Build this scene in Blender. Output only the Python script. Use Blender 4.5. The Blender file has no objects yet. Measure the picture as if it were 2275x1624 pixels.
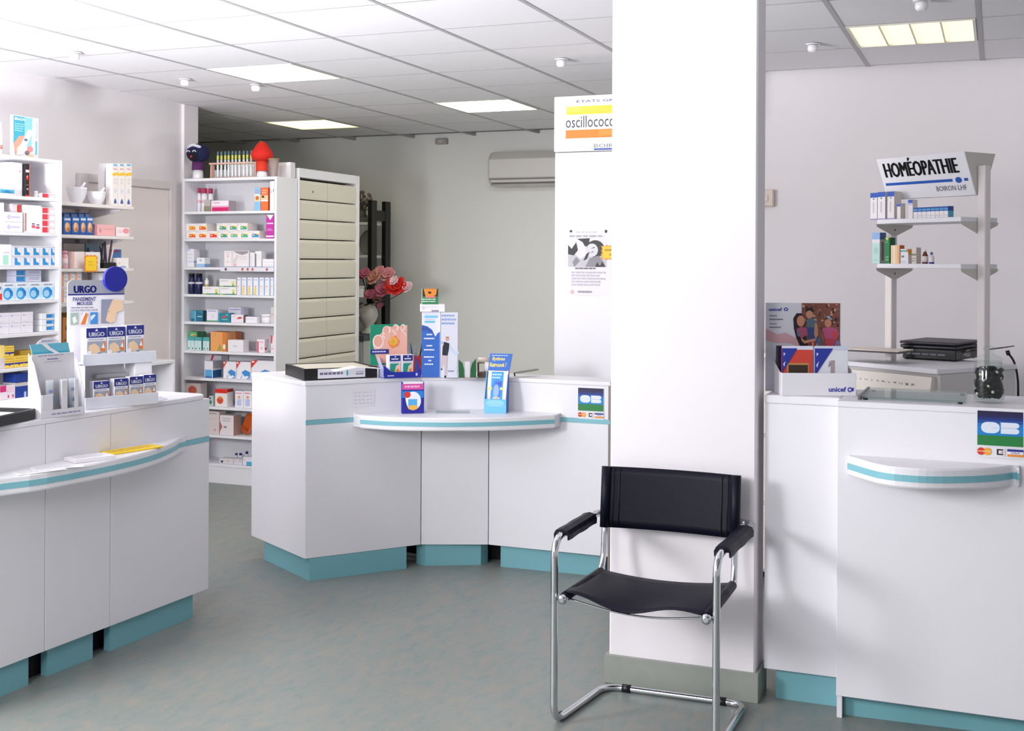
import bpy, bmesh, math, random
from mathutils import Vector, Matrix
random.seed(7)
C = bpy.context.scene.collection
PI = math.pi

# ------------------------------------------------------------------ camera (calibrated on the 60 cm ceiling grid)
F_PX, CY, YAW, ROLL, EYE = 2689.7, 582.3, 0.3818, 0.005, 1.55
cs, sn = math.cos(YAW), math.sin(YAW)
FWD = Vector((-sn, cs, 0)); RGT0 = Vector((cs, sn, 0)); UP0 = Vector((0, 0, 1))
RGT = RGT0*math.cos(ROLL) + UP0*math.sin(ROLL)
UPV = -RGT0*math.sin(ROLL) + UP0*math.cos(ROLL)
cam = bpy.data.cameras.new('camera'); cam_o = bpy.data.objects.new('camera', cam); C.objects.link(cam_o)
cam.sensor_width = 36.0; cam.lens = F_PX/2275*36.0
cam.shift_y = -(812 - CY)/2275
cam.clip_start = 0.05
m = Matrix.Identity(4)
for i in range(3):
    m[i][0] = RGT[i]; m[i][1] = UPV[i]; m[i][2] = -FWD[i]
m[0][3], m[1][3], m[2][3] = 0, 0, EYE
cam_o.matrix_world = m
sc = bpy.context.scene
sc.camera = cam_o

# ------------------------------------------------------------------ world, lights, exposure
sc.view_settings.view_transform = 'Standard'; sc.view_settings.look = 'None'
sc.view_settings.exposure = -0.14; sc.view_settings.gamma = 1.0; sc.view_settings.use_curve_mapping = False
w = bpy.data.worlds.new('daylight'); sc.world = w; w.use_nodes = True
w.node_tree.nodes['Background'].inputs[0].default_value = (0.94, 0.95, 1.0, 1)
w.node_tree.nodes['Background'].inputs[1].default_value = 0.55

def lamp(name, kind, loc, power, color, **kw):
    l = bpy.data.lights.new(name, kind); l.energy = power; l.color = color
    for k, v in kw.items(): setattr(l, k, v)
    o = bpy.data.objects.new(name, l); o.location = loc; C.objects.link(o); return o
# the photographer's bare-bulb flash, front left under the ceiling
flash = lamp('photo_flash', 'POINT', (-3.8, 1.2, 1.8), 390, (0.975, 0.98, 1.0), shadow_soft_size=0.38)
# second soft flash head beside the camera
fill = lamp('fill_flash', 'POINT', (-1.9, -0.2, 2.0), 210, (0.975, 0.98, 1.0), shadow_soft_size=0.5)
# second flash head bounced off the ceiling at the left
bounce = lamp('bounce_flash', 'SPOT', (-3.9, 2.5, 1.0), 500, (0.975, 0.98, 1.0), shadow_soft_size=0.12, spot_size=2.9, spot_blend=0.35)
bounce.rotation_euler = (PI, 0, 0)

# ------------------------------------------------------------------ pixel rays of the calibrated photograph -> points on real planes
def ray(px, py):
    a = (px-1137.5)/F_PX; b = (py-CY)/F_PX
    return FWD + RGT*a - UPV*b
EYEV = Vector((0, 0, EYE))
def on_x(px, py, X): d = ray(px, py); return EYEV + d*(X/d.x)
def on_y(px, py, Y): d = ray(px, py); return EYEV + d*(Y/d.y)
def on_z(px, py, Z): d = ray(px, py); return EYEV + d*((Z-EYE)/d.z)
def on_d(px, py, D): return EYEV + ray(px, py)*D
def on_pl(px, py, p, n): d = ray(px, py); return EYEV + d*((p-EYEV).dot(n)/d.dot(n))
def depth(p): return (p-EYEV).dot(FWD)
def z_at(p, py):
    d = depth(p); A = F_PX*(p-EYEV).dot(RGT0)/d
    return EYE - (py - CY - math.sin(ROLL)*A)/math.cos(ROLL)*d/F_PX

# ------------------------------------------------------------------ colours and materials
def lin(h):
    h = h.lstrip('#'); r = []
    for i in (0, 2, 4):
        c = int(h[i:i+2], 16)/255
        r.append(c/12.92 if c <= .04045 else ((c+.055)/1.055)**2.4)
    return (*r, 1)
_mats = {}
def mat(name, hexc, rough=.45, metal=0, spec=.5, noise=0.0, nscale=40, bump=0, bscale=300, emit=0, coat=0):
    if name in _mats: return _mats[name]
    M = bpy.data.materials.new(name); M.use_nodes = True
    nt = M.node_tree; b = nt.nodes['Principled BSDF']
    b.inputs['Base Color'].default_value = lin(hexc); b.inputs['Roughness'].default_value = rough
    b.inputs['Metallic'].default_value = metal; b.inputs['Specular IOR Level'].default_value = spec
    b.inputs['Coat Weight'].default_value = coat
    tc = nt.nodes.new('ShaderNodeTexCoord')
    if noise:
        n = nt.nodes.new('ShaderNodeTexNoise'); n.inputs['Scale'].default_value = nscale; n.inputs['Detail'].default_value = 4
        nt.links.new(tc.outputs['Object'], n.inputs['Vector'])
        mx = nt.nodes.new('ShaderNodeMix'); mx.data_type = 'RGBA'
        c = lin(hexc); k = 1-noise
        mx.inputs[6].default_value = (c[0]*k, c[1]*k, c[2]*k, 1); mx.inputs[7].default_value = c
        nt.links.new(n.outputs['Fac'], mx.inputs[0]); nt.links.new(mx.outputs[2], b.inputs['Base Color'])
    if bump:
        n2 = nt.nodes.new('ShaderNodeTexNoise'); n2.inputs['Scale'].default_value = bscale; n2.inputs['Detail'].default_value = 3
        nt.links.new(tc.outputs['Object'], n2.inputs['Vector'])
        bp = nt.nodes.new('ShaderNodeBump'); bp.inputs['Strength'].default_value = bump; bp.inputs['Distance'].default_value = .004
        nt.links.new(n2.outputs['Fac'], bp.inputs['Height']); nt.links.new(bp.outputs[0], b.inputs['Normal'])
    if emit:
        b.inputs['Emission Color'].default_value = lin(hexc); b.inputs['Emission Strength'].default_value = emit
    _mats[name] = M; return M
def card(hexc): return mat('card_'+hexc.strip('#'), hexc, .5, noise=.03, nscale=25)

def glass(name, tint='#ffffff', rough=.02):
    """thin clear glass or acrylic: straight-through transmission with Fresnel reflection"""
    if name in _mats: return _mats[name]
    M = bpy.data.materials.new(name); M.use_nodes = True; nt = M.node_tree; N = nt.nodes.new; L = nt.links.new
    nt.nodes.remove(nt.nodes['Principled BSDF']); out = nt.nodes['Material Output']
    t = N('ShaderNodeBsdfTransparent'); t.inputs[0].default_value = lin(tint)
    g = N('ShaderNodeBsdfGlossy'); g.inputs['Roughness'].default_value = rough
    lw = N('ShaderNodeLayerWeight'); lw.inputs[0].default_value = .5
    pw = N('ShaderNodeMath'); pw.operation = 'POWER'; pw.inputs[1].default_value = 4.5; L(lw.outputs['Facing'], pw.inputs[0])
    f = N('ShaderNodeMath'); f.operation = 'MULTIPLY_ADD'; f.inputs[1].default_value = .45; f.inputs[2].default_value = .035; L(pw.outputs[0], f.inputs[0])
    m_ = N('ShaderNodeMixShader'); L(f.outputs[0], m_.inputs[0]); L(t.outputs[0], m_.inputs[1]); L(g.outputs[0], m_.inputs[2]); L(m_.outputs[0], out.inputs[0])
    _mats[name] = M; return M

def print_mat():
    if 'printed_ink' in _mats: return _mats['printed_ink']
    M = bpy.data.materials.new('printed_ink'); M.use_nodes = True; nt = M.node_tree
    a = nt.nodes.new('ShaderNodeAttribute'); a.attribute_name = 'Ink'
    b = nt.nodes['Principled BSDF']; b.inputs['Roughness'].default_value = .5
    nt.links.new(a.outputs['Color'], b.inputs['Base Color']); _mats['printed_ink'] = M; return M

def floor_mat():
    M = bpy.data.materials.new('marbled_linoleum'); M.use_nodes = True; nt = M.node_tree; N = nt.nodes.new; L = nt.links.new
    b = nt.nodes['Principled BSDF']; tc = N('ShaderNodeTexCoord')
    mp = N('ShaderNodeMapping'); mp.inputs['Scale'].default_value = (7, 3, 1); mp.inputs['Rotation'].default_value = (0, 0, .45)
    L(tc.outputs['Object'], mp.inputs[0])
    n = N('ShaderNodeTexNoise'); n.inputs['Scale'].default_value = 3.0; n.inputs['Detail'].default_value = 8; n.inputs['Roughness'].default_value = .7; n.inputs['Distortion'].default_value = .5
    L(mp.outputs[0], n.inputs['Vector'])
    r = N('ShaderNodeValToRGB'); e = r.color_ramp.elements
    e[0].position = .34; e[0].color = lin('#788583'); e[1].position = .70; e[1].color = lin('#978f85')
    x = e.new(.47); x.color = lin('#848b88'); x = e.new(.57); x.color = lin('#8c8c87')
    L(n.outputs['Fac'], r.inputs[0])
    n2 = N('ShaderNodeTexNoise'); n2.inputs['Scale'].default_value = 1.1; n2.inputs['Detail'].default_value = 4
    L(tc.outputs['Object'], n2.inputs['Vector'])
    mx = N('ShaderNodeMix'); mx.data_type = 'RGBA'; mx.blend_type = 'MULTIPLY'; mx.inputs[0].default_value = .5
    r2 = N('ShaderNodeValToRGB'); r2.color_ramp.elements[0].position = .3; r2.color_ramp.elements[0].color = lin('#e6eeee'); r2.color_ramp.elements[1].position = .7; r2.color_ramp.elements[1].color = lin('#fbf6f0')
    L(n2.outputs['Fac'], r2.inputs[0]); L(r.outputs[0], mx.inputs[6]); L(r2.outputs[0], mx.inputs[7]); L(mx.outputs[2], b.inputs['Base Color'])
    b.inputs['Roughness'].default_value = .42; b.inputs['Specular IOR Level'].default_value = .4
    bp = N('ShaderNodeBump'); bp.inputs['Strength'].default_value = .04; bp.inputs['Distance'].default_value = .003
    L(n.outputs['Fac'], bp.inputs['Height']); L(bp.outputs[0], b.inputs['Normal'])
    return M

WHITE = mat('white_laminate', '#e9e7ec', .38, noise=.02, nscale=180, bump=.02, bscale=500)
SHELFW = mat('white_shelf_board', '#ecebf0', .45, noise=.02)
WALLW = mat('painted_plaster', '#f0ebee', .75, noise=.03, nscale=2.5, bump=.06, bscale=220)
BACKW = mat('pale_green_plaster', '#eeeeeb', .8, noise=.03, nscale=2.5, bump=.05, bscale=220)
TEAL = mat('teal_laminate', '#79b2bc', .4, noise=.05, nscale=60)
TEALD = mat('teal_edge_strip', '#80bcc8', .4, noise=.04)
DARKGAP = mat('gap_shade', '#15161a', .9, noise=.1)  # near-black colour stands in for the shade inside gaps
CHROME = mat('polished_chrome', '#d8dade', .12, metal=1, noise=.02)
LEATHER = mat('black_leather', '#0a0a1e', .5, spec=.22, noise=.25, nscale=30, bump=.12, bscale=260)
BLACKP = mat('black_plastic', '#101114', .35, noise=.15)
LINOB = mat('linoleum_skirting', '#999d95', .5, noise=.18, nscale=22)
EDGE = mat('brown_edge_band', '#8d827e', .5, noise=.1)
CREAM = mat('cream_drawer_plastic', '#dcd7c8', .45, noise=.03)

# ------------------------------------------------------------------ mesh builder
class MB:
    def __init__(s): s.v = []; s.f = []; s.sm = []; s.mi = []
    def add(s, vs, fs, smooth=False, mi=0):
        o = len(s.v); s.v += [tuple(v) for v in vs]
        for f in fs: s.f.append([i+o for i in f]); s.sm.append(smooth); s.mi.append(mi)
        return s
    def box(s, x0, x1, y0, y1, z0, z1, b=0.0, mi=0, M=None):
        if b <= 0:
            vs = [(x, y, z) for z in (z0, z1) for y in (y0, y1) for x in (x0, x1)]
            fs = [(0, 2, 3, 1), (4, 5, 7, 6), (0, 1, 5, 4), (2, 6, 7, 3), (0, 4, 6, 2), (1, 3, 7, 5)]
        else:
            b = min(b, (x1-x0)*.45, (y1-y0)*.45, (z1-z0)*.45); vs = []; idx = {}
            X = (x0, x1); Y = (y0, y1); Z = (z0, z1)
            for i in (0, 1):
                for j in (0, 1):
                    for k in (0, 1):
                        x, y, z = X[i], Y[j], Z[k]; sx, sy, sz = (b, -b)[i], (b, -b)[j], (b, -b)[k]
                        idx[i, j, k, 0] = len(vs); vs.append((x, y+sy, z+sz))
                        idx[i, j, k, 1] = len(vs); vs.append((x+sx, y, z+sz))
                        idx[i, j, k, 2] = len(vs); vs.append((x+sx, y+sy, z))
            I = lambda i, j, k, a: idx[i, j, k, a]
            fs = [[I(0,0,0,0), I(0,0,1,0), I(0,1,1,0), I(0,1,0,0)], [I(1,0,0,0), I(1,1,0,0), I(1,1,1,0), I(1,0,1,0)],
                  [I(0,0,0,1), I(1,0,0,1), I(1,0,1,1), I(0,0,1,1)], [I(0,1,0,1), I(0,1,1,1), I(1,1,1,1), I(1,1,0,1)],
                  [I(0,0,0,2), I(0,1,0,2), I(1,1,0,2), I(1,0,0,2)], [I(0,0,1,2), I(1,0,1,2), I(1,1,1,2), I(0,1,1,2)]]
            for i in (0, 1):
                for j in (0, 1): fs.append([I(i,j,0,0), I(i,j,0,1), I(i,j,1,1), I(i,j,1,0)] if (i+j) % 2 == 0 else [I(i,j,0,1), I(i,j,0,0), I(i,j,1,0), I(i,j,1,1)])
                for k in (0, 1): fs.append([I(i,0,k,0), I(i,1,k,0), I(i,1,k,2), I(i,0,k,2)])
            for j in (0, 1):
                for k in (0, 1): fs.append([I(0,j,k,1), I(1,j,k,1), I(1,j,k,2), I(0,j,k,2)])
            for i in (0, 1):
                for j in (0, 1):
                    for k in (0, 1): fs.append([I(i,j,k,0), I(i,j,k,1), I(i,j,k,2)])
        if M: vs = [M @ Vector(v) for v in vs]
        return s.add(vs, fs, mi=mi)
    def prism(s, poly, z0, z1, mi=0):
        n = len(poly); vs = [(p[0], p[1], z0) for p in poly] + [(p[0], p[1], z1) for p in poly]
        fs = [list(range(n))[::-1], list(range(n, 2*n))] + [(i, (i+1) % n, n+(i+1) % n, n+i) for i in range(n)]
        return s.add(vs, fs, mi=mi)
    def slab(s, p, q, t, z0, z1, b=0, mi=0):
        """vertical board with its front face on the line p->q (front = right-hand side of p->q), thickness t behind"""
        p = Vector((p[0], p[1])); q = Vector((q[0], q[1])); d = (q-p); L = d.length; a = math.atan2(d.y, d.x)
        M = Matrix.Translation((p.x, p.y, 0)) @ Matrix.Rotation(a, 4, 'Z')
        return s.box(0, L, 0, t, z0, z1, b, mi, M)
    def tube(s, pts, r, n=10, closed=False, cap=True, mi=0, smooth=True, flat=1.0):
        pts = [Vector(p) for p in pts]; N = len(pts); rs = r if isinstance(r, (list, tuple)) else [r]*N
        o = len(s.v); prev = None
        for i, p in enumerate(pts):
            if closed: t = (pts[(i+1) % N]-pts[i-1])
            else: t = pts[min(i+1, N-1)]-pts[max(i-1, 0)]
            t.normalize()
            if prev is None:
                up = Vector((0, 0, 1)) if abs(t.z) < .9 else Vector((1, 0, 0)); a = t.cross(up).normalized()
            else: a = (prev - t*prev.dot(t)).normalized()
            prev = a; b = t.cross(a)
            for k in range(n):
                th = 2*PI*k/n; s.v.append(tuple(p + (a*math.cos(th) + b*math.sin(th)*flat)*rs[i]))
        M = N if closed else N-1
        for i in range(M):
            for k in range(n):
                a0 = o+i*n+k; a1 = o+i*n+(k+1) % n; j = (i+1) % N; b0 = o+j*n+k; b1 = o+j*n+(k+1) % n
                s.f.append([a0, a1, b1, b0]); s.sm.append(smooth); s.mi.append(mi)
        if cap and not closed:
            s.f.append([o+k for k in range(n)][::-1]); s.sm.append(False); s.mi.append(mi)
            s.f.append([o+(N-1)*n+k for k in range(n)]); s.sm.append(False); s.mi.append(mi)
        return s
    def lathe(s, prof, n=20, cx=0, cy=0, cz=0, mi=0, smooth=True, sx=1, sy=1):
        o = len(s.v); K = len(prof)
        for r, z in prof:
            for k in range(n):
                th = 2*PI*k/n; s.v.append((cx+r*math.cos(th)*sx, cy+r*math.sin(th)*sy, cz+z))
        for i in range(K-1):
            for k in range(n):
                s.f.append([o+i*n+k, o+i*n+(k+1) % n, o+(i+1)*n+(k+1) % n, o+(i+1)*n+k]); s.sm.append(smooth); s.mi.append(mi)
        s.f.append([o+k for k in range(n)][::-1]); s.sm.append(False); s.mi.append(mi)
        s.f.append([o+(K-1)*n+k for k in range(n)]); s.sm.append(False); s.mi.append(mi)
        return s
    def ball(s, c, r, n=14, m_=8, mi=0):
        rx, ry, rz = r if isinstance(r, (tuple, list)) else (r, r, r)
        prof = [(max(math.sin(PI*i/m_), .02), -math.cos(PI*i/m_)*rz) for i in range(m_+1)]
        return s.lathe(prof, n, c[0], c[1], c[2], mi, True, rx, ry)
    def mesh(s, name, mats):
        me = bpy.data.meshes.new(name); me.from_pydata(s.v, [], s.f)
        for M in (mats if isinstance(mats, (list, tuple)) else [mats]): me.materials.append(M)
        me.polygons.foreach_set('use_smooth', s.sm); me.polygons.foreach_set('material_index', s.mi)
        me.validate(); me.update()
        bm = bmesh.new(); bm.from_mesh(me); bmesh.ops.recalc_face_normals(bm, faces=bm.faces); bm.to_mesh(me); bm.free()
        return me

def link(name, me, parent=None, loc=(0, 0, 0), rz=0.0):
    o = bpy.data.objects.new(name, me); C.objects.link(o); o.location = loc; o.rotation_euler = (0, 0, rz)
    if parent: o.parent = parent
    return o
def tag(o, label=None, cat=None, group=None, kind=None):
    if label: o['label'] = label
    if cat: o['category'] = cat
    if group: o['group'] = group
    if kind: o['kind'] = kind
    return o
def thing(name, label, cat, loc=(0, 0, 0), rz=0.0, group=None):
    o = bpy.data.objects.new(name, None); C.objects.link(o); o.empty_display_size = .05
    o.location = loc; o.rotation_euler = (0, 0, rz); return tag(o, label, cat, group)
def part(mb, name, mats, parent, label=None, kind=None):
    """part given in the parent's local space"""
    o = link(name, mb.mesh(name, mats), parent); return tag(o, label, None, None, kind)
def wpart(mb, name, mats, root, label=None):
    """part given in world coordinates under an unrotated root"""
    L = root.location; mb.v = [(v[0]-L.x, v[1]-L.y, v[2]-L.z) for v in mb.v]
    return part(mb, name, mats, root, label)
def solo(mb, name, mats, label, cat, loc=(0, 0, 0), rz=0.0, group=None):
    return tag(link(name, mb.mesh(name, mats), None, loc, rz), label, cat, group)
def struct(mb, name, mats, parent=None):
    o = link(name, mb.mesh(name, mats), parent)
    if not parent: o['kind'] = 'structure'
    return o
def copy_tree(o, parent=None):
    c = o.copy(); C.objects.link(c); c.parent = parent
    for ch in list(o.children): copy_tree(ch, c)
    return c

# ------------------------------------------------------------------ flat print: coloured shapes and lettering laid on a face
_glyph = {}
def glyphs(txt, bold=0.0, shear=0.0):
    k = (txt, bold, shear)
    if k in _glyph: return _glyph[k]
    cu = bpy.data.curves.new('lettering', 'FONT'); cu.body = txt; cu.resolution_u = 2; cu.offset = bold; cu.shear = shear
    o = bpy.data.objects.new('lettering', cu); me = bpy.data.meshes.new_from_object(o)
    vs = [(v.co.x, v.co.y) for v in me.vertices]; fs = [list(p.vertices) for p in me.polygons]
    bpy.data.objects.remove(o); bpy.data.curves.remove(cu); bpy.data.meshes.remove(me)
    if not vs: vs = [(0, 0)]
    x0 = min(v[0] for v in vs); x1 = max(v[0] for v in vs); y0 = min(v[1] for v in vs); y1 = max(v[1] for v in vs)
    W = max(x1-x0, 1e-6); H = max(y1-y0, 1e-6)
    _glyph[k] = ([((x-x0)/W, (y-y0)/H) for x, y in vs], fs); return _glyph[k]

def R(u0, v0, u1, v1, c): return ('p', [(u0, v0), (u1, v0), (u1, v1), (u0, v1)], c)
def PL(c, *pts): return ('p', list(pts), c)
def EL(cu, cv, ru, rv, c, n=18, a0=0, a1=360):
    pts = [(cu+ru*math.cos(math.radians(a0+(a1-a0)*k/n)), cv+rv*math.sin(math.radians(a0+(a1-a0)*k/n))) for k in range(n if a1-a0 >= 360 else n+1)]
    return ('p', pts, c)
def T(txt, u0, v0, u1, v1, c, bold=0.0, shear=0.0): return ('t', txt, u0, v0, u1, v1, c, bold, shear)
def LN(u0, v0, u1, v1, c, rows=3):
    """lines of print too small to read"""
    out = []; rnd = random.Random(int(u0*997+v0*131+rows)); dv = (v1-v0)/rows
    for r in range(rows):
        u = u0; va = v1-dv*(r+.75)
        end = u1 - rnd.random()*.2*(u1-u0)
        while u < end:
            wd = (.08+.12*rnd.random())*(u1-u0); out.append(R(u, va, min(u+wd, end), va+dv*.5, c)); u += wd+.03*(u1-u0)
    return out
def flat(a):
    """(layer, shape) pairs: the shapes of a nested list lie side by side and share one ink layer"""
    r = []
    for k, x in enumerate(a): r += [(k, y) for y in x] if isinstance(x, list) else [(k, x)]
    return r
def art_mesh(name, shapes, o, U, V, eps=.00035, step=.00018):
    """o = lower left corner, U and V = edge vectors of the face"""
    o, U, V = Vector(o), Vector(U), Vector(V); nrm = U.cross(V).normalized()
    vs, fs, cols = [], [], []
    for i, sh in flat(shapes):
        off = o + nrm*(eps + step*i); b = len(vs)
        if sh[0] == 'p':
            vs += [off+U*u+V*v for u, v in sh[1]]; fs.append([b+k for k in range(len(sh[1]))]); cols.append(lin(sh[2]))
        else:
            _, txt, u0, v0, u1, v1, c, bold, shear = sh; g, gf = glyphs(txt, bold, shear)
            vs += [off+U*(u0+(u1-u0)*x)+V*(v0+(v1-v0)*y) for x, y in g]
            for f in gf: fs.append([b+k for k in f]); cols.append(lin(c))
    me = bpy.data.meshes.new(name); me.from_pydata([tuple(v) for v in vs], [], fs); me.materials.append(print_mat())
    at = me.attributes.new('Ink', 'FLOAT_COLOR', 'FACE')
    at.data.foreach_set('color', [x for c in cols for x in c]); me.update()
    return me
def art(name, shapes, o, U, V, parent, label=None, **kw):
    return tag(link(name, art_mesh(name, shapes, o, U, V, **kw), parent), label)

# ------------------------------------------------------------------ cartons
_bm, _am = {}, {}
def carton(label, w_, d_, h_, loc, rz=0.0, body='#f1eff3', front=None, side=None, top=None, name='medicine_box', cat='box', group=None, bev=.0012, sidec=None):
    """upright printed carton: front towards local -y, loc = middle of its base"""
    kb = (round(w_, 3), round(d_, 3), round(h_, 3), body)
    if kb not in _bm:
        mb = MB(); mb.box(-w_/2, w_/2, -d_/2, d_/2, 0, h_, bev); _bm[kb] = mb.mesh(name, card(body))
    o = tag(link(name, _bm[kb], None, loc, rz), label, cat, group)
    for key, shapes, nm, fr in (('f', front, 'front_print', ((-w_/2, -d_/2, 0), (w_, 0, 0), (0, 0, h_))),
                                ('s', side, 'side_print_shade', ((w_/2, -d_/2, 0), (0, d_, 0), (0, 0, h_))),
                                ('t', top, 'top_print', ((-w_/2, -d_/2, h_), (w_, 0, 0), (0, d_, 0)))):
        if shapes:
            ka = (key, kb, str(shapes))
            if ka not in _am: _am[ka] = art_mesh(nm, shapes, *fr)
            link(nm, _am[ka], o)
    return o
# ================================================================== THE ROOM
CEIL = 2.662
struct(MB().box(-8.6, 3.2, -2.5, 10.0, -.12, 0), 'floor', floor_mat())
GX0, GY0, GS = -2.486, 4.0505, .6
ceil_o = struct(MB().box(-8.6, 3.2, -2.5, 10.0, CEIL+.03, CEIL+.1), 'ceiling', mat('ceiling_void', '#8f8d8e', .9, noise=.05))
TILE = mat('mineral_fibre_tile', '#efedf1', .85, noise=.03, nscale=120, bump=.1, bscale=420)
GRID = mat('ceiling_grid_metal', '#b3b1b4', .5, noise=.05)
LIGHTS = {(3, 3), (2, 6), (5, 7), (-3, 3)}          # (column left of GX0, row) of the lit panels: column i spans GX0-i*GS .. +GS
tile_me = MB().box(-.291, .291, -.2965, .2965, .0, .013, .003).mesh('ceiling_tile', TILE)
for i in range(-8, 10):
    for j in range(-1, 9):
        if (i, j) in LIGHTS: continue
        x = GX0 - i*GS + GS/2; y = GY0 + j*GS + GS/2
        if x < -5.45 and y < 7.2: continue
        if x > -1.9 and y > 7.1: continue
        link('ceiling_tile', tile_me, ceil_o, (x, y, CEIL+.002))
for i in range(-8, 11):
    x = GX0 - i*GS
    y1 = 9.78 if x < -1.9 else 7.08; y0 = 3.4 if x > -5.45 else 7.3
    link('grid_bar', MB().box(x-.012, x+.012, y0, y1, CEIL-.0005, CEIL+.028, .001).mesh('grid_bar', GRID), ceil_o)
for j in range(-1, 10):
    y = GY0 + j*GS; x0 = -5.38 if y < 7.2 else -8.4; x1 = -1.9 if y > 7.1 else 2.4
    link('grid_bar', MB().box(x0, x1, y-.006, y+.006, CEIL+.001, CEIL+.026).mesh('grid_bar', GRID), ceil_o)

struct(MB().box(-5.55, -5.4, -2.5, 7.28, 0, CEIL+.03), 'wall_left', WALLW)
struct(MB().box(-8.5, -1.75, 9.78, 9.95, 0, CEIL+.03), 'wall_back', BACKW)
struct(MB().box(-8.6, -8.45, 7.28, 9.95, 0, CEIL+.03), 'wall_back_left', BACKW)
struct(MB().box(-8.6, -5.55, 7.13, 7.28, 0, CEIL+.03), 'wall_back_near', BACKW)
struct(MB().box(-1.9, 3.2, 7.1, 7.25, 0, CEIL+.03), 'wall_right', WALLW)
struct(MB().box(-1.9, -1.75, 7.25, 9.78, 0, CEIL+.03), 'wall_back_right', BACKW)

# door in the left wall, half hidden by the shelves
dr = thing('door_1', None, None, (-5.4, 6.52, 0)); dr['kind'] = 'structure'
DOORM = mat('door_paint', '#ece3e1', .6, noise=.02)
part(MB().box(.0, .018, -.38, .44, .0, 2.045, .003), 'door_leaf', DOORM, dr)
fr = MB(); fr.box(0, .035, .44, .50, 0, 2.1, .004); fr.box(0, .035, -.46, -.38, 0, 2.1, .004); fr.box(0, .035, -.38, .44, 2.045, 2.1, .004)
part(fr, 'door_frame', mat('door_frame_paint', '#ddd5d6', .55, noise=.02), dr)
part(MB().tube([(.02, -.30, 1.02), (.06, -.30, 1.02), (.06, -.19, 1.02)], .009, 8), 'door_handle', CHROME, dr)
struct(MB().box(-5.4, -5.375, 7.12, 7.28, 0, CEIL), 'trim_1', WALLW)

# the square pillar with its linoleum skirting
PX0, PX1, PY0, PY1 = -1.328, -.79, 4.29, 4.445
struct(MB().box(PX0, PX1, PY0, PY1, 0, CEIL+.03, .006), 'pillar', mat('pillar_paint', '#ebe6ea', .6, noise=.02, nscale=3, bump=.03, bscale=260))
sk = MB()
sk.box(PX0-.014, PX1+.014, PY0-.014, PY0-.0005, 0, .105, .002); sk.box(PX1+.0005, PX1+.014, PY0, PY1, 0, .105, .002); sk.box(PX0-.014, PX0-.0005, PY0, PY1, 0, .105, .002)
struct(sk, 'baseboard_pillar', LINOB)

# ceiling lights
LITW = mat('lit_diffuser_cool', '#fffdf0', .6, emit=16.0); LITY = mat('lit_diffuser_warm', '#fff8b8', .6, emit=2.4); LITR = mat('lit_diffuser_cream', '#fff6d8', .6, emit=.9)
LFRAME = mat('light_frame_metal', '#e9e6da', .4, noise=.02)
names = {(3, 3): ('blazing white recessed ceiling light nearest the left wall', LITW), (2, 6): ('pale recessed ceiling light before the air conditioner wall', LITW),
         (5, 7): ('yellowish recessed ceiling light over the tall drawer cabinet', LITY), (-3, 3): ('cream louvred ceiling light of four cells over the right counter', LITR)}
for (i, j), (lab, M) in names.items():
    x = GX0 - i*GS + GS/2; y = GY0 + j*GS + GS/2
    t = thing('ceiling_light', lab, 'ceiling light', (x, y, CEIL), group='recessed ceiling lights')
    a, b = .286, .29
    f = MB(); f.box(-a, a, -b, -b+.014, -.003, .022, .001); f.box(-a, a, b-.014, b, -.003, .022, .001); f.box(-a, -a+.014, -b+.014, b-.014, -.003, .022, .001); f.box(a-.014, a, -b+.014, b-.014, -.003, .022, .001)
    part(f, 'frame', LFRAME, t)
    part(MB().box(-a+.015, a-.015, -b+.015, b-.015, .004, .012), 'diffuser', M, t)
    if i == -3:
        for k in (-1, 0, 1): part(MB().box(k*.136-.004, k*.136+.004, -b+.015, b-.015, -.004, .0035), 'louvre_blade', mat('louvre_white', '#f4ead2', .4, noise=.02), t)

# little white ceiling heads
HEAD = mat('white_enamel', '#f3f2f4', .3, noise=.02)
for px, py, lab in ((165, 128, 'white ceiling spotlight head almost lost in the glare top left'), (411, 186, 'white ceiling spotlight head near the left wall corner'),
                    (568, 198, 'white ceiling spotlight head just under the blazing light panel'), (1247, 143, 'white ceiling spotlight head above the orange banded sign'),
                    (1806, 110, 'white ceiling spotlight head left of the louvred light'), (2047, 16, 'white ceiling spotlight head in front of the louvred light')):
    p = on_z(px, py, CEIL-.03)
    t = thing('ceiling_spotlight', lab, 'spotlight', (p.x, p.y, CEIL-.001), group='small ceiling spotlights')
    part(MB().lathe([(.036, -.006), (.036, 0)], 18), 'mounting_ring', HEAD, t)
    part(MB().lathe([(.010, -.044), (.020, -.042), (.026, -.034), (.027, -.022), (.025, -.008)], 18), 'lamp_head', HEAD, t)

# air conditioner and sensor on the back wall
A0 = on_y(1080, 380, 9.56); z0, z1 = 2.2, 2.505
ac = thing('air_conditioner', 'white split air conditioner high on the back wall', 'air conditioner', (A0.x, 9.777, z0))
ACM = mat('air_conditioner_shell', '#d9d5d2', .45, noise=.02)
Lx = .95; hh = z1-z0
body = MB(); prof = [(-.0, .0), (-.12, .0), (-.165, .03), (-.19, .062), (-.19, .235), (-.13, .3), (0, .3)]
vs = []; n = len(prof)
for xx in (0, .03, Lx-.03, Lx):
    k = .985 if xx in (0, Lx) else 1
    for y_, z_ in prof: vs.append((xx, y_*(.93 if k < 1 else 1), .15+(z_-.15)*(.94 if k < 1 else 1)))
fs = [list(range(n)), list(range(3*n, 4*n))]
for q in range(3):
    for k in range(n): fs.append((q*n+k, q*n+(k+1) % n, (q+1)*n+(k+1) % n, (q+1)*n+k))
body.add(vs, fs); part(body, 'casing', ACM, ac)
part(MB().box(.02, Lx-.02, -.199, -.189, .072, .232, .003), 'front_grille_panel', ACM, ac)
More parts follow.
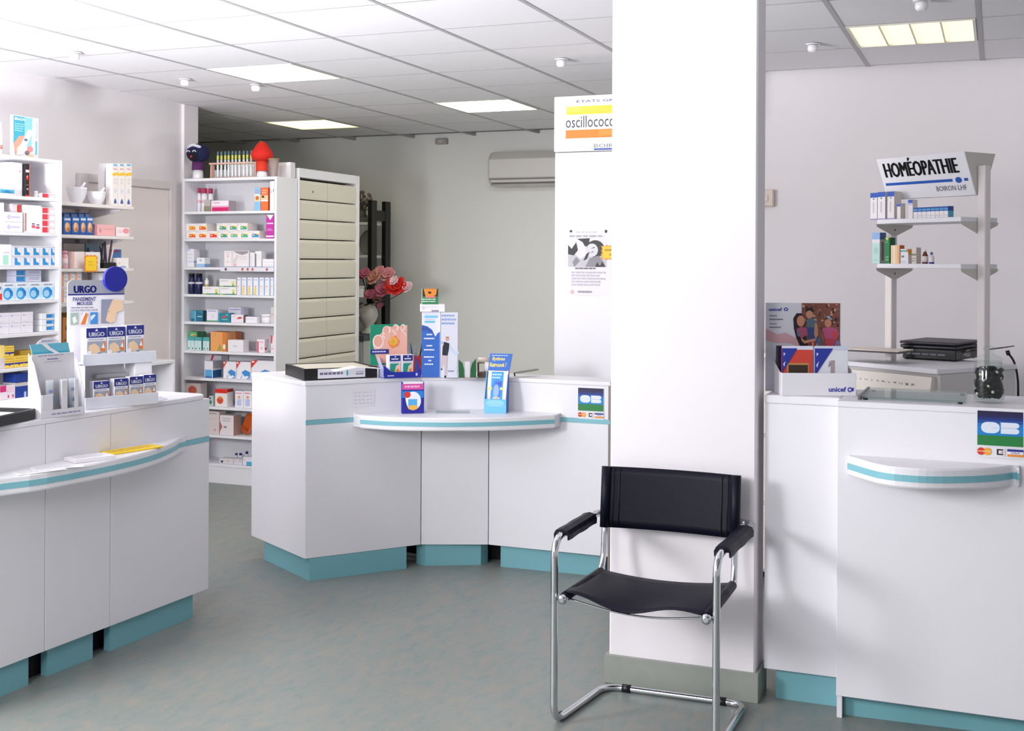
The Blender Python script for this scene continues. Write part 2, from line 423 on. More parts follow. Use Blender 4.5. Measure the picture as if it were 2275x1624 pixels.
part(MB().box(.02, Lx-.02, -.196, -.16, .058, .066), 'air_slot', mat('slot_grey', '#6d686c', .7, noise=.05), ac)
lv = MB().box(.03, Lx-.03, -.186, -.15, .034, .052, .003); part(lv, 'louvre_flap', ACM, ac)
part(MB().box(.03, Lx-.03, -.17, -.13, .02, .03), 'air_slot', mat('slot_grey', '#6d686c'), ac)
p0 = on_y(963, 305, 9.7)
t = thing('wall_sensor', 'small beige alarm sensor box under the ceiling on the back wall', 'sensor', (p0.x+.055, 9.779, 2.594))
part(MB().box(-.055, .055, -.05, 0, 0, .052, .006), 'housing', mat('sensor_beige', '#aba6a2', .5, noise=.05), t)
part(MB().box(-.02, .02, -.0535, -.0505, .012, .038, .001), 'lens', mat('sensor_lens', '#c7c2bd', .2, noise=.05), t)

# beige socket peeping out from behind the pillar on the right wall
p = on_y(1708, 440, 7.08)
t = thing('wall_switch', 'beige wall box on the right wall just beside the pillar', 'switch', (p.x-.02, 7.0995, p.z-.05))
part(MB().box(-.05, .05, -.045, 0, 0, .1, .006), 'housing', mat('switch_beige', '#e3d3c4', .5, noise=.03), t)
part(MB().box(-.02, .02, -.051, -.0455, .03, .07, .002), 'rocker', mat('switch_rocker', '#ded0c2', .4, noise=.03), t)
# ================================================================== THE THREE COUNTERS
def crescent(root, front, back, z0, z1, stripe_pts, zs0, zs1, name='curved_shelf'):
    """half-moon shelf: front = curved edge left to right, back = wall-side edge right to left (world xy)"""
    L = root.location
    mb = MB(); f2 = [(p[0]-L.x, p[1]-L.y) for p in front]; b2 = [(p[0]-L.x, p[1]-L.y) for p in back]
    poly = f2 + b2; n = len(poly); e = .006
    cen = Vector((sum(p[0] for p in poly)/n, sum(p[1] for p in poly)/n))
    def inset(p, k): v = cen-Vector(p); return tuple(Vector(p)+v.normalized()*k)
    nf = len(f2)
    def ring(k, z): return [(*(inset(p, k) if i < nf else p), z) for i, p in enumerate(poly)]
    rings = [ring(e, z0-L.z), ring(0, z0+e-L.z), ring(0, z1-e-L.z), ring(e, z1-L.z)]
    vs = [v for r in rings for v in r]; fs = [list(range(n))[::-1], list(range(3*n, 4*n))]
    for q in range(3):
        for i in range(n): fs.append((q*n+i, q*n+(i+1) % n, (q+1)*n+(i+1) % n, (q+1)*n+i))
    mb.add(vs, fs); sh = part(mb, name, WHITE, root)
    st = MB(); N = len(f2); o = []
    for k in (-.0, -.004):
        pass
    va = [(*inset(p, -.0025), zs0-L.z) for p in f2] + [(*inset(p, -.0025), zs1-L.z) for p in f2] + [(*inset(p, .003), zs0-L.z) for p in f2] + [(*inset(p, .003), zs1-L.z) for p in f2]
    ff = []
    for i in range(N-1):
        ff += [(i, i+1, N+i+1, N+i), (2*N+i, 3*N+i, 3*N+i+1, 2*N+i+1), (N+i, N+i+1, 3*N+i+1, 3*N+i), (i, 2*N+i, 2*N+i+1, i+1)]
    ff += [(0, N, 3*N, 2*N), (N-1, 3*N-1, 4*N-1, 2*N-1)]
    st.add(va, ff); so = link('shelf_stripe', st.mesh('shelf_stripe', TEALD), sh); tag(so, 'teal edge strip')
    return sh
def smooth(pts, n=28):
    """Catmull-Rom through plan points"""
    P_ = [Vector((p[0], p[1])) for p in pts]; P_ = [2*P_[0]-P_[1]] + P_ + [2*P_[-1]-P_[-2]]; out = []
    segs = len(P_)-3
    for s_ in range(segs):
        a, b, c, d = P_[s_:s_+4]; k = max(2, n//segs)
        for i in range(k):
            t = i/k; out.append(.5*((2*b)+(c-a)*t+(2*a-5*b+4*c-d)*t*t+(3*b-a-3*c+d)*t**3))
    out.append(P_[-2]); return [(p.x, p.y) for p in out]
CT = .965; KZ = .11
SZ0, SZ1 = .758, .779
# ---- middle counter, concave front of three boards
G = [Vector(p) for p in ((-3.625, 5.380), (-3.103, 5.059), (-2.719, 5.547), (-2.403, 5.680), (-1.757, 5.678))]
c2 = thing('service_counter', 'white concave service counter with teal plinth left of the pillar', 'counter', (-2.6, 5.6, 0))
def bays(root, pts, ct, stripe=True, t=.018, cap=None):
    for a, b in zip(pts[:-1], pts[1:]):
        d = (b-a).normalized()*.0012; a2, b2 = a+d, b-d
        wpart(MB().slab(a2, b2, t, KZ, SZ0-.0005 if stripe else ct, .0015), 'front_panel', WHITE, root)
        if stripe:
            nrm = Vector((d.y, -d.x)).normalized()*.0015
            wpart(MB().slab(a2+nrm, b2+nrm, t, SZ0, SZ1, .0), 'trim_stripe', TEALD, root, 'thin teal strip')
            wpart(MB().slab(a2, b2, t, SZ1+.0005, ct-.019, .0015), 'upper_panel', WHITE, root)
bays(c2, G[1:], CT)
wpart(MB().slab(G[0], G[1]-(G[1]-G[0]).normalized()*.0015, .018, KZ, CT-.019, .002), 'end_panel', WHITE, c2)
wpart(MB().slab(G[4]+Vector((.0, -.0)), G[4]+Vector((.0, .22)), .012, .02, CT-.001, .001), 'edge_board', EDGE, c2, 'brown edged end board')
top2 = [(-3.628, 5.378), (-3.102, 5.054), (-2.716, 5.542), (-2.402, 5.676), (-1.757, 5.674), (-1.757, 5.89), (-2.46, 5.90), (-2.86, 5.76), (-3.245, 5.867)]
wt = MB(); n = len(top2); cen = Vector((-2.6, 5.8))
rr = []
for k, z in ((0, CT-.018), (0, CT-.005), (.0015, CT-.0015), (.005, CT)):
    rr.append([(*(Vector(p)+(cen-Vector(p)).normalized()*k), z) for p in top2])
wt.add([v for r in rr for v in r], [list(range(n))[::-1], list(range(3*n, 4*n))] + [(q*n+i, q*n+(i+1) % n, (q+1)*n+(i+1) % n, (q+1)*n+i) for q in range(3) for i in range(n)])
wpart(wt, 'worktop', WHITE, c2)
bk = MB()
bl = [Vector(p) for p in ((-1.78, 5.86), (-2.45, 5.88), (-2.86, 5.74), (-3.225, 5.845), (-3.59, 5.40))]
for a, b in zip(bl[:-1], bl[1:]): bk.slab(a, b, .016, KZ, CT-.02)
wpart(bk, 'back_panel', WHITE, c2)
bt = MB().prism([(p.x+.0, p.y) for p in (Vector((-3.59, 5.385)), Vector((-3.11, 5.085)), Vector((-2.725, 5.57)), Vector((-2.405, 5.70)), Vector((-1.78, 5.70)), Vector((-1.78, 5.85)), Vector((-2.45, 5.87)), Vector((-2.86, 5.73)), Vector((-3.22, 5.84)))], KZ, KZ+.016)
wpart(bt, 'bottom_board', WHITE, c2)
def kick(root, poly):
    wpart(MB().prism(poly, 0, KZ-.001), 'plinth', TEAL, root, 'teal plinth block')
kick(c2, [(-3.528, 5.355), (-3.089, 5.079), (-2.766, 5.478), (-3.02, 5.68), (-3.24, 5.75)])
kick(c2, [(-2.764, 5.588), (-2.702, 5.565), (-2.449, 5.692), (-2.435, 5.75), (-2.52, 5.83), (-2.76, 5.72)])
kick(c2, [(-2.342, 5.698), (-1.792, 5.716), (-1.792, 5.84), (-2.342, 5.84)])
wpart(MB().prism([(-2.98, 5.80), (-2.72, 5.75), (-2.30, 5.86), (-2.30, 5.875), (-2.72, 5.77), (-2.98, 5.815)], 0, KZ-.002), 'plinth_gap_shade', DARKGAP, c2, 'dark sheet painted as the shade in the plinth gaps')  # near-black strip paints in the deep shade under the counter
sz = .5*(SZ0+SZ1)
fr2 = [on_z(px, py, sz) for px, py in ((801, 937), (860, 941), (935, 943), (1010, 943.5), (1085, 942.5), (1160, 940), (1232, 936.5))]
fr2 = smooth([(p.x, p.y) for p in fr2])
a0 = Vector(fr2[0]); a1 = Vector(fr2[-1])
crescent(c2, fr2, [(a1.x+.002, 5.677), (-2.403, 5.679), (-2.7195, 5.546), tuple(G[1]+(G[2]-G[1])*min(.98, max(.02, (a0-G[1]).dot(G[2]-G[1])/(G[2]-G[1]).length_squared)))], .737, .80, None, SZ0, SZ1)

# ---- left counter in the foreground
def c1x(y): return -3.255 + (y-3.288)*.040
H1 = [Vector((c1x(y), y)) for y in (2.86, 3.494, 3.831, 4.438)]
c1 = thing('service_counter', 'white service counter with teal plinth in the left foreground', 'counter', (-3.5, 3.7, 0))
bays(c1, H1, CT)
wpart(MB().box(-3.83, c1x(4.438)-.0195, 4.42, 4.438, KZ, CT-.019, .0015), 'end_panel', WHITE, c1)
tp = [(c1x(2.86), 2.86), (c1x(4.37)+.003, 4.37)] + [(c1x(4.37)+.003-.07*(1-math.cos(a)), 4.372+.07*math.sin(a)) for a in (.4, .8, 1.2, 1.57)] + [(-3.84, 4.442), (-3.84, 2.86)]
wt = MB(); n = len(tp); cen = Vector((-3.5, 3.7)); rr = []
for k, z in ((0, CT-.018), (0, CT-.006), (.002, CT-.002), (.006, CT)):
    rr.append([(*(Vector(p)+(cen-Vector(p)).normalized()*k), z) for p in tp])
wt.add([v for r in rr for v in r], [list(range(n))[::-1], list(range(3*n, 4*n))] + [(q*n+i, q*n+(i+1) % n, (q+1)*n+(i+1) % n, (q+1)*n+i) for q in range(3) for i in range(n)])
wpart(wt, 'worktop', WHITE, c1)
wpart(MB().box(-3.83, -3.814, 2.87, 4.419, KZ, CT-.02), 'back_panel', WHITE, c1)
wpart(MB().box(-3.813, -3.262, 2.87, 4.419, KZ, KZ+.016), 'bottom_board', WHITE, c1)
kick(c1, [(-3.259, 3.861), (-3.238, 4.364), (-3.268, 4.364), (-3.289, 3.861)])
kick(c1, [(-3.276, 3.538), (-3.265, 3.770), (-3.295, 3.770), (-3.306, 3.538)])
kick(c1, [(-3.29, 2.88), (-3.272, 3.440), (-3.302, 3.440), (-3.32, 2.88)])
wpart(MB().box(-3.74, -3.325, 2.90, 4.36, 0, KZ-.002), 'plinth_gap_shade', DARKGAP, c1, 'dark sheet painted as the shade in the plinth gaps')  # near-black block behind the gaps, its colour replaces deep shade
fr1 = [on_z(px, py, sz) for px, py in ((0, 1082), (105, 1068), (250, 1040), (330, 1020), (380, 1001), (405, 985))]
p_first = Vector((fr1[0].x, fr1[0].y)); q = [(c1x(2.87)+.002, 2.87), (c1x(2.87)+.09, 2.95), (p_first.x-.028, 3.10)]
fr1 = smooth(q + [(p.x, p.y) for p in fr1])
fr1[-1] = (c1x(fr1[-1][1])+.003, fr1[-1][1])
crescent(c1, fr1, [(c1x(fr1[-1][1])+.0005, fr1[-1][1]+.002), (c1x(2.87)+.0005, 2.868)], .737, .80, None, SZ0, SZ1)

# ---- right counter
CT3 = 1.083
c3 = thing('service_counter', 'taller white service counter with a curved shelf right of the pillar', 'counter', (-.2, 4.4, 0))
wpart(MB().slab((-.766, 4.332), (-.5075, 4.332), .018, KZ, CT3-.03, .0015), 'side_front_panel', WHITE, c3)
wpart(MB().box(-.768, -.5075, 4.329, 4.66, CT3-.0295, CT3, .003), 'side_worktop', WHITE, c3)
wpart(MB().slab((-.505, 4.238), (.62, 4.238), .018, KZ-.03, CT3-.0205, .0015), 'front_panel', WHITE, c3)
wpart(MB().box(-.505, -.488, 4.2565, 4.66, KZ-.03, CT3-.0205, .001), 'end_panel', WHITE, c3)
wpart(MB().box(.602, .619, 4.2565, 4.639, KZ-.03, CT3-.0205, .001), 'end_panel', WHITE, c3)
wpart(MB().box(-.507, .622, 4.2368, 4.66, CT3-.02, CT3, .002), 'worktop', WHITE, c3)
wpart(MB().box(-.76, .62, 4.64, 4.656, KZ, CT3-.031), 'back_panel', WHITE, c3)
wpart(MB().box(-.76, -.51, 4.352, 4.638, KZ, KZ+.014), 'bottom_board', WHITE, c3)
wpart(MB().box(-.487, .601, 4.258, 4.638, KZ, KZ+.014), 'bottom_board', WHITE, c3)
kick(c3, [(-.728, 4.36), (-.509, 4.36), (-.509, 4.58), (-.728, 4.58)])
wpart(MB().prism([(-.486, 4.290), (.60, 4.335), (.60, 4.58), (-.486, 4.58)], 0, KZ-.031), 'plinth', TEAL, c3, 'teal plinth block')
wpart(MB().box(-.505, -.488, 4.258, 4.40, 0, KZ-.031), 'end_foot', WHITE, c3)
s3 = .869
fr3 = [on_z(px, py, s3) for px, py in ((1884, 1034.5), (1953, 1054.6), (2023.7, 1063), (2094, 1065.2), (2187, 1063), (2240, 1057.5), (2263, 1052.5))]
fr3 = smooth([(p.x, p.y) for p in fr3])
b0, b1 = fr3[0], fr3[-1]
fr3 = [(x, min(y, 4.2362)) for x, y in fr3]
fr3[-1] = (fr3[-1][0], min(fr3[-1][1], 4.215))
crescent(c3, fr3, [(b1[0]+.003, 4.2375), (b0[0]-.002, 4.2375)], s3-.033, s3+.033, None, s3-.0115, s3+.0095)
# ================================================================== THE CANTILEVER ARMCHAIR
ch = thing('cantilever_armchair', 'black leather cantilever armchair with chrome tube frame before the pillar', 'chair', (-1.09, 4.0, 0))
r = .0125
FL, FR = Vector((-1.372, 3.812, r)), Vector((-.817, 3.775, r))
BL, BR = Vector((-1.318, 4.212, r)), Vector((-.812, 4.222, r))
def fillet(pts, rad, n=6):
    out = [Vector(pts[0])]
    for i in range(1, len(pts)-1):
        p = Vector(pts[i]); a = (Vector(pts[i-1])-p); b = (Vector(pts[i+1])-p)
        k = min(rad, a.length*.45, b.length*.45); a0 = p+a.normalized()*k; b0 = p+b.normalized()*k
        for j in range(n+1):
            t = j/n; out.append(a0*(1-t)**2 + p*2*t*(1-t) + b0*t*t)
    out.append(Vector(pts[-1])); return out
AZ = .625
def arm_pts(F_, side):
    top = F_ + Vector((.0, .0, AZ-r)); 
    return top
LT, RT = arm_pts(FL, -1), arm_pts(FR, 1)
LBk = Vector((-1.355, 4.215, AZ+.012)); RBk = Vector((-.795, 4.235, AZ+.012))
path = [LBk+Vector((.05, .04, 0)), LBk, LT, FL, BL, BR, FR, RT, RBk, RBk+Vector((-.05, .035, 0))]
wpart(MB().tube(fillet(path, .065, 7), r, 14), 'frame_tube', CHROME, ch)
wpart(MB().tube([LBk+Vector((.048, .039, 0)), RBk+Vector((-.048, .034, 0))], r*.9, 10), 'rear_crossbar', CHROME, ch)
SZ = .435
bl_x, br_x = on_y(1345, 1100, 4.2).x, on_y(1634, 1100, 4.2).x
for s_, bx, fpt in ((-1, bl_x, Vector((-1.338, 3.80, SZ-.005))), (1, br_x, Vector((-.846, 3.765, SZ-.005)))):
    up = [Vector((bx, 4.21, .80)), Vector((bx, 4.185, .50)), Vector((bx+.003*s_, 4.16, SZ+.002)), fpt]
    wpart(MB().tube(fillet(up, .07, 6), .0115, 12), 'seat_tube', CHROME, ch)
    cap = MB(); d = Vector((0, -1, 0)); cap.tube([fpt+Vector((0, .012, 0)), fpt+Vector((0, -.006, 0)), fpt+Vector((0, -.014, 0))], [.0165, .0165, .008], 14); wpart(cap, 'end_cap', CHROME, ch)
    F_ = FL if s_ < 0 else FR
    wpart(MB().tube([Vector((fpt.x, fpt.y+.03, fpt.z)), Vector((F_.x-.006*s_, F_.y+.004, fpt.z))], .008, 10), 'spacer_bolt', CHROME, ch)
    # arm pad: leather sleeve round the tube
    T0, T1 = (LT, LBk) if s_ < 0 else (RT, RBk)
    a = T0+(T1-T0)*.15+Vector((0, 0, .003)); b = T0+(T1-T0)*.82+Vector((0, 0, .002)); dr_ = (b-a).normalized(); sd = Vector((dr_.y, -dr_.x, 0))
    pad = MB(); ring = [(-.027, -.020), (-.028, -.002), (-.021, .011), (0, .0165), (.021, .011), (.028, -.002), (.027, -.020), (.0225, -.020), (.0215, -.004), (-.0215, -.004), (-.0225, -.020)]
    vs = []; K = len(ring); ns = 8
    for i in range(ns+1):
        c = a+(b-a)*(i/ns); e = 1+.04*math.sin(i*1.7)
        for u, v in ring: vs.append(c+sd*u*e+Vector((0, 0, v*e)))
    fs = [list(range(K)), list(range(ns*K, ns*K+K))] + [(i*K+k, i*K+(k+1) % K, (i+1)*K+(k+1) % K, (i+1)*K+k) for i in range(ns) for k in range(K)]
    pad.add(vs, fs); wpart(pad, 'arm_pad', LEATHER, ch)
    wpart(MB().tube([F_+Vector((0, .05, -.001)), F_+Vector((0, .075, -.001))], .0142, 12), 'foot_glide', BLACKP, ch)
for k, q in ((.16, 0), (.84, 0)):
    p = BL+(BR-BL)*k; d = (BR-BL).normalized()
    wpart(MB().tube([p-d*.016, p+d*.016], .0146, 12), 'foot_glide', BLACKP, ch)
# seat sling: sagging sheet with thickness, rolled round the side tubes
def sheet(P0, P1, Q0, Q1, sag, n=18, m=10, th=.005, axis=Vector((0, 0, -1)), wave=None):
    """P0->P1 one side, Q0->Q1 the other; returns a thick sagging sheet"""
    mb = MB(); vs = []
    for lay in (0, 1):
        for i in range(m+1):
            for j in range(n+1):
                u, v = j/n, i/m; a = P0+(P1-P0)*v; b = Q0+(Q1-Q0)*v; p = a+(b-a)*u
                p = p + axis*(sag*4*u*(1-u)) + (wave(u, v) if wave else Vector((0, 0, 0))) + axis*(th*(lay-.5)); vs.append(p)
    N = (n+1)*(m+1); fs = []; I = lambda l, i, j: l*N+i*(n+1)+j
    for i in range(m):
        for j in range(n):
            fs.append((I(0, i, j), I(0, i, j+1), I(0, i+1, j+1), I(0, i+1, j))); fs.append((I(1, i, j), I(1, i+1, j), I(1, i+1, j+1), I(1, i, j+1)))
    for j in range(n): fs += [(I(0, 0, j), I(1, 0, j), I(1, 0, j+1), I(0, 0, j+1)), (I(0, m, j), I(0, m, j+1), I(1, m, j+1), I(1, m, j))]
    for i in range(m): fs += [(I(0, i, 0), I(0, i+1, 0), I(1, i+1, 0), I(1, i, 0)), (I(0, i, n), I(1, i, n), I(1, i+1, n), I(0, i+1, n))]
    mb.add(vs, fs, True); return mb
fl, fr_ = Vector((-1.338, 3.815, SZ+.006)), Vector((-.846, 3.78, SZ+.006)); bl_, br_ = Vector((bl_x, 4.15, SZ+.014)), Vector((br_x, 4.15, SZ+.014))
wv = lambda u, v: Vector((0, 0, (.014*math.sin(u*9.0+.9)*(1-v)**3)))
seat = sheet(fl, bl_, fr_, br_, .018, wave=wv)
for s_, a, b in ((-1, fl, bl_), (1, fr_, br_)):
    mbt = [a+(b-a)*t+Vector((0, 0, -.008)) for t in (0, .33, .66, 1)]; seat.tube(mbt, .0165, 12)
wpart(seat, 'seat', LEATHER, ch)
# back sling
zt, zb = .81, .594
lb, rb = Vector((bl_x, 4.19, zb)), Vector((br_x, 4.19, zb)); lt, rt = Vector((bl_x, 4.212, zt)), Vector((br_x, 4.212, zt))
back = sheet(lb, lt, rb, rt, .022, n=16, m=8, th=.006, axis=Vector((0, 1, 0)))
for a, b in ((lb, lt), (rb, rt)): back.tube([a+(b-a)*t for t in (0, .5, 1)], .0175, 12)
wpart(back, 'backrest', LEATHER, ch)
SEAM = mat('dark_stitching', '#05050c', .6, noise=.1)
for x_, s_ in ((bl_x, 1), (br_x, -1)):
    for off, yy in ((.028, .0), (.05, .008)):
        x2 = x_+off*s_; y2 = 4.186+.0065*(1 if off < .04 else 1.9)
        wpart(MB().tube([(x2, y2-.0055, zb+.004), (x2, y2+.0165, zt-.003)], .0016, 6), 'seam', SEAM, ch)
wire = [Vector((-1.30, 3.84, SZ-.012)), Vector((-1.21, 3.83, SZ-.022)), Vector((-1.09, 3.815, SZ-.040)), Vector((-.98, 3.81, SZ-.022)), Vector((-.885, 3.80, SZ-.012))]
wp = []
for i in range(17):
    t = i/16; p = fl+(fr_-fl)*t; wp.append(Vector((p.x, p.y+.03, SZ-.012-.028*math.sin(PI*t))))
wpart(MB().tube(wp, .0035, 8), 'sag_wire', CHROME, ch)
# ================================================================== SHELVING AND CABINETS
# ---- shelf unit seen from the front (against the left wall's end)
U2X0, U2X1, U2Y, U2D, U2H = -5.345, -4.566, 7.06, .262, 2.127
U2S = [1.885, 1.694, 1.494, 1.304, 1.111, .908, .718, .521, .325, .125]
u2 = thing('shelf_unit', 'tall white shelf unit of eleven bays facing the front behind the counters', 'shelf unit', (-4.955, U2Y, 0), group='white pharmacy shelf units')
wpart(MB().box(U2X0, U2X0+.018, U2Y, U2Y+U2D, 0, U2H, .0015), 'side_panel', SHELFW, u2)
wpart(MB().box(U2X1-.018, U2X1, U2Y, U2Y+U2D, 0, U2H, .0015), 'side_panel', SHELFW, u2)
wpart(MB().box(U2X0+.0185, U2X1-.0185, U2Y, U2Y+U2D, U2H-.02, U2H-.001, .0015), 'top_board', SHELFW, u2)
wpart(MB().box(U2X0+.0185, U2X1-.0185, U2Y+U2D-.012, U2Y+U2D, .0, U2H-.021), 'back_panel', SHELFW, u2)
for z in U2S: wpart(MB().box(U2X0+.0185, U2X1-.0185, U2Y+.003, U2Y+U2D-.013, z-.009, z+.009, .0015), 'shelf', SHELFW, u2)
wpart(MB().box(U2X0+.0185, U2X1-.0185, U2Y+.006, U2Y+.02, 0, .1155, .001), 'plinth', SHELFW, u2)
# ---- shelf unit along the left wall
U1X, U1Y1, U1D = -5.0, 5.50, .385
U1S = [1.892, 1.692, 1.505, 1.315, 1.132, .945, .775, .58, .36, .12]
u1 = thing('shelf_unit', 'tall white shelf unit along the left wall full of boxes', 'shelf unit', (U1X, 5.0, 0), group='white pharmacy shelf units')
wpart(MB().box(U1X-U1D, U1X, U1Y1-.022, U1Y1, 0, 2.122, .0015), 'side_panel', SHELFW, u1)
wpart(MB().box(U1X-U1D, U1X, 4.40, 4.422, 0, 2.122, .0015), 'side_panel', SHELFW, u1)
wpart(MB().box(U1X-U1D, U1X, 4.4225, U1Y1-.0225, 2.102, 2.121, .0015), 'top_board', SHELFW, u1)
wpart(MB().box(U1X-U1D, U1X-U1D+.012, 4.4225, U1Y1-.0225, 0, 2.101), 'back_panel', SHELFW, u1)
for z in U1S: wpart(MB().box(U1X-U1D+.013, U1X-.003, 4.4225, U1Y1-.0225, z-.009, z+.009, .0015), 'shelf', SHELFW, u1)
wpart(MB().box(U1X-.02, U1X-.006, 4.4225, U1Y1-.0225, 0, .11), 'plinth', SHELFW, u1)
# ---- bracket shelves on the left wall
SSX, SSY0, SSY1 = -5.08, 5.515, 6.224
SSZ = [1.880, 1.690, 1.490, 1.285]
SHADE = mat('wall_shelf_board', '#e3dcdc', .5, noise=.02)
lets = ['top', 'second', 'third', 'lowest']
for k, z in enumerate(SSZ):
    t = thing('wall_shelf', '%s white bracket shelf on the left wall' % lets[k], 'shelf', (SSX, 5.87, z), group='bracket shelves on the left wall')
    wpart(MB().box(-5.398, SSX, SSY0, SSY1, z-.011, z+.009, .002), 'board', SHADE, t)
    for y in (5.60, 6.15):
        br = MB(); br.add([(-5.3985, y-.008, z-.0115), (-5.12, y-.008, z-.0115), (-5.12, y-.008, z-.022), (-5.3985, y-.008, z-.075),
                           (-5.3985, y+.008, z-.0115), (-5.12, y+.008, z-.0115), (-5.12, y+.008, z-.022), (-5.3985, y+.008, z-.075)],
                          [(0, 1, 2, 3), (7, 6, 5, 4), (0, 4, 5, 1), (1, 5, 6, 2), (2, 6, 7, 3), (3, 7, 4, 0)])
        wpart(br, 'bracket', SHELFW, t)
    wpart(MB().box(SSX+.0005, SSX+.012, 5.535, 5.575, z-.012, z+.006, .003), 'clip', mat('clear_clip', '#f6f6fa', .2, noise=.02), t)
# ---- low open cabinet at the end of the left wall shelves
lc = thing('low_cabinet', 'low white open cabinet below the bracket shelves on the left wall', 'cabinet', (-5.2, 6.2, 0))
wpart(MB().box(-5.39, -5.08, 5.52, 6.645, .868, .89, .002), 'top_board', SHELFW, lc)
for y in (5.52, 6.08, 6.625): wpart(MB().box(-5.39, -5.08, y, y+.02, 0, .8675, .002), 'side_panel', SHELFW, lc)
wpart(MB().box(-5.395, -5.3905, 5.52, 6.645, 0, .868), 'back_panel', SHELFW, lc)
for y0, y1 in ((5.5405, 6.0795), (6.1005, 6.6245)):
    wpart(MB().box(-5.385, -5.085, y0, y1, .655, .673, .002), 'shelf', SHELFW, lc)
    wpart(MB().box(-5.385, -5.085, y0, y1, .10, .118, .002), 'shelf', SHELFW, lc)
# ---- tall drawer cabinet whose drawers face the room
DX = -4.560; DY0, DY1 = 7.335, 8.205
dc = thing('drawer_cabinet', 'tall cream pharmacy drawer cabinet of two columns behind the shelf unit', 'cabinet', (DX, 7.77, 0))
wpart(MB().box(DX-.75, DX, DY0, DY0+.012, 0, 2.205, .001), 'side_panel', SHELFW, dc)
wpart(MB().box(DX-.75, DX, DY1-.045, DY1, 0, 2.205, .002), 'side_panel', SHELFW, dc)
wpart(MB().box(DX-.75, DX, DY0+.0125, DY1-.0455, 2.14, 2.205, .002), 'top_board', SHELFW, dc)
wpart(MB().box(DX-.75, DX-.735, DY0+.0125, DY1-.0455, 0, 2.139), 'back_panel', SHELFW, dc)
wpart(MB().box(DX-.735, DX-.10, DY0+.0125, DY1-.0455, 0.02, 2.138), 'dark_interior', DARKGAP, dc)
wpart(MB().box(DX-.099, DX-.03, DY0+.0125, DY1-.0455, 0, .085), 'plinth', SHELFW, dc)
ym = on_x(727, 600, DX).y
pit = .1405; ztop = 2.128
LAB = '#a8a294'
for c, (ya, yb) in enumerate(((DY0+.015, ym-.002), (ym+.002, DY1-.048))):
    wd = yb-ya
    mbd = MB()
    # drawer front with a rounded, slightly tilted face and a recessed grip below
    pr = [(-.085, .0015), (-.007, .0015), (-.004, .004), (-.002, .02), (-.0015, .112), (-.006, .127), (-.012, .1345), (-.085, .1345)]
    K = len(pr); vs = [(x, y, z) for y in (0, wd) for x, z in pr]
    mbd.add(vs, [list(range(K)), list(range(K, 2*K))[::-1]] + [(i, K+i, K+(i+1) % K, (i+1) % K) for i in range(K)])
    me = mbd.mesh('drawer', CREAM)
    amL = art_mesh('drawer_label', [R(.02, .2, .17, .8, LAB), R(.8, .3, .95, .85, LAB)], (-.0025, .01, .088), (0, wd-.02, 0), (.0, 0, .022))
    for rrow in range(14):
        z = ztop - (rrow+1)*pit
        if z < .09: break
        d = link('drawer', me, dc, (.0, ya-7.77, z))
        link('drawer_label', amL, d)
        if rrow == 0 and c == 0: art('notice', [PL('#3a3a40', (.3, .2), (.7, .2), (.8, .5), (.6, .8), (.3, .7))], (-.0015, wd*.42, .045), (0, .03, 0), (0, 0, .03), d, 'small black mark')
# ---- black display stand and grey cabinet in the back corner
es = thing('display_stand', 'black ladder sided display stand with white shelves against the back wall', 'stand', (-5.4, 9.42, 0))
BLK = mat('black_lacquer', '#0b0c0d', .4, noise=.1)
for x in (-5.044, -5.86):
    for y in (9.305, 9.56): wpart(MB().box(x-.02, x+.02, y-.047, y+.047, 0, 2.08, .002), 'upright', BLK, es)
    for z in (1.95, 1.20, .5): wpart(MB().box(x-.016, x+.016, 9.3525, 9.5125, z-.045, z+.045, .001), 'rung', BLK, es)
for z in (1.878, 1.592, 1.3, .5): wpart(MB().box(-5.84, -5.066, 9.26, 9.6, z-.012, z+.012, .002), 'shelf', SHELFW, es)
gc = thing('side_cabinet', 'pale grey side cabinet with dark top in the back corner', 'cabinet', (-5.1, 8.95, 0))
wpart(MB().box(-5.75, -4.80, 8.72, 9.22, .90, .945, .003), 'top_board', mat('slate_laminate', '#4d4f57', .5, noise=.08), gc)
wpart(MB().box(-5.74, -4.81, 8.735, 9.215, .06, .8995, .002), 'body', mat('grey_laminate', '#c4c3c2', .5, noise=.03), gc)
wpart(MB().box(-5.70, -4.84, 8.77, 9.19, 0, .0595), 'plinth', BLK, gc)
for x in (-5.735, -5.42, -5.115): wpart(MB().box(x, x+.29, 8.722, 8.7345, .075, .885, .002), 'door', mat('grey_laminate', '#c4c3c2'), gc)
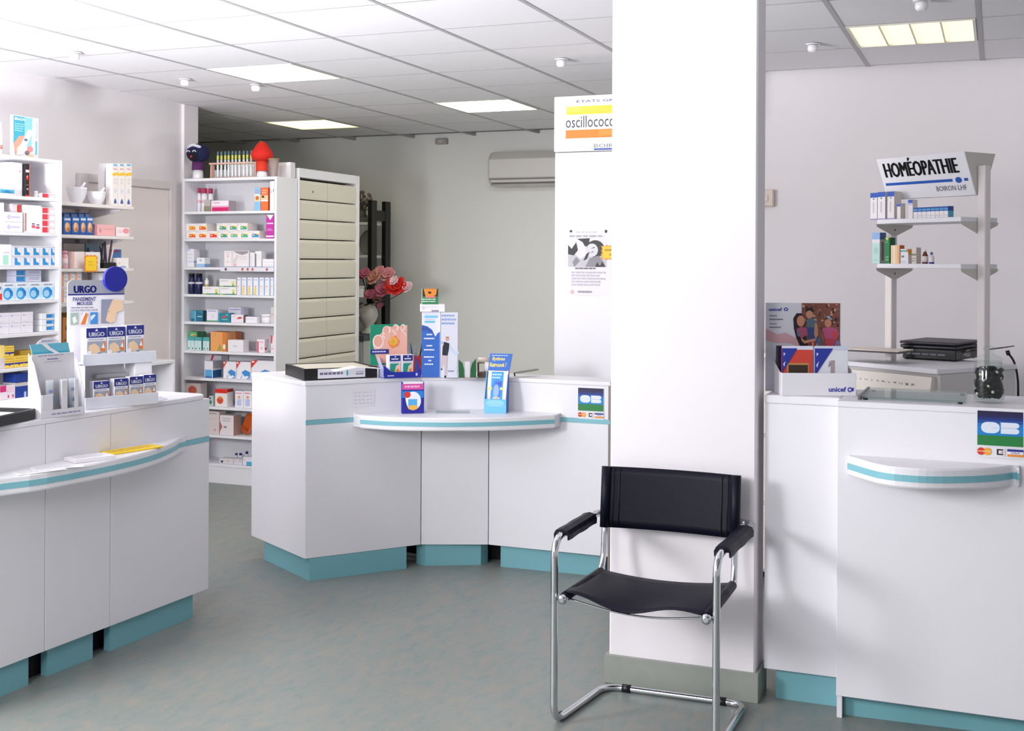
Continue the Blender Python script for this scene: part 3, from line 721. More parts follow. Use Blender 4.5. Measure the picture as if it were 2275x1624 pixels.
# vase with flowers
vx, vy = on_y(818, 700, 8.93).x, 8.93
vz = .9455
v = thing('flower_vase', 'white footed urn holding pink and red artificial flowers in the back corner', 'vase', (vx, vy, vz))
part(MB().lathe([(.055, 0), (.06, .012), (.035, .03), (.028, .055), (.06, .10), (.082, .15), (.075, .2), (.058, .225), (.075, .25), (.068, .25), (.05, .226)], 22), 'urn', mat('white_ceramic', '#d5d0c8', .35, noise=.05), v)
GRN = mat('leaf_dark_green', '#23301f', .6, noise=.3); 
def bloom(c, r, M, par, seed):
    rnd = random.Random(seed); mb = MB()
    for ring, (nn, tilt, sc_) in enumerate(((5, .35, .55), (7, .8, .85), (8, 1.25, 1.0))):
        for k in range(nn):
            a = 2*PI*k/nn + ring*.5 + rnd.random()*.3; d = Vector((math.cos(a)*math.sin(tilt), math.sin(a)*math.sin(tilt), math.cos(tilt)))
            s_ = Vector((-math.sin(a), math.cos(a), 0)); up = d.cross(s_)
            q = [Vector((0, 0, 0)), d*r*sc_*.55+s_*r*.38, d*r*sc_+s_*r*.22-up*r*.1*rnd.random(), d*r*sc_*1.05, d*r*sc_-s_*r*.22-up*r*.12*rnd.random(), d*r*sc_*.55-s_*r*.38]
            off = -d*0
            vs = [Vector(c)+x for x in q] + [Vector(c)+x+up*.003 for x in q]
            mb.add(vs, [(0, 1, 2, 3, 4, 5), (6, 11, 10, 9, 8, 7)] + [(i, 6+i, 6+(i+1) % 6, (i+1) % 6) for i in range(6)])
    # tilt the bloom towards the room
    Mx = Matrix.Translation(Vector(c)) @ Matrix.Rotation(1.0, 4, 'X') @ Matrix.Rotation(.3*rnd.uniform(-1, 1), 4, 'Y') @ Matrix.Translation(-Vector(c))
    mb.v = [tuple(Mx @ Vector(x)) for x in mb.v]
    return part(mb, 'flower', M, par)
PK = mat('petal_pink', '#e59a9e', .7, noise=.15); PK2 = mat('petal_rose', '#d3728a', .7, noise=.2); SAL = mat('petal_salmon', '#e8a890', .7, noise=.15); RED = mat('petal_red', '#d6231c', .65, noise=.15); LPK = mat('petal_pale_pink', '#efc9d0', .7, noise=.1)
fl_px = [(812, 608, .05, PK2, 'a'), (833, 618, .075, SAL, 'b'), (845, 603, .05, PK, 'c'), (862, 612, .07, PK, 'd'), (876, 625, .045, LPK, 'e'), (880, 638, .095, RED, 'f'),
         (850, 646, .075, PK2, 'g'), (838, 662, .05, PK, 'h'), (822, 655, .05, PK2, 'i'), (803, 612, .045, RED, 'j'), (845, 680, .03, PK2, 'k'), (855, 630, .05, PK, 'l')]
for k, (px, py, rr_, M, _) in enumerate(fl_px):
    p = on_y(px, py, vy-.08+.02*(k % 4)); bloom((p.x-vx, p.y-vy, p.z-vz), rr_, M, v, k)
    part(MB().tube([(0, 0, .22), ((p.x-vx)*.5, (p.y-vy)*.5, .25+(p.z-vz-.25)*.6), (p.x-vx, p.y-vy+.01, p.z-vz-.01)], .004, 6), 'stem', GRN, v)
p = on_y(906, 640, vy-.05)
bloom((p.x-vx, p.y-vy, p.z-vz), .055, LPK, v, 99)
part(MB().tube([(0, 0, .22), ((p.x-vx)*.6, -.03, .30), (p.x-vx, p.y-vy+.005, p.z-vz-.01)], .003, 6), 'stem', GRN, v)
lv = MB(); rnd = random.Random(5)
for k in range(26):
    a = rnd.random()*2*PI; r0 = .03+.1*rnd.random(); z = .24+.16*rnd.random(); c = Vector((math.cos(a)*r0+.05, math.sin(a)*r0*.6-.02, z)); d = Vector((math.cos(a), math.sin(a), rnd.uniform(-.6, .4))).normalized()*.055; s_ = d.cross(Vector((0, 0, 1))).normalized()*.02
    lv.add([c, c+d*.5+s_, c+d, c+d*.5-s_, c+Vector((0, 0, .002)), c+d*.5+s_+Vector((0, 0, .004)), c+d+Vector((0, 0, .002)), c+d*.5-s_+Vector((0, 0, .004))], [(0, 1, 2, 3), (7, 6, 5, 4), (0, 4, 5, 1), (1, 5, 6, 2), (2, 6, 7, 3), (3, 7, 4, 0)])
part(lv, 'leaves', GRN, v, kind='stuff')
# things on the black stand and the grey cabinet
p = on_y(813, 470, 9.40)
solo(MB().box(-.09, .09, -.07, .07, 0, .05, .004), 'grey_box', card('#6b6a70'), 'grey box on the top shelf of the black stand', 'box', (p.x-.02, 9.40, 1.8905))
dv = thing('dried_globe', 'brownish dried flower globe on the black stand', 'ornament', (p.x-.035, 9.40, 1.941))
DRY = mat('dried_stems', '#8d7f74', .8, noise=.35, nscale=30)
gb = MB(); rnd = random.Random(3)
for k in range(70):
    a = rnd.random()*2*PI; b = math.acos(rnd.uniform(-.7, 1)); d = Vector((math.sin(b)*math.cos(a), math.sin(b)*math.sin(a), math.cos(b))); e = Vector((0, 0, .13))+d*.088
    gb.tube([Vector((0, 0, .02)), Vector((0, 0, .08))+d*.04, e], [.003, .0025, .002], 5); gb.ball(e, .016, 6, 4)
part(gb, 'dried_heads', DRY, dv); part(MB().lathe([(.04, 0), (.045, .01), (.03, .03), (.035, .06)], 16), 'pot', mat('clay_grey', '#77706b', .7, noise=.1), dv)
p = on_y(843, 540, 9.42)
pt = thing('oval_plate', 'grey oval plate leaning in the black stand', 'plate', (-5.16, 9.44, 1.6045))
plm = MB().lathe([(.02, -.012), (.09, -.008), (.115, .004), (.112, .008), (.085, -.002), (.02, -.006)], 24, sx=.75)
plm.v = [tuple(Matrix.Translation((0, 0, .115)) @ Matrix.Rotation(1.35, 4, 'X') @ Vector(x)) for x in plm.v]
part(plm, 'plate', mat('grey_stoneware', '#a3a29c', .5, noise=.1), pt)
p = on_y(808, 550, 9.38)
tp = thing('green_plant', 'small dark green plant in a bowl on the black stand', 'plant', (p.x-.17, 9.38, 1.6045))
part(MB().lathe([(.04, 0), (.07, .03), (.075, .05), (.06, .05)], 18), 'bowl', mat('olive_bowl', '#6c7048', .5, noise=.1), tp)
lf = MB(); rnd = random.Random(8)
for k in range(12):
    a = rnd.random()*2*PI; l = .1+.06*rnd.random(); d = Vector((math.cos(a)*.5, math.sin(a)*.5, 1)).normalized()
    lf.tube([(0, 0, .045), tuple(d*l*.6+Vector((0, 0, .045))), tuple(d*l+Vector((math.cos(a)*.04, math.sin(a)*.04, .04)))], [.006, .014, .002], 6, flat=.3)
part(lf, 'leaf_blades', GRN, tp)
p = on_y(812, 652, 8.85)
wb = thing('wall_holder', 'small white tray holder fixed at the side of the drawer cabinet', 'holder', (-4.66, DY1+.001, 1.27))
part(MB().box(-.09, .085, 0, .10, 0, .075, .004), 'tray', mat('holder_white', '#cfc9c3', .5, noise=.03), wb); part(MB().box(-.095, .09, -.0005, .105, .0755, .087, .002), 'rim', mat('holder_white', '#cfc9c3'), wb)
nt_ = thing('white_notice', 'white sheet hanging on the far side of the drawer cabinet', 'notice', (-4.60, DY1+.001, .97))
part(MB().box(-.08, .036, 0, .004, 0, .17, .001), 'sheet', card('#eeedf2'), nt_); part(MB().box(-.08, .036, .0041, .012, .155, .172, .001), 'clip', CHROME, nt_)

# ---- tall white cabinet with the lit looking sign, behind the middle counter
TY = 6.30; TX0, TX1 = -2.276, -1.72
tc_ = thing('tall_cabinet', 'tall white cabinet behind the middle counter carrying the yellow and orange sign', 'cabinet', (-2.0, TY+.2, 0))
TW = mat('bright_white_cabinet', '#f2f0f4', .45, noise=.02)
wpart(MB().box(TX0, TX1, TY+.019, TY+.42, .05, 2.155, .002), 'body', TW, tc_)
wpart(MB().box(TX0, TX1, TY, TY+.0185, .06, 2.155, .0025), 'door', TW, tc_)
wpart(MB().box(TX0+.02, TX1-.02, TY+.04, TY+.40, 0, .0495), 'plinth', BLK, tc_)
sg = thing('brand_sign', 'white sign with yellow and orange bands on top of the tall white cabinet', 'sign', (-2.0, TY-.02, 2.158))
SX0, SX1 = on_y(1231, 270, TY-.02).x, on_y(1231, 270, TY-.02).x+.565
wpart(MB().box(SX0, SX1, TY-.02, TY+.13, 2.158, 2.462, .003), 'case', TW, sg)
W_ = SX1-SX0
def su(px): return (on_y(px, 270, TY-.02).x-SX0)/W_
a_ = [T('ÉTATS GRIPPAUX', su(1281), .875, .90, .93, '#4a4a90', .01), R(su(1258), .66, .955, .81, '#fbcf3d'), R(su(1258), .72, su(1290), .81, '#fbd85e'),
      T('oscillococcinum', su(1257), .425, su(1257)+.70, .635, '#4a4a52', .004), R(su(1257), .235, .955, .385, '#f4821f'), R(su(1330), .27, .955, .37, '#f59330'),
      T('BOIRON', su(1320), .055, su(1320)+.34, .12, '#77757e'), R(su(1320), .012, su(1320)+.36, .042, '#2b4ba8')]
art('sign_face', a_, (SX0+2.0, -.0, 0), (W_, 0, 0), (0, 0, .304), sg)
# poster with black and white photograph
q0, q1 = on_y(1260, 656, TY), on_y(1362, 508, TY)
po = thing('poster', 'white poster with a black and white photograph on the tall white cabinet', 'poster', (q0.x, TY-.0005, q0.z))
pw, ph = q1.x-q0.x, q1.z-q0.z
part(MB().box(0, pw, -.0015, 0, 0, ph), 'paper', card('#f1edf3'), po)
K_ = '#26262b'; G1 = '#8d8a92'; G2 = '#c9c6cd'
ps = [EL(.08, .965, .03, .02, K_), EL(.85, .96, .03, .025, K_), LN(.2, .93, .75, .97, '#cfcad3', 1), LN(.05, .86, .9, .92, '#b9b4bf', 1),
      R(.02, .43, .86, .86, '#e9e6ec'), PL(G2, (.02, .43), (.86, .43), (.86, .6), (.55, .66), (.3, .55), (.02, .7)), PL(K_, (.02, .62), (.02, .76), (.1, .7), (.2, .8), (.24, .68), (.15, .6)),
      PL(K_, (.22, .85), (.5, .86), (.48, .77), (.4, .73), (.34, .8)), EL(.62, .70, .2, .13, K_), EL(.55, .68, .13, .1, '#dddadf'), PL(K_, (.42, .62), (.5, .66), (.44, .55), (.36, .52)), PL(K_, (.52, .7), (.6, .73), (.61, .715)), PL(K_, (.5, .64), (.58, .665), (.58, .65)),
      PL(G1, (.5, .56), (.7, .6), (.8, .5), (.6, .43), (.4, .43)), PL(K_, (.62, .43), (.66, .5), (.72, .45), (.78, .51), (.84, .44), (.84, .43)), PL(G1, (.12, .5), (.2, .58), (.28, .52), (.16, .43)),
      LN(.18, .385, .7, .43, '#77747c', 1), LN(.1, .14, .85, .37, '#c6c1cb', 5), EL(.11, .055, .035, .03, '#e9c3ca'), LN(.24, .03, .62, .085, '#a29ea8', 1)]
art('poster_print', ps, (0, -.0016, 0), (pw, 0, 0), (0, 0, ph), po)
s0 = on_y(1334, 578, TY-.004)
st_ = thing('price_star', 'yellow star shaped price card with orange rim on the poster', 'price card', (s0.x, TY-.0035, s0.z))
def star(mb, cx, cz, rx, rz_, y0, y1, n=13, k=.86, rot=0):
    pts = []
    for i in range(2*n):
        a = PI*i/n+rot; kk = 1 if i % 2 == 0 else k
        ca, sa = math.cos(a), math.sin(a); q = max(abs(ca), abs(sa)); pts.append((cx+rx*kk*ca/q*.96, cz+rz_*kk*sa/q*.96))
    n2 = len(pts); mb.add([(x, y0, z) for x, z in pts]+[(x, y1, z) for x, z in pts], [list(range(n2)), list(range(n2, 2*n2))[::-1]]+[(i, n2+i, n2+(i+1) % n2, (i+1) % n2) for i in range(n2)])
    return mb
part(star(MB(), .055, .042, .055, .042, -.0015, 0), 'card_rim', card('#ee8a1c'), st_)
part(MB().box(.012, .098, -.0022, -.00155, .009, .075), 'card_face', card('#f8ce2e'), st_)
art('card_print', [LN(.15, .55, .9, .85, '#b87a1a', 1), LN(.45, .2, .85, .45, '#b87a1a', 1)], (.012, -.0023, .009), (.086, 0, 0), (0, 0, .066), st_)

# ---- homoeopathy gondola, cabinet and printer behind the right counter
def cw(lat, d, z): p = RGT0*lat + FWD*d; return Vector((p.x, p.y, z))
PA, PB = cw(1.722, 5.5, 0), cw(1.980, 5.08, 0)
ax = (PB-PA).normalized(); nf = Vector((ax.y, -ax.x, 0))
if nf.dot(-FWD) < 0: nf = -nf
yawg = math.atan2(ax.y, ax.x); Lg = (PB-PA).length
HZ = 1.112
go = thing('gondola_shelf', 'white two post gondola shelf standing on the homoeopathy cabinet', 'shelf', (PA.x, PA.y, HZ+.0005), yawg)
# local frame: x along the gondola (A->B), front side = local -y
GP = mat('gondola_post', '#e6dfde', .45, noise=.03); GB = mat('gondola_bracket', '#cfc9c4', .5, noise=.03)
for x in (0, Lg): part(MB().box(x-.019, x+.019, -.019, .019, 0, 1.965-HZ, .003), 'post', GP, go)
ZU, ZL = 1.728, 1.531
for zz, nm in ((ZU, 0), (ZL, 1)):
    part(MB().box(.022, Lg-.0225, -.118, .118, zz-HZ, zz-HZ+.02, .002), 'shelf_board', SHELFW, go)
    for x in (.0195, Lg-.0220):
        tr = MB(); t0 = zz-HZ-.0005; vs = [(x, -.122, t0), (x, .122, t0), (x, .115, t0-.012), (x, .012, t0-.05), (x, -.012, t0-.05), (x, -.115, t0-.012)]
        vs += [(v_[0]+.002, v_[1], v_[2]) for v_ in vs]
        tr.add(vs, [list(range(6)), list(range(6, 12))[::-1]]+[(i, 6+i, 6+(i+1) % 6, (i+1) % 6) for i in range(6)]); b_ = part(tr, 'bracket', GB, go)
        part(MB().tube([(x+.001, 0, t0-.024), (x+.004, 0, t0-.024)], .004, 8), 'screw', mat('screw_dark', '#47413e', .4, metal=.6, noise=.1), go) if x < .1 else None
# V shaped header, text on the front board
HT, HB = 2.02-HZ, 1.842-HZ
hd = thing('homeopathy_sign', 'tilted white sign reading homéopathie on top of the gondola posts', 'sign', (PA.x, PA.y, HZ+.0005), yawg)
def board(mb, y_t, y_b, x0=-.0, x1=Lg-.024, t=.004):
    s_ = 1 if y_t < 0 else -1
    vs = [(x0, y_b, HB), (x1, y_b, HB), (x1, y_t, HT), (x0, y_t, HT)]; vs += [(a, b+t*s_*1.0, c) for a, b, c in vs]
    return mb.add(vs, [(0, 1, 2, 3), (7, 6, 5, 4), (0, 4, 5, 1), (1, 5, 6, 2), (2, 6, 7, 3), (3, 7, 4, 0)])
part(board(MB(), -.100, -.0245), 'front_board', SHELFW, hd); part(board(MB(), .100, .0245), 'rear_board', SHELFW, hd)
en = MB(); x = Lg-.0235; vs = [(x, -.1, HT), (x, .1, HT), (x, .024, HB), (x, -.024, HB)]; vs += [(a+.003, b, c) for a, b, c in vs]
en.add(vs, [(0, 1, 2, 3), (7, 6, 5, 4), (0, 4, 5, 1), (1, 5, 6, 2), (2, 6, 7, 3), (3, 7, 4, 0)]); part(en, 'end_cheek', GB, hd)
x0 = .0; WL = Lg-.024
hs = [[T('HOMÉOPATHIE', .055+k*.003, .53, .885+k*.003, .975, '#101013', 0) for k in range(6)], R(.03, .335, .80, .40, '#1d57b4'), EL(.865, .365, .035, .07, '#1d57b4'), R(.925, .335, .968, .40, '#1d57b4'), T('BOIRON LHF', .60, .13, .93, .25, '#6f6a70', .006)]
art('sign_print', hs, (x0, -.0248, HB), (WL, 0, 0), (0, -.0755, HT-HB), hd)
# cabinet under it
CA, CB = cw(1.537, 5.417, 0), cw(1.772, 5.04, 0)
axc = (CB-CA).normalized(); ncx = Vector((axc.y, -axc.x, 0)); 
if ncx.dot(-FWD) < 0: ncx = -ncx
yawc = math.atan2(axc.y, axc.x); Lc = (CB-CA).length
hc = thing('homeopathy_cabinet', 'white homoeopathy drawer cabinet behind the right counter', 'cabinet', (CB.x, CB.y, 0), yawc)
part(MB().box(-1.15, 0, .02, .52, .04, HZ-.022, .002), 'body', mat('grey_white_laminate', '#d3d0d0', .5, noise=.03), hc)
part(MB().box(-1.155, .004, -.004, .525, HZ-.0215, HZ, .003), 'top_board', SHELFW, hc)
part(MB().box(-1.15, 0, .06, .5, 0, .0395), 'plinth', BLK, hc)
IV = mat('ivory_plastic', '#e7dfd6', .45, noise=.02)
for k in range(4):
    zt_ = HZ-.035-k*.255; zb_ = zt_-.24
    fa = MB(); pr = [(.019, zt_), (-.006, zt_), (-.02, zt_-.085), (-.02, zb_+.012), (.019, zb_)]; n5 = len(pr)
    fa.add([(xx, y_, z_) for xx in (-Lc-.02, -.022) for y_, z_ in pr], [list(range(n5)), list(range(n5, 2*n5))[::-1]]+[(i, n5+i, n5+(i+1) % n5, (i+1) % n5) for i in range(n5)])
    dw = part(fa, 'drawer', IV, hc)
    part(MB().box(-Lc+.04, -.105, -.0235, -.0205, zt_-.118, zt_-.098, .001), 'grip_slot', mat('slot_taupe', '#8d867e', .6, noise=.1), dw)
    part(MB().box(-Lc+.075, -.11, -.026, -.0238, zt_-.112, zt_-.101, .0008), 'grip_bar', mat('grip_grey', '#d2d0d3', .35, noise=.03), dw)
    if k == 0:
        art('lettering', [T(c_, .06+i*.077, .2, .06+i*.077+.036, .8, '#8d8a8c', .01) for i, c_ in enumerate('HOMÉOPATHIE')], (-Lc-.02, -.0068, zt_-.07), (Lc-.03, 0, 0), (0, -.0075, .046), dw)
for k in range(3):
    part(MB().box(-1.145, -Lc-.03, .0, .0195, .06+k*.33, .37+k*.33, .002), 'drawer', IV, hc)
# printer: low black machine on the cabinet
F0, F1 = on_z(2000, 797, HZ), on_z(2124, 804, HZ)
axp = (F1-F0).normalized(); yawp = math.atan2(axp.y, axp.x); Lp = (F1-F0).length
pr_ = thing('printer', 'flat black office printer on the homoeopathy cabinet', 'printer', (F0.x, F0.y, HZ+.0005), yawp)
PH = z_at(F1, 762)-HZ
part(MB().box(0.01, Lp, .0, .30, .004, PH*.62, .004), 'body', BLACKP, pr_)
part(MB().box(-.0, Lp+.004, -.004, .31, PH*.62+.0005, PH*.80, .004), 'upper_body', mat('printer_dark', '#22222b', .4, noise=.1), pr_)
part(MB().box(.0, Lp+.006, -.012, .315, PH*.80+.004, PH, .004), 'lid', mat('printer_lid', '#3d3942', .5, noise=.1), pr_)
for xx in (.02, Lp-.02):
    for yy in (.03, .27): part(MB().lathe([(.01, 0), (.01, .0035)], 10, xx, yy, 0), 'foot', BLACKP, pr_)
art('control_print', [LN(.08, .3, .92, .7, '#8d8b98', 1)], (.01, -.0002, .008), (Lp-.02, 0, 0), (0, 0, PH*.45), pr_)
art('side_sticker', [PL('#b9b5b2', (.15, .35), (.55, .9), (.95, .9), (.95, .1), (.7, .1)), R(.86, .15, .95, .9, '#c78a72')], (Lp+.0002, .07, .01), (0, .12, 0), (0, 0, PH*.5), pr_)
tt = on_z(1960, 778, HZ+PH*.63); 
pl_ = Vector((PA.x-F0.x, PA.y-F0.y, 0)); py_ = -math.sin(yawp)*pl_.x+math.cos(yawp)*pl_.y; px_ = math.cos(yawp)*pl_.x+math.sin(yawp)*pl_.y
ty = MB().box(-.14, .13, py_-.21, py_-.03, PH*.55, PH*.55+.006, .002); part(ty, 'paper_tray', mat('tray_grey', '#55515a', .5, noise=.05), pr_)
part(MB().box(-.135, .125, py_-.205, py_-.032, PH*.55+.0065, PH*.55+.011, .001), 'paper_sheet', card('#efe3d6'), pr_)
ot = MB(); ot.add([(Lp+.001, .10, PH*.40), (Lp+.001, .26, PH*.40), (Lp+.16, .30, PH*.72), (Lp+.16, .14, PH*.72), (Lp+.001, .10, PH*.46), (Lp+.001, .26, PH*.46), (Lp+.16, .30, PH*.78), (Lp+.16, .14, PH*.78)], [(0, 3, 2, 1), (4, 5, 6, 7), (0, 1, 5, 4), (1, 2, 6, 5), (2, 3, 7, 6), (3, 0, 4, 7)])
part(ot, 'output_tray', BLACKP, pr_)
pc = [on_d(px, py, 5.46) for px, py in ((2240, 785), (2252, 800), (2259, 825), (2262, 850), (2262, 880))]
pc = [Vector((v_.x, v_.y, v_.z)) for v_ in pc]
cb = MB().tube(fillet(pc, .05, 5), .005, 8); c0 = pc[0]
co = thing('power_cable', 'black cable hanging down behind the printer and the glass jar', 'cable', tuple(pc[0])); wpart(cb, 'cord', BLACKP, co); wpart(MB().tube([pc[0]+Vector((-.004, 0, .012)), pc[0]+Vector((.002, 0, -.008))], .009, 8), 'plug', BLACKP, co)
# ================================================================== GOODS ON THE SHELVES
def Wd(i, n):
    o = ['first', 'second', 'third', 'fourth', 'fifth', 'sixth', 'seventh', 'eighth', 'ninth', 'tenth']
    if n == 1: return ''
    return 'leftmost' if i == 0 else 'rightmost' if i == n-1 else o[i]
class Unit:
    """a shelf front plane: kind 'y' faces the viewer along -y, kind 'x' faces along +x"""
    def __init__(s, kind, pos, tops, deep=.235, lo=-99, hi=99): s.k, s.pos, s.tops, s.deep, s.lo, s.hi, s.used = kind, pos, tops, deep, lo, hi, {}
    def pt(s, px, py, sb): return on_y(px, py, s.pos+sb) if s.k == 'y' else on_x(px, py, s.pos-sb)
    def place(s, shelf, x0, x1, yt, label, body='#f1eff3', dep=.1, sb=.02, yb=None, zb=None, turn=0, fn=None, **kw):
        zt = s.tops[shelf]
        a = s.pt(x0, yt, sb); b = s.pt(x1, yt, sb)
        z0 = zt+.0006 if yb is None and zb is None else (zb if zb is not None else s.pt(.5*(x0+x1), yb, sb).z)
        h = kw.pop('h', None) or .5*(a.z+b.z)-z0
        if shelf > 0: h = min(h, s.tops[shelf-1]-.0225-z0)
        l0, l1 = (a.x, b.x) if s.k == 'y' else (a.y, b.y)
        if fn:
            wr = (x1-x0)*depth((a+b)/2)/F_PX; c = (l0+l1)/2; l0, l1 = c-wr/2, c+wr/2; dep = wr
        l0, l1 = max(l0, s.lo), min(l1, s.hi)
        # neighbours on the same board never interpenetrate: trim sideways, else move behind
        for q0, q1, e0, e1, f0, f1 in s.used.get(shelf, []):
            if l0 < q1 and l1 > q0 and sb < e1 and sb+dep > e0 and z0 < f1-.0005 and z0+h > f0+.0005:
                ov = min(l1, q1)-max(l0, q0)
                if ov < .45*(l1-l0) and not fn:
                    if l0 < q0: l1 = q0-.0008
                    else: l0 = q1+.0008
                elif sb >= e0 and e1+.001+dep < s.deep: sb = e1+.001
                elif sb >= e0: sb = e1+.001; dep = max(.012, s.deep-sb) if not fn else dep
                else: dep = max(.01, e0-.001-sb) if not fn else dep
        s.used.setdefault(shelf, []).append((l0, l1, sb, sb+dep, z0, z0+h))
        w_ = l1-l0-.0012
        if s.k == 'y': loc = ((l0+l1)/2, s.pos+sb+dep/2, z0); rz = turn
        else: loc = (s.pos-sb-dep/2, (l0+l1)/2, z0); rz = PI/2+turn
        if fn: return fn(loc, rz, w_, h, label, kw)
        return carton(label, w_, dep, h, loc, rz, body, **kw)
V2 = Unit('y', U2Y, [z+.0095 for z in U2S], .248, U2X0+.0195, U2X1-.0195)
V1 = Unit('x', U1X, [z+.0095 for z in U1S], .37, 4.43, U1Y1-.0235)
VS = Unit('x', SSX, [z+.0095 for z in SSZ], .31)

def bottle(body, cap, band=None, r=.022, h=.14, caph=.03, shoulder=.85, neck=.5, name='bottle'):
    def fn(loc, rz, w_, h_, label, kw):
        r_ = w_/2; t = thing(name, label, kw.get('cat', 'bottle'), loc, rz, kw.get('group'))
        ch_ = h_*kw.get('cap', .2); bh = h_-ch_
        part(MB().lathe([(r_*.9, 0), (r_, .004), (r_, bh*shoulder), (r_*.85, bh*(shoulder+.08)), (r_*neck, bh-.001)], 18), 'body', mat('bottle_'+body.strip('#'), body, .35, noise=.03), t)
        rc = r_*kw.get('capr', neck+.08)
        part(MB().lathe([(rc, bh-.0008), (rc, h_-.003), (rc*.85, h_)], 16), 'cap', mat('cap_'+cap.strip('#'), cap, .35, noise=.03), t)
        if band:
            c, v0, v1 = band; part(MB().lathe([(r_*1.012, bh*v0), (r_*1.012, bh*v1)], 18), 'label_band', card(c), t)
        return t
    return fn
# ---------------- front facing unit, bay by bay from the top
gU2 = 'boxes on the front facing shelf unit'
V2.place(0, 417, 429, 427, 'small plain white bottle at the left end of the top bay', fn=bottle('#efecee', '#f4f2f4'), sb=.09)
for i, (a, b) in enumerate(((428, 442), (443, 457.5), (459, 471))):
    V2.place(0, a, b, 417+i*.8, '%s white bottle with magenta cap in the top bay' % Wd(i, 3), fn=bottle('#f3edf2', '#c92a5d', ('#f0c3d4', .48, .64), shoulder=.88, neck=.62), cap=.2, capr=.78, group='magenta capped bottles', sb=.12+.012*i)
V2.place(0, 453, 467, 443.5, 'small grey and olive box before the magenta capped bottles', '#b7b4b2', .04, .01, front=[R(0, 0, 1, .45, '#8e876f')])
V2.place(0, 469, 508, 445.5, 'white carton with magenta band lying in the top bay', '#f3e9f0', .09, .015, front=[R(.05, 0, 1, .36, '#d3246b'), R(.05, .36, 1, .5, '#eba6c6'), LN(.12, .68, .55, .9, '#d9a3c0', 1)], side=[R(0, 0, 1, 1, '#b9a8b0')])
V2.place(0, 565.5, 578.8, 417, 'tall light blue carton with orange picture in the top bay', '#8fbfe2', .06, .02, front=[R(0, .40, 1, .66, '#f3d3b8'), EL(.45, .55, .3, .09, '#c8702f'), R(0, .66, .95, .72, '#f5efe6'), LN(.1, .74, .9, .92, '#b59bc4', 2)])
V2.place(0, 579.5, 596, 416.5, 'tall orange carton with picture band in the top bay', '#ef7440', .07, .02, front=[R(0, .42, 1, .66, '#f4c79c'), EL(.3, .6, .2, .05, '#4a2a1c'), R(0, .40, 1, .47, '#f6ede4'), LN(.15, .72, .9, .92, '#f7b294', 2)], side=[R(0, 0, 1, 1, '#cf5526')])
V2.place(0, 599.5, 609.5, 402.5, 'tall plain white carton at the right end of the top bay', '#f3f1f6', .1, .012, front=[R(.1, .58, .45, .7, '#c6c3e6'), R(.75, .62, .9, .74, '#77758a')])
# second bay: two tiers of small cartons
hb = V2.pt(500, 513, .02).z - V2.tops[1] - .001
def blister(cA, cB='#f7cf45'):
    return [PL(cA, (.30, .16), (.95, .16), (.95, .42), (.62, .62), (.30, .62)), PL(cB, (.55, .66), (.97, .66), (.97, .42), (.66, .58)), LN(.05, .72, .6, .9, '#d9cfd4', 1), EL(.45, .42, .1, .1, '#ffffff' if cA[1] == 'z' else cB)]
tier = [(411, 435.5, '#e8642c', 'orange'), (435.5, 459, '#e8642c', 'orange'), (459, 483.5, '#e2344a', 'red'), (484, 506, '#3fa39b', 'teal'), (506, 529, '#6bbcae', 'pale teal'), (529, 552, '#4bb09a', 'teal'), (552, 576.5, '#3a8fd8', 'blue')]
cnt = {'orange': 0, 'teal': 0}
for i, (a, b, c, nm) in enumerate(tier):
    if nm in cnt: nm2 = ('left ' if cnt[nm] == 0 else 'right ')+nm; cnt[nm] += 1
    else: nm2 = nm
    V2.place(1, a, b, 513, 'white tablet carton with %s mark, lower tier of second bay' % nm2, '#f4ecec', .12, .02, h=hb, front=blister(c), group='tablet cartons in two tiers')
for i, (a, b, c, nm) in enumerate([(411, 435.5, '#ec8a35', 'first orange'), (435.5, 459, '#e8642c', 'second orange'), (481, 504, '#3fa39b', 'left teal'), (504, 527, '#45aaa2', 'middle teal'), (527.5, 550, '#41b09c', 'right teal')]):
    V2.place(1, a, b, 491.5, 'white tablet carton with %s mark, upper tier of second bay' % nm, '#f4ecec', .12, .02, h=hb, zb=V2.tops[1]+.0016+hb, front=blister(c), group='tablet cartons in two tiers')
V2.place(1, 591, 608.5, 477.5, 'tall magenta carton with white notch at the right of the second bay', '#c436a8', .07, .015, front=[PL('#f6eef8', (.08, 1), (.95, 1), (.55, .78)), LN(.1, .58, .95, .7, '#f3d7f0', 1), R(.05, .33, .95, .345, '#e6b4df'), LN(.2, .36, .8, .42, '#e6b4df', 1), R(0, .06, 1, .12, '#f6eef8')])
# third bay
V2.place(2, 411, 431, 553, 'tall white carton with blue line at the left of the third bay', '#ece9f0', .07, .03, front=[R(0, .27, 1, .33, '#b9cbea'), R(.05, .9, .5, .98, '#aac7e4'), LN(.1, .4, .9, .8, '#dcd9e2', 2)], side=[R(0, .25, 1, .33, '#7ea0d4')])
V2.place(2, 436.5, 455, 572.5, 'white carton with light blue foot in the third bay', '#eef0f6', .06, .02, front=[R(0, 0, 1, .34, '#9cc2ea'), EL(.5, .72, .12, .12, '#b5b3bb')], side=[R(0, 0, 1, .34, '#7fa4cf')])
V2.place(2, 497, 514.5, 557.5, 'narrow white carton with pale red print in the third bay', '#f2eaee', .08, .03, front=[R(0, 0, .08, 1, '#c7d1bd'), R(.45, .62, .6, .72, '#e6a6ae'), R(.4, .3, .6, .36, '#e6b6be'), LN(.3, .75, .8, .95, '#e0cfd6', 2)])
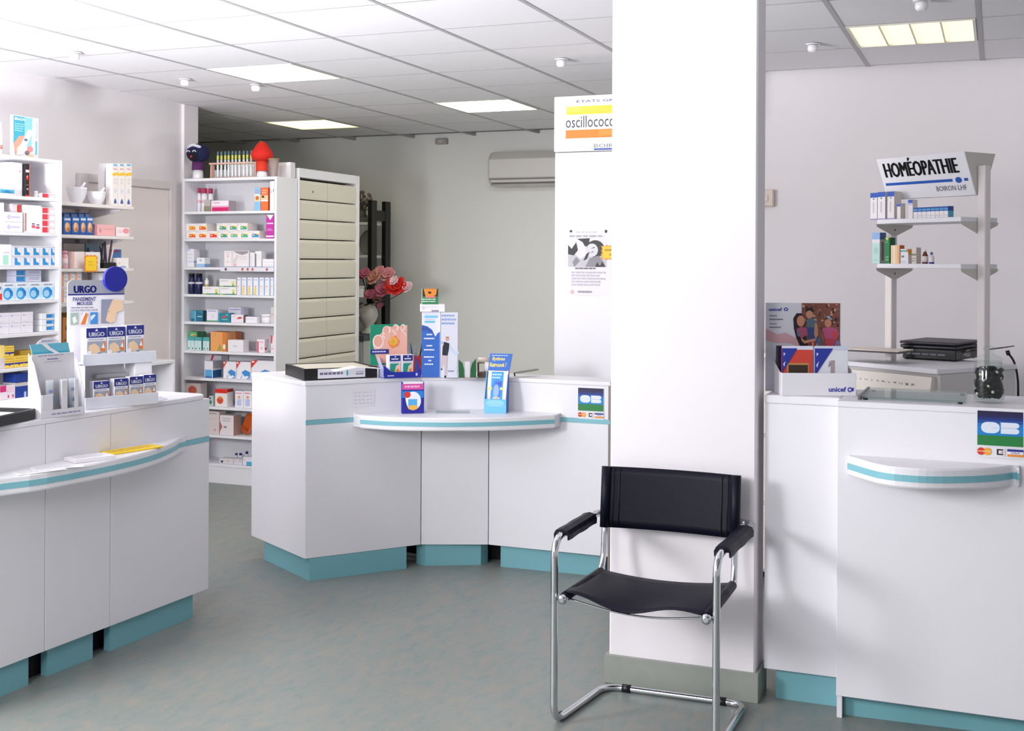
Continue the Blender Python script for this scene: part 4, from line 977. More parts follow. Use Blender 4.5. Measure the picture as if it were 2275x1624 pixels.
V2.place(2, 515, 553, 557, 'large whitish bag with grey sealed top in the third bay', '#eee8ea', .07, .035, front=[PL('#9b979b', (.05, .98), (.96, .98), (.96, .86), (.6, .74), (.3, .84)), PL('#ded4d6', (.1, .0), (.42, .7), (.3, .78), (.05, .4)), EL(.18, .14, .09, .08, '#e9a9b2'), LN(.45, .45, .95, .7, '#d9d2d6', 2)], name='pharmacy_bag', cat='bag')
V2.place(2, 555, 566, 561, 'thin lilac white carton standing in the third bay', '#eceaf3', .05, .03, front=[R(.3, .1, .4, .8, '#d6d2e2')])
V2.place(2, 566.5, 580.5, 558, 'white carton with brown edge in the third bay', '#f1eff5', .06, .02, front=[R(0, .02, .22, .85, '#8f7976'), LN(.4, .5, .9, .8, '#dedbe6', 2)])
V2.place(2, 583, 608, 575.5, 'white carton at the right end of the third bay', '#f0edf2', .07, .02, front=[R(.12, .25, .95, .3, '#d4d1dc'), R(.12, .6, .95, .64, '#d4d1dc')])
p0 = V2.pt(490, 611, -.002); p1 = V2.pt(608, 595, -.002); p1.x = min(p1.x, U2X1-.0195)
ss = thing('shelf_strip', 'white picture strip clipped to the front edge of the third shelf board', 'strip', (p0.x, U2Y+.0005, 1.494-.018))
sw = p1.x-p0.x; part(MB().box(0, sw, -.003, 0, 0, .034), 'strip_card', card('#e6e2ec'), ss)
art('strip_print', [R(0, .9, 1, 1, '#6f7fb0')] + [EL(u, .42, .022, .3, c) for u, c in ((.10, '#5d5c6e'), (.42, '#a8433a'), (.52, '#9a3f3b'), (.61, '#b04a40'), (.88, '#a0483f'))] + [EL(u+.01, .3, .014, .16, '#e7b9ac') for u in (.42, .52, .61, .88)], (0, -.0031, 0), (sw, 0, 0), (0, 0, .034), ss)
# fourth bay
for i, (a, b) in enumerate(((412.5, 429), (429.5, 446))):
    V2.place(3, a, b, 607.5, '%s navy bottle with black lid in the fourth bay' % ('left' if i == 0 else 'right'), fn=bottle('#101b4d', '#0b0c12', ('#d9d2e2', .55, .66), shoulder=.72, neck=.82), cap=.12, capr=.84, group='navy bottles', sb=.03)
    pz = V2.pt(.5*(a+b), 644, .03)
hb = V2.pt(500, 637, .02).z - V2.tops[3]-.001
GFR = [R(0, 0, 1, .11, '#2f8f62'), R(.0, 0, .25, .11, '#8cc63f'), LN(.1, .66, .6, .86, '#bdb9c2', 2), EL(.84, .5, .1, .22, '#dbe07a'), R(.78, .12, .9, .3, '#9aa84a')]
for i, (a, b, zb_, lab) in enumerate(((449.5, 487, None, 'lower left'), (488, 525, None, 'lower right'), (487, 524, V2.tops[3]+.0016+hb, 'upper'))):
    V2.place(3, a, b, 637, 'white herbal tea carton with green foot, %s of three in the fourth bay' % lab, '#f3eff2', .1, .02, h=hb, zb=zb_, front=GFR, group='green footed tea cartons')
V2.place(3, 452, 461.5, 618, 'tiny white bottle with gold base on the herbal tea cartons', zb=V2.tops[3]+.0018+hb, fn=bottle('#eceaf0', '#f5f4f7', ('#c9ab62', .02, .3)), sb=.04)
for i, (a, b, c) in enumerate(((526.5, 536.8, None), (537.2, 549.4, '#f0d26a'), (549.8, 562.8, '#f0d26a'), (563.2, 576, '#f0d26a'), (576.4, 588, None), (588.4, 600.6, None), (601, 608.6, None))):
    V2.place(3, a, b, 616.5, '%s of seven slim white cartons with blue edges in the fourth bay' % Wd(i, 7), '#f1eef6', .08, .02, front=[R(.84, 0, 1, 1, '#7fb5d8'), LN(.1, .82, .75, .92, '#b4addc', 1), EL(.35, .5, .16, .035, '#f0a58c')]+([R(.15, .02, .5, .45, c)] if c else [R(.2, .1, .5, .42, '#f4e3e6')]), group='slim blue edged cartons')
# fifth bay
V2.place(4, 424, 456.5, 690, 'petrol blue carton with black flank in the fifth bay', '#1d6c8c', .06, .05, front=[PL('#4f9fb8', (0, .2), (0, 1), (.35, 1), (.28, .3)), R(.84, 0, 1, 1, '#15161c'), PL('#2f87a3', (.4, 1), (.84, 1), (.84, .7)), R(.45, .4, .78, .5, '#a9d2da'), R(.28, 0, .34, .95, '#9cc7d3')])
V2.place(4, 459, 484, 687.5, 'white carton with violet print and green foot line in the fifth bay', '#ece9f4', .06, .05, front=[LN(.1, .8, .95, .94, '#8f87c6', 1), R(0, 0, 1, .1, '#5f9f70'), EL(.55, .45, .12, .14, '#dcd9e6')])
V2.place(4, 485, 511, 695.5, 'teal carton with red motif in the fifth bay', '#24849a', .05, .012, front=[PL('#d0444d', (.25, .55), (.5, .72), (.75, .6), (.7, .5), (.3, .46)), PL('#bcdde2', (.6, .78), (.8, .85), (.85, .75)), R(.3, .25, .8, .36, '#7cc0c4'), R(0, 0, .12, 1, '#3f9ab0')])
V2.place(4, 507, 541, 682.5, 'tall white carton with violet print behind the red logo box', '#e6e3f2', .06, .09, front=[LN(.1, .77, .85, .92, '#9d96cf', 1), R(.84, 0, 1, 1, '#a9a9c4')])
V2.place(4, 513, 541, 699, 'white carton with red logo in the fifth bay', '#efe9f0', .05, .012, front=[PL('#d8505a', (.45, .5), (.6, .72), (.78, .74), (.95, .6), (.8, .5), (.6, .44)), LN(.1, .7, .4, .85, '#efb7bf', 1)], side=[R(0, 0, 1, 1, '#7d6a70')])
V2.place(4, 545, 571, 704, 'low white carton beside the round jar in the fifth bay', '#f1eff6', .05, .025, front=[LN(.1, .5, .8, .75, '#dcd9e4', 1)])
V2.place(4, 573, 601, 698, 'round white jar in the fifth bay', fn=bottle('#eceaf2', '#f2f0f6', shoulder=.9, neck=.9), cap=.28, capr=1.0, sb=.03, cat='jar')
V2.place(4, 601.5, 609, 682, 'narrow beige carton at the right end of the fifth bay', '#d8d2cc', .06, .02, front=[R(.2, .5, .9, .6, '#beb8b4')])
# sixth bay
hb = V2.pt(430, 748.5, .04).z-V2.tops[5]-.001
TL = [R(0, .72, 1, 1, '#4fa6a8'), R(0, .0, 1, .72, '#cfe4e4'), R(.35, .1, .6, .66, '#b4dcd8'), EL(.2, .13, .08, .07, '#2e5b57'), EL(.75, .13, .08, .07, '#2e5b57')]
for i, (a, b) in enumerate(((417, 432), (432.5, 447.5), (451, 465))):
    V2.place(5, a, b, 748.5, '%s pale teal carton of the sixth bay' % ('leftmost', 'middle', 'rightmost')[i], '#5db0ae', .06, .04, h=hb, front=TL, group='pale teal cartons')
V2.place(5, 420, 447, 737, 'green carton lying on the pale teal cartons of the sixth bay', '#3b8a55', .06, .045, zb=V2.tops[5]+.0016+hb, front=[PL('#59b070', (0, 0), (0, 1), (.65, 1), (.6, 0)), EL(.35, .35, .2, .22, '#d9c88a'), EL(.4, .28, .1, .12, '#c4593c'), R(.7, 0, 1, 1, '#20402c')])
V2.place(5, 467.5, 503, 737.5, 'large orange carton with green corner in the sixth bay', '#eda464', .10, .02, front=[PL('#9aa04a', (.42, .03), (.62, .4), (.72, .03)), R(.76, 0, 1, 1, '#d98238'), EL(.87, .24, .08, .14, '#f3ede6'), EL(.27, .86, .04, .05, '#a9b45a')], top=[R(0, 0, 1, 1, '#c98a55')])
V2.place(5, 505, 521, 737.5, 'second orange carton behind the plain white box of the sixth bay', '#c9703f', .08, .11, front=[R(.9, 0, 1, 1, '#e0a050')])
V2.place(5, 506, 540.5, 755.5, 'plain white carton before the orange cartons in the sixth bay', '#f0edf2', .07, .012, front=[EL(.47, .48, .16, .08, '#e0dde2'), LN(.35, .42, .62, .55, '#c9c6cb', 1)])
V2.place(5, 570.5, 588, 754, 'white and red carton in the sixth bay', '#f4e9ef', .05, .02, front=[R(.06, 0, .24, .85, '#d9476a'), LN(.35, .72, .9, .88, '#eaa6bb', 1), EL(.62, .35, .12, .1, '#e9b0c8')], side=[EL(.3, .3, .25, .1, '#c03a48')])
V2.place(5, 601.5, 609, 745, 'narrow red topped carton at the right end of the sixth bay', '#f1e6ec', .05, .02, front=[PL('#e04a5e', (0, .55), (.4, .55), (.6, 1), (0, 1)), R(.2, .2, .8, .3, '#e9a6b4')])
# seventh bay
V2.place(6, 454, 473, 802, 'white carton with blue lower half in the seventh bay', '#e9e6ee', .10, .03, front=[R(.08, .1, .92, .48, '#5aa7d8'), R(.08, 0, .92, .1, '#3f66b4')], side=[R(0, .0, 1, .45, '#1c5c90'), R(0, .55, 1, 1, '#b3afb6')])
V2.place(6, 466, 492, 789, 'white carton with red slash at the back of the seventh bay', '#dbd8e2', .08, .15, front=[PL('#c9332e', (.0, .62), (.2, 1), (.38, 1), (.1, .55))])
for i, (a, b, yt) in enumerate(((496, 524.5, 803.5), (525.5, 557, 804), (558, 608.5, 801))):
    V2.place(6, a, b, yt, '%s bandage carton with red corner and blue motif in the seventh bay' % ('leftmost', 'middle', 'rightmost')[i], '#efecf2', .09, .03,
             front=[PL('#d9362c', (0, .58), (0, 1), (.3, 1)), EL(.08, .92, .08, .05, '#f6dcd6'), PL('#3f8ed0', (.35, .4), (.62, .55), (.97, .42), (.97, .1), (.75, .22), (.6, .16)), PL('#9ab6e4', (.25, .05), (.42, .3), (.35, .02)), PL('#7b9ad8', (.65, .03), (.95, .18), (.95, .03))], group='bandage cartons')
# eighth bay
V2.place(7, 411, 445, 846.5, 'large pale carton with two orange red pictures in the eighth bay', '#d9ccca', .08, .02, h=.155, front=[EL(.48, .68, .28, .2, '#d0604c'), R(.2, .28, .8, .48, '#d0604c'), EL(.5, .12, .3, .1, '#c9857a')])
V2.place(7, 464, 473.5, 880, 'small green and white carton low in the eighth bay', '#bfc6c4', .04, .02, front=[EL(.4, .4, .3, .2, '#3f8060'), EL(.3, .8, .2, .1, '#3c4656')])
V2.place(7, 477.5, 505, 864, 'white carton with red top and orange red picture in the eighth bay', '#efe6e6', .07, .02, front=[R(0, .76, 1, 1, '#d92a20'), EL(.42, .36, .26, .2, '#d8502e'), EL(.42, .5, .18, .08, '#e8843c')], side=[R(0, .82, 1, 1, '#b5201c')])
for i, (a, b) in enumerate(((522, 540.5), (541, 559.5))):
    V2.place(7, a, b, 869, '%s white carton with pink print and blue flask in the eighth bay' % ('left' if i == 0 else 'right'), '#f1edf4', .06, .025, front=[LN(.12, .8, .95, .94, '#ea7f9c', 1), EL(.5, .64, .18, .09, '#f0a878'), R(.25, .12, .75, .52, '#bcc6ec')], group='pink lettered cartons')
# ninth bay
V2.place(8, 440, 487, 913.5, 'large cream carton at the left of the ninth bay', '#d9ccca', .08, .02, front=[LN(.5, .86, .95, .95, '#8f8684', 1), LN(.5, .66, .9, .72, '#c8bcba', 1), EL(.8, .2, .06, .05, '#d49aa2')])
V2.place(8, 488.5, 519, 923, 'square white carton with red triangle in the ninth bay', '#e6dedf', .09, .02, front=[PL('#b8625f', (0, .16), (0, .72), (.18, .42)), LN(.2, .66, .9, .9, '#b9b1b4', 2), R(.28, .36, .5, .46, '#8f8a82')], side=[R(0, 0, 1, 1, '#b79488')])
og = thing('orange_pouch', 'orange foil pouch leaning in the ninth bay', 'pouch', (V2.pt(540, 940, .03).x, U2Y+.09, V2.tops[8]+.001))
pm = MB().box(-.045, .045, -.018, .018, 0, .15, .016); pm.v = [(x*(1-.25*abs(z-.09)/.1), y*(.35 if z > .15 or z < .03 else 1), z) for x, y, z in pm.v]
Mx = Matrix.Rotation(.42, 4, 'Y'); pm.v = [tuple(Mx @ Vector(q)+Vector((-.03, 0, .025))) for q in pm.v]
zm = min(q[2] for q in pm.v); pm.v = [(x, y, z-zm) for x, y, z in pm.v]
part(pm, 'foil', mat('orange_foil', '#d9601c', .3, noise=.3, nscale=14), og); pc_ = MB().box(-.03, .03, -.004, 0, 0, .02, .001)
pc_.v = [tuple(Mx @ Vector((x-.005, y-.0185, z+.03))+Vector((-.03, 0, .025-zm))) for x, y, z in pc_.v]; part(pc_, 'seal_strip', mat('dark_orange_foil', '#a8421a', .4, noise=.2), og)
# bottom bay
V2.place(9, 487, 518, 1019, 'long white carton with navy dot in the bottom bay', '#dcd7dc', .07, .025, front=[EL(.2, .4, .09, .22, '#23284f'), EL(.62, .6, .07, .14, '#e3a0ae')])
V2.place(9, 518.5, 538, 1021, 'white carton with pink dots in the bottom bay', '#dedae2', .06, .025, front=[EL(.3, .7, .1, .1, '#e6a9b4'), EL(.75, .75, .1, .1, '#c77f90')])
V2.place(9, 539, 560, 1016, 'white carton with blue square in the bottom bay', '#e9e7f0', .06, .025, front=[R(.4, .05, 1, .48, '#52aed8'), R(.4, .0, 1, .06, '#3b3f7c'), EL(.2, .7, .08, .06, '#e49fae')])
for i, (a, b) in enumerate(((520, 526.5), (529, 536), (543, 550))):
    V2.place(9, a, b, 1007 if i < 2 else 1003, '%s little white tube with navy cap behind the bottom bay cartons' % ('left', 'middle', 'right')[i], fn=bottle('#e9e7f0', '#2a2c72', shoulder=.9, neck=.8), cap=.22, capr=.95, sb=.13, group='navy capped tubes')
# ---------------- on top of the front facing unit
TZ = U2H-.0005
def plush(label, px, cap_c, stalk_c, shape, wide, yt, ym, ys, yb, yy):
    p = on_y(px, yb, yy); k = depth(p)/F_PX
    t = thing('mushroom_doll', label, 'doll', (p.x, yy, TZ))
    z = lambda py: z_at(Vector((p.x, yy, 0)), py)-TZ
    return t, z, wide*k/2
t, z, rr_ = plush('navy mushroom doll with a little face and white brow on the shelf unit', 440, 0, 0, 0, 53, 320, 361, 377, 390, 7.13)
NV = mat('navy_felt', '#0f1547', .85, noise=.25, nscale=60, bump=.2, bscale=200)
zc = (z(319)+z(362))/2; hz = (z(319)-z(362))/2
part(MB().ball((0, 0, zc), (rr_, rr_*.92, hz), 22, 14), 'cap', NV, t)
fa = MB().ball((0, -rr_*.12, zc-hz*.12), (rr_*.80, rr_*.86, hz*.82), 18, 12); part(fa, 'face', mat('black_felt', '#08091f', .9, noise=.2), t)
part(MB().lathe([(rr_*.5, z(378)), (rr_*.52, z(377)+.004), (rr_*.48, z(360))], 18), 'collar', mat('purple_felt', '#5a2560', .85, noise=.15, bump=.15), t)
part(MB().lathe([(rr_*.42, .0), (rr_*.45, .006), (rr_*.4, z(377)-.0005)], 18), 'foot', mat('clear_plastic_foot', '#e9e6ec', .2, noise=.03), t)
ey = MB()
for sx in (-1, 1): ey.tube([(sx*rr_*.3+rr_*.16*math.cos(a), -rr_*.955, zc+hz*(.02+.16*math.sin(a))) for a in [PI*i/6 for i in range(7)]], rr_*.045, 6)
part(ey, 'eye', mat('white_felt', '#d9d8e2', .8, noise=.05), t)
part(MB().ball((0, -rr_*.95, zc-hz*.42), (rr_*.12, rr_*.05, hz*.11), 10, 6), 'mouth', mat('red_felt', '#c8202c', .8, noise=.1), t)
br = MB()
for i in range(7):
    a = -.75+1.5*i/6; br.ball((math.sin(a)*rr_*.72, -rr_*.70*math.cos(a*.9), zc+hz*(.78-.32*abs(a)**1.6)), (rr_*.2, rr_*.16, hz*.16), 10, 6)
part(br, 'brow', mat('white_felt', '#d9d8e2'), t, 'white spotted brow')
t, z, rr_ = plush('plain red pointed mushroom doll on the shelf unit', 582, 0, 0, 0, 50, 314, 357, 379, 388, 7.13)
RF = mat('red_felt_cap', '#d9210f', .8, noise=.12, nscale=50, bump=.2, bscale=200)
h0, h1 = z(358), z(314)
part(MB().lathe([(rr_*.35, h0), (rr_*.8, h0+.006), (rr_*1.0, h0+(h1-h0)*.3), (rr_*.92, h0+(h1-h0)*.45), (rr_*.66, h0+(h1-h0)*.68), (rr_*.42, h0+(h1-h0)*.88), (rr_*.2, h0+(h1-h0)*.98), (.004, h1)], 24), 'cap', RF, t)
part(MB().lathe([(rr_*.53, z(380)), (rr_*.54, z(379)+.003), (rr_*.5, h0+.002)], 20), 'stalk', mat('red_felt_stalk', '#df3a24', .8, noise=.1, bump=.15), t)
part(MB().lathe([(rr_*.46, 0), (rr_*.5, .005), (rr_*.42, z(380)-.0005)], 18), 'foot', mat('clear_plastic_foot', '#e9e6ec'), t)
part(MB().tube([(-.02, -.01, h1-.002), (-.004, -.012, h1+.003), (.01, -.018, h1-.006), (.018, -.022, h1-.014)], .0018, 6), 'gold_thread', mat('gold_thread', '#c9a24a', .4, metal=.6, noise=.1), t)
# test tube rack
yy = 7.15; a = on_y(470, 384, yy); b = on_y(573, 384, yy); Lr = b.x-a.x
tr = thing('test_tube_rack', 'pinkish wooden test tube rack with glass tubes between the two dolls', 'rack', (a.x, yy, TZ))
WD = mat('pink_wood', '#e2b9a6', .6, noise=.15, nscale=50); zr = lambda py: z_at(Vector((a.x, yy, 0)), py)-TZ
part(MB().box(0, Lr, -.025, .025, 0, .008, .001), 'base', WD, tr); part(MB().box(-.008, Lr, -.022, .022, zr(366), zr(362.5), .001), 'top_rail', WD, tr)
for x in (.004, Lr-.012): part(MB().box(x, x+.008, -.02, .02, .0081, zr(366)-.0003, .001), 'end_board', WD, tr)
GT = mat('tube_glass_white', '#e8eef2', .15, noise=.03); YL = mat('tube_yellow', '#d8d96a', .4, noise=.1); BL_ = mat('tube_blue_tip', '#5d7d8c', .35, noise=.1)
for k, px in enumerate((484, 492, 500.5, 508, 516.5, 524, 532, 541.5, 549.5, 558)):
    x = on_y(px, 350, yy).x-a.x; zt_ = zr(337)
    tb = part(MB().lathe([(.001, .009), (.006, .012), (.0075, .02), (.0075, zr(356))], 10, x, 0), 'test_tube', GT, tr)
    link('tube_band', MB().lathe([(.0078, zr(356)+.0002), (.0078, zr(346))], 10, x, 0).mesh('tube_band', YL), tb); link('tube_tip', MB().lathe([(.0072, zr(346)+.0002), (.006, zt_-.004), (.003, zt_)], 10, x, 0).mesh('tube_tip', BL_), tb)
# plastic strip rails lying behind, small patterned tumbler
for i, (x0, x1, y0, y1, yy2, lab) in enumerate(((505, 575, 364, 372, 7.22, 'long white carton lying behind the test tube rack'), (592, 676, 362, 384, 7.24, 'long white carton behind the red doll'),)):
    q0, q1 = on_y(x0, y0, yy2), on_y(x1, y0, yy2)
    carton(lab, min(q1.x, U2X1-.004)-q0.x, .06, q0.z-TZ, ((q0.x+min(q1.x, U2X1-.004))/2, yy2+.03, TZ+.0006), 0, '#e3e0e4', front=[R(0, .8, 1, 1, '#f3f1f4')], name='long_carton')
q = on_y(628, 390, 7.10)
tg = thing('patterned_tumbler', 'marbled brown and lilac tumbler at the right end of the shelf unit top', 'tumbler', (min(q.x, U2X1-.05), 7.10, TZ))
TM = mat('marbled_paper', '#b59f9c', .5, noise=.6, nscale=26)
zz = z_at(Vector((q.x, 7.10, 0)), 352)-TZ
part(MB().lathe([(.022, 0), (.024, .003), (.036, zz), (.033, zz), (.022, .006)], 20), 'cup', TM, tg); part(MB().lathe([(.0367, zz-.006), (.0375, zz-.003), (.0367, zz+.001)], 20), 'rim_ring', mat('rim_gold', '#a8925e', .4, noise=.1), tg)
# ---------------- unit along the left wall
V1.place(0, 0, 32, 421, 'flat light blue and white carton in the top bay by the left frame edge', '#eef0f6', .10, .03, front=[R(0, .35, 1, 1, '#4aa9cf'), R(.1, .05, .6, .3, '#f4f6fa'), PL('#2a84b8', (.1, .4), (.5, .9), (.9, .4))])
V1.place(0, 21, 50, 361, 'tall white carton with a small red mark in the top bay', '#f6f3f8', .10, .05, front=[EL(.75, .74, .06, .03, '#e88a92'), R(.72, .35, .78, .62, '#dcd4e0')])
V1.place(0, 52.5, 66, 364, 'tall black carton with red emblem in the top bay', '#121016', .06, .03, front=[R(.05, .74, .95, .82, '#e9d9dc'), EL(.42, .58, .24, .07, '#e3302e'), PL('#f2c9c4', (.25, .6), (.6, .6), (.5, .66)), LN(.1, .33, .9, .38, '#77707a', 1), EL(.5, .23, .25, .03, '#a7a0a8'), R(0, 0, 1, .05, '#d8342c'), R(.86, 0, 1, 1, '#e5603c')], side=[R(0, 0, 1, 1, '#d9603c')])
V1.place(0, 78, 89, 424, 'tiny white jar beside the black carton in the top bay', fn=bottle('#f4f0f4', '#f7f3f6', shoulder=.9, neck=.85), cap=.4, capr=.9, sb=.05, cat='jar')
RW = [R(0, .08, .42, .92, '#e2384a'), R(.42, .1, .55, .9, '#f0a9b4'), R(.55, .7, .98, .82, '#f2b4bc')]
V1.place(0, 90, 129, 430, 'red and white tube carton alone in the top bay', '#f7edf1', .05, .03, front=RW, group='red and white tube cartons')
hb = V1.pt(110, 503.5, .03).z-V1.tops[1]-.001
for i in range(4):
    V1.place(1, 96, 128.5, 0, '%s red and white tube carton in the stack of four' % ['lowest', 'second lowest', 'third', 'topmost'][i], '#f7edf1', .05, .03, h=hb-.0012, zb=V1.tops[1]+.0008+i*hb, front=RW, group='red and white tube cartons')
V1.place(1, 0, 9.5, 450, 'white carton cut by the left frame edge in the second bay', '#f3eff5', .10, .04)
hb = V1.pt(30, 493, .03).z-V1.tops[1]-.001
for i in range(2):
    V1.place(1, 11, 53, 0, '%s white carton with violet emblem in the second bay' % ('lower', 'upper')[i], '#f3eff6', .08, .03, h=hb-.0012, zb=V1.tops[1]+.0008+i*hb, front=[EL(.18, .5, .11, .24, '#cfc4ea'), LN(.32, .35, .92, .65, '#c3b8e0', 1)], group='violet emblem cartons')
V1.place(1, 29, 49, 0, 'small red and white carton on the violet emblem cartons', '#e8dce2', .05, .05, h=.045, zb=V1.tops[1]+.0012+2*hb, front=[R(.6, 0, 1, .95, '#cf3a30'), R(.55, .1, .6, .8, '#7c2b2b')])
V1.place(1, 55, 94, 456, 'big white carton with two red marks in the second bay', '#f7f1f5', .09, .035, front=[R(0, .05, .1, .7, '#b9847a'), EL(.52, .22, .12, .06, '#e0566e'), EL(.78, .19, .13, .05, '#e0445e'), R(.42, .3, .6, .34, '#504a62'), R(.7, .27, .88, .31, '#504a62')])
BW = [PL('#2f8fd0', (.32, .08), (.95, .08), (.95, .3), (.66, .42), (.6, .78), (.32, .82)), R(.05, .86, .95, .93, '#b9b4c6'), R(.0, .06, .06, .8, '#cfe0f2')]
hb = V1.pt(80, 568.5, .03).z-V1.tops[2]-.001
for rr in range(2):
    for i in range(5):
        x0 = 28.7+i*20.7
        V1.place(2, x0, x0+20.5, 0, '%s white carton with blue wave in the %s row of the third bay' % (Wd(i, 5), ('lower', 'upper')[rr]), '#ece9f2', .08, .03, h=hb-.001, zb=V1.tops[2]+.0008+rr*hb, front=BW, group='blue wave cartons')
V1.place(2, 0, 27.5, 543, 'white carton with mint square by the left frame edge in the third bay', '#f3f2f7', .09, .03, front=[R(.25, .05, .72, .5, '#aee5cf'), LN(.3, .58, .9, .66, '#c9c6cc', 1)])
VB = [R(0, .1, .36, .9, '#2f86cc'), PL('#5fa8de', (.36, .1), (.36, .9), (.28, .5)), LN(.5, .3, .95, .8, '#a9a4d0', 2)]
hb = V1.pt(30, 627.5, .03).z-V1.tops[3]-.001
for i in range(4):
    x0 = 8.5+i*29.1
    V1.place(3, x0, x0+28.8, 0, '%s white carton with blue wheel picture in the fourth bay' % Wd(i, 4), '#e6eef6', .08, .03, h=hb, front=[R(0, .1, 1, .70, '#bfe0f4'), EL(.42, .38, .36, .34, '#2a93d6'), EL(.36, .34, .22, .2, '#9fd0ee'), PL('#1f78c0', (.55, .66), (.8, .5), (.8, .2), (.62, .4)), LN(.15, .78, .95, .92, '#8f8fae', 1)], group='blue wheel cartons')
V1.place(3, 0, 7.5, 0, 'red and white carton by the left frame edge in the fourth bay', '#f2e9ec', .08, .03, h=hb, front=[R(0, .05, 1, .4, '#e2382f'), EL(.5, .7, .3, .1, '#6f8fc0')])
for i in range(2):
    h2 = .036
    V1.place(3, 39, 95, 0, '%s flat blue ended carton above the blue wheel cartons' % ('lower', 'upper')[i], '#d3d3e6', .07, .045, h=h2-.001, zb=V1.tops[3]+.0016+hb+i*h2, front=VB, group='flat blue ended cartons')
hb = V1.pt(40, 717, .03).z-V1.tops[4]-.001
for rr in range(2):
    for i, (a, b) in enumerate(((0, 24.6), (25, 51), (51.5, 77.5))):
        V1.place(4, a, b, 0, '%s plain white carton with blue dot in the %s row of the fifth bay' % (Wd(i, 3), ('lower', 'upper')[rr]), '#ebe7f0', .10, .03, h=hb-.001, zb=V1.tops[4]+.0008+rr*hb, front=[EL(.18, .72, .1, .09, '#b9bee4'), R(.3, .7, .92, .74, '#d3cfdc'), LN(.15, .1, .5, .2, '#d9d5e0', 1)], group='blue dot cartons')
hb = V1.pt(110, 722, .03).z-V1.tops[4]-.001
for i in range(3):
    V1.place(4, 96, 126, 0, '%s of three stacked white cartons with blue panel in the fifth bay' % ('lowest', 'middle', 'topmost')[i], '#eef0f4', .06, .03, h=hb-.001, zb=V1.tops[4]+.0008+i*hb, front=[R(.36, .2, .98, .8, '#1c7fc6'), R(.8, .35, .95, .65, '#7fc0e8'), R(.3, .85, 1, .95, '#d8d6cc')], group='blue panel cartons')
hb = V1.pt(40, 791, .03).z-V1.tops[5]-.001
YF = [R(0, .55, 1, .62, '#d9a93a'), R(0, .28, 1, .44, '#3a3a8c'), PL('#3a3a8c', (.4, .28), (.6, .28), (.5, .12)), LN(.1, .75, .9, .9, '#c9a44a', 1)]
for i, (a, b, rr, lab) in enumerate(((14.5, 35.5, 0, 'lower left'), (36, 57, 0, 'lower middle'), (57.5, 78, 0, 'lower right'), (14.5, 35.5, 1, 'upper'))):
    V1.place(5, a, b, 0, '%s bright yellow carton with navy band in the sixth bay' % lab, '#f6cf52', .07, .03, h=hb-.001, zb=V1.tops[5]+.0008+rr*hb, front=YF, group='yellow cartons')
V1.place(5, 0, 13.8, 767, 'tall pale yellow carton by the left frame edge in the sixth bay', '#f7dc86', .07, .03, front=[R(0, 0, 1, .45, '#d9cfd8')])
V1.place(5, 47, 80, 0, 'flat yellow carton lying behind the bright yellow cartons', '#e3b93c', .06, .11, h=hb+.02, zb=V1.tops[5]+.0008)
for i, (yt, yb) in enumerate(((0, 0), (1, 1))):
    h2 = .042
    V1.place(6, 38.5, 73, 0, '%s navy blue carton in the seventh bay' % ('lower', 'upper')[i], '#1c3f9c', .09, .03, h=.06 if i == 0 else .048, zb=V1.tops[6]+.0008+i*.085, front=[R(.55, .0, .7, .5, '#b9c9ea'), R(.85, 0, .95, .6, '#b9c9ea')] if i == 0 else [], group='navy cartons')
V1.place(6, 38.5, 73, 0, 'white carton between the two navy cartons in the seventh bay', '#d9cfd4', .09, .035, h=.022, zb=V1.tops[6]+.0618)
V1.place(6, 0, 36, 856, 'pink and white carton by the left frame edge in the seventh bay', '#f3e6ee', .08, .03, front=[R(0, .55, .4, 1, '#d8307c'), R(.42, .5, .9, .85, '#f4d3e2'), EL(.55, .2, .06, .12, '#d8508c'), EL(.85, .2, .06, .12, '#d8508c')])
# on top of it
V1t = Unit('x', U1X, [2.1225])
V1t.place(0, 28, 86, 259, 'turquoise and white thermometer carton with a hand on the left shelf unit', '#f2f1f7', .018, .03, side=None,
          front=[PL('#3fb0cc', (.03, .98), (.62, .98), (.55, .3), (.03, .3)), PL('#8fd4e4', (.45, .98), (.75, .98), (.72, .25), (.45, .25)), T('BRAUN', .07, .88, .45, .95, '#f4f7fa', .03), LN(.08, .6, .45, .82, '#9fdbe6', 4),
                 PL('#f0a58c', (.03, .3), (.25, .5), (.45, .52), (.5, .3), (.35, .02), (.1, .02)), PL('#eac9bc', (.15, .2), (.3, .3), (.4, .05), (.15, .03)), PL('#f6f4f8', (.12, .03), (.35, .03), (.75, .6), (.72, .68), (.58, .68), (.45, .5)), EL(.5, .42, .07, .035, '#6b6a84'),
                 EL(.66, .2, .12, .08, '#e88f94'), EL(.55, .1, .09, .06, '#8f6f74'), R(.6, .02, .8, .07, '#e8d49a'), T('Thermoscan', .83, .05, .95, .95, '#9fcfe4') if False else R(.86, .08, .93, .42, '#62b8d6'), R(.86, .46, .93, .92, '#d2dcec')], name='thermometer_box', group=None)
V1t.place(0, 0, 9.5, 272, 'white and red bottle at the very left edge on top of the shelf unit', fn=bottle('#eee7e8', '#f2f0f2', ('#d8948c', .2, .35), shoulder=.8, neck=.5), cap=.15, sb=.05)
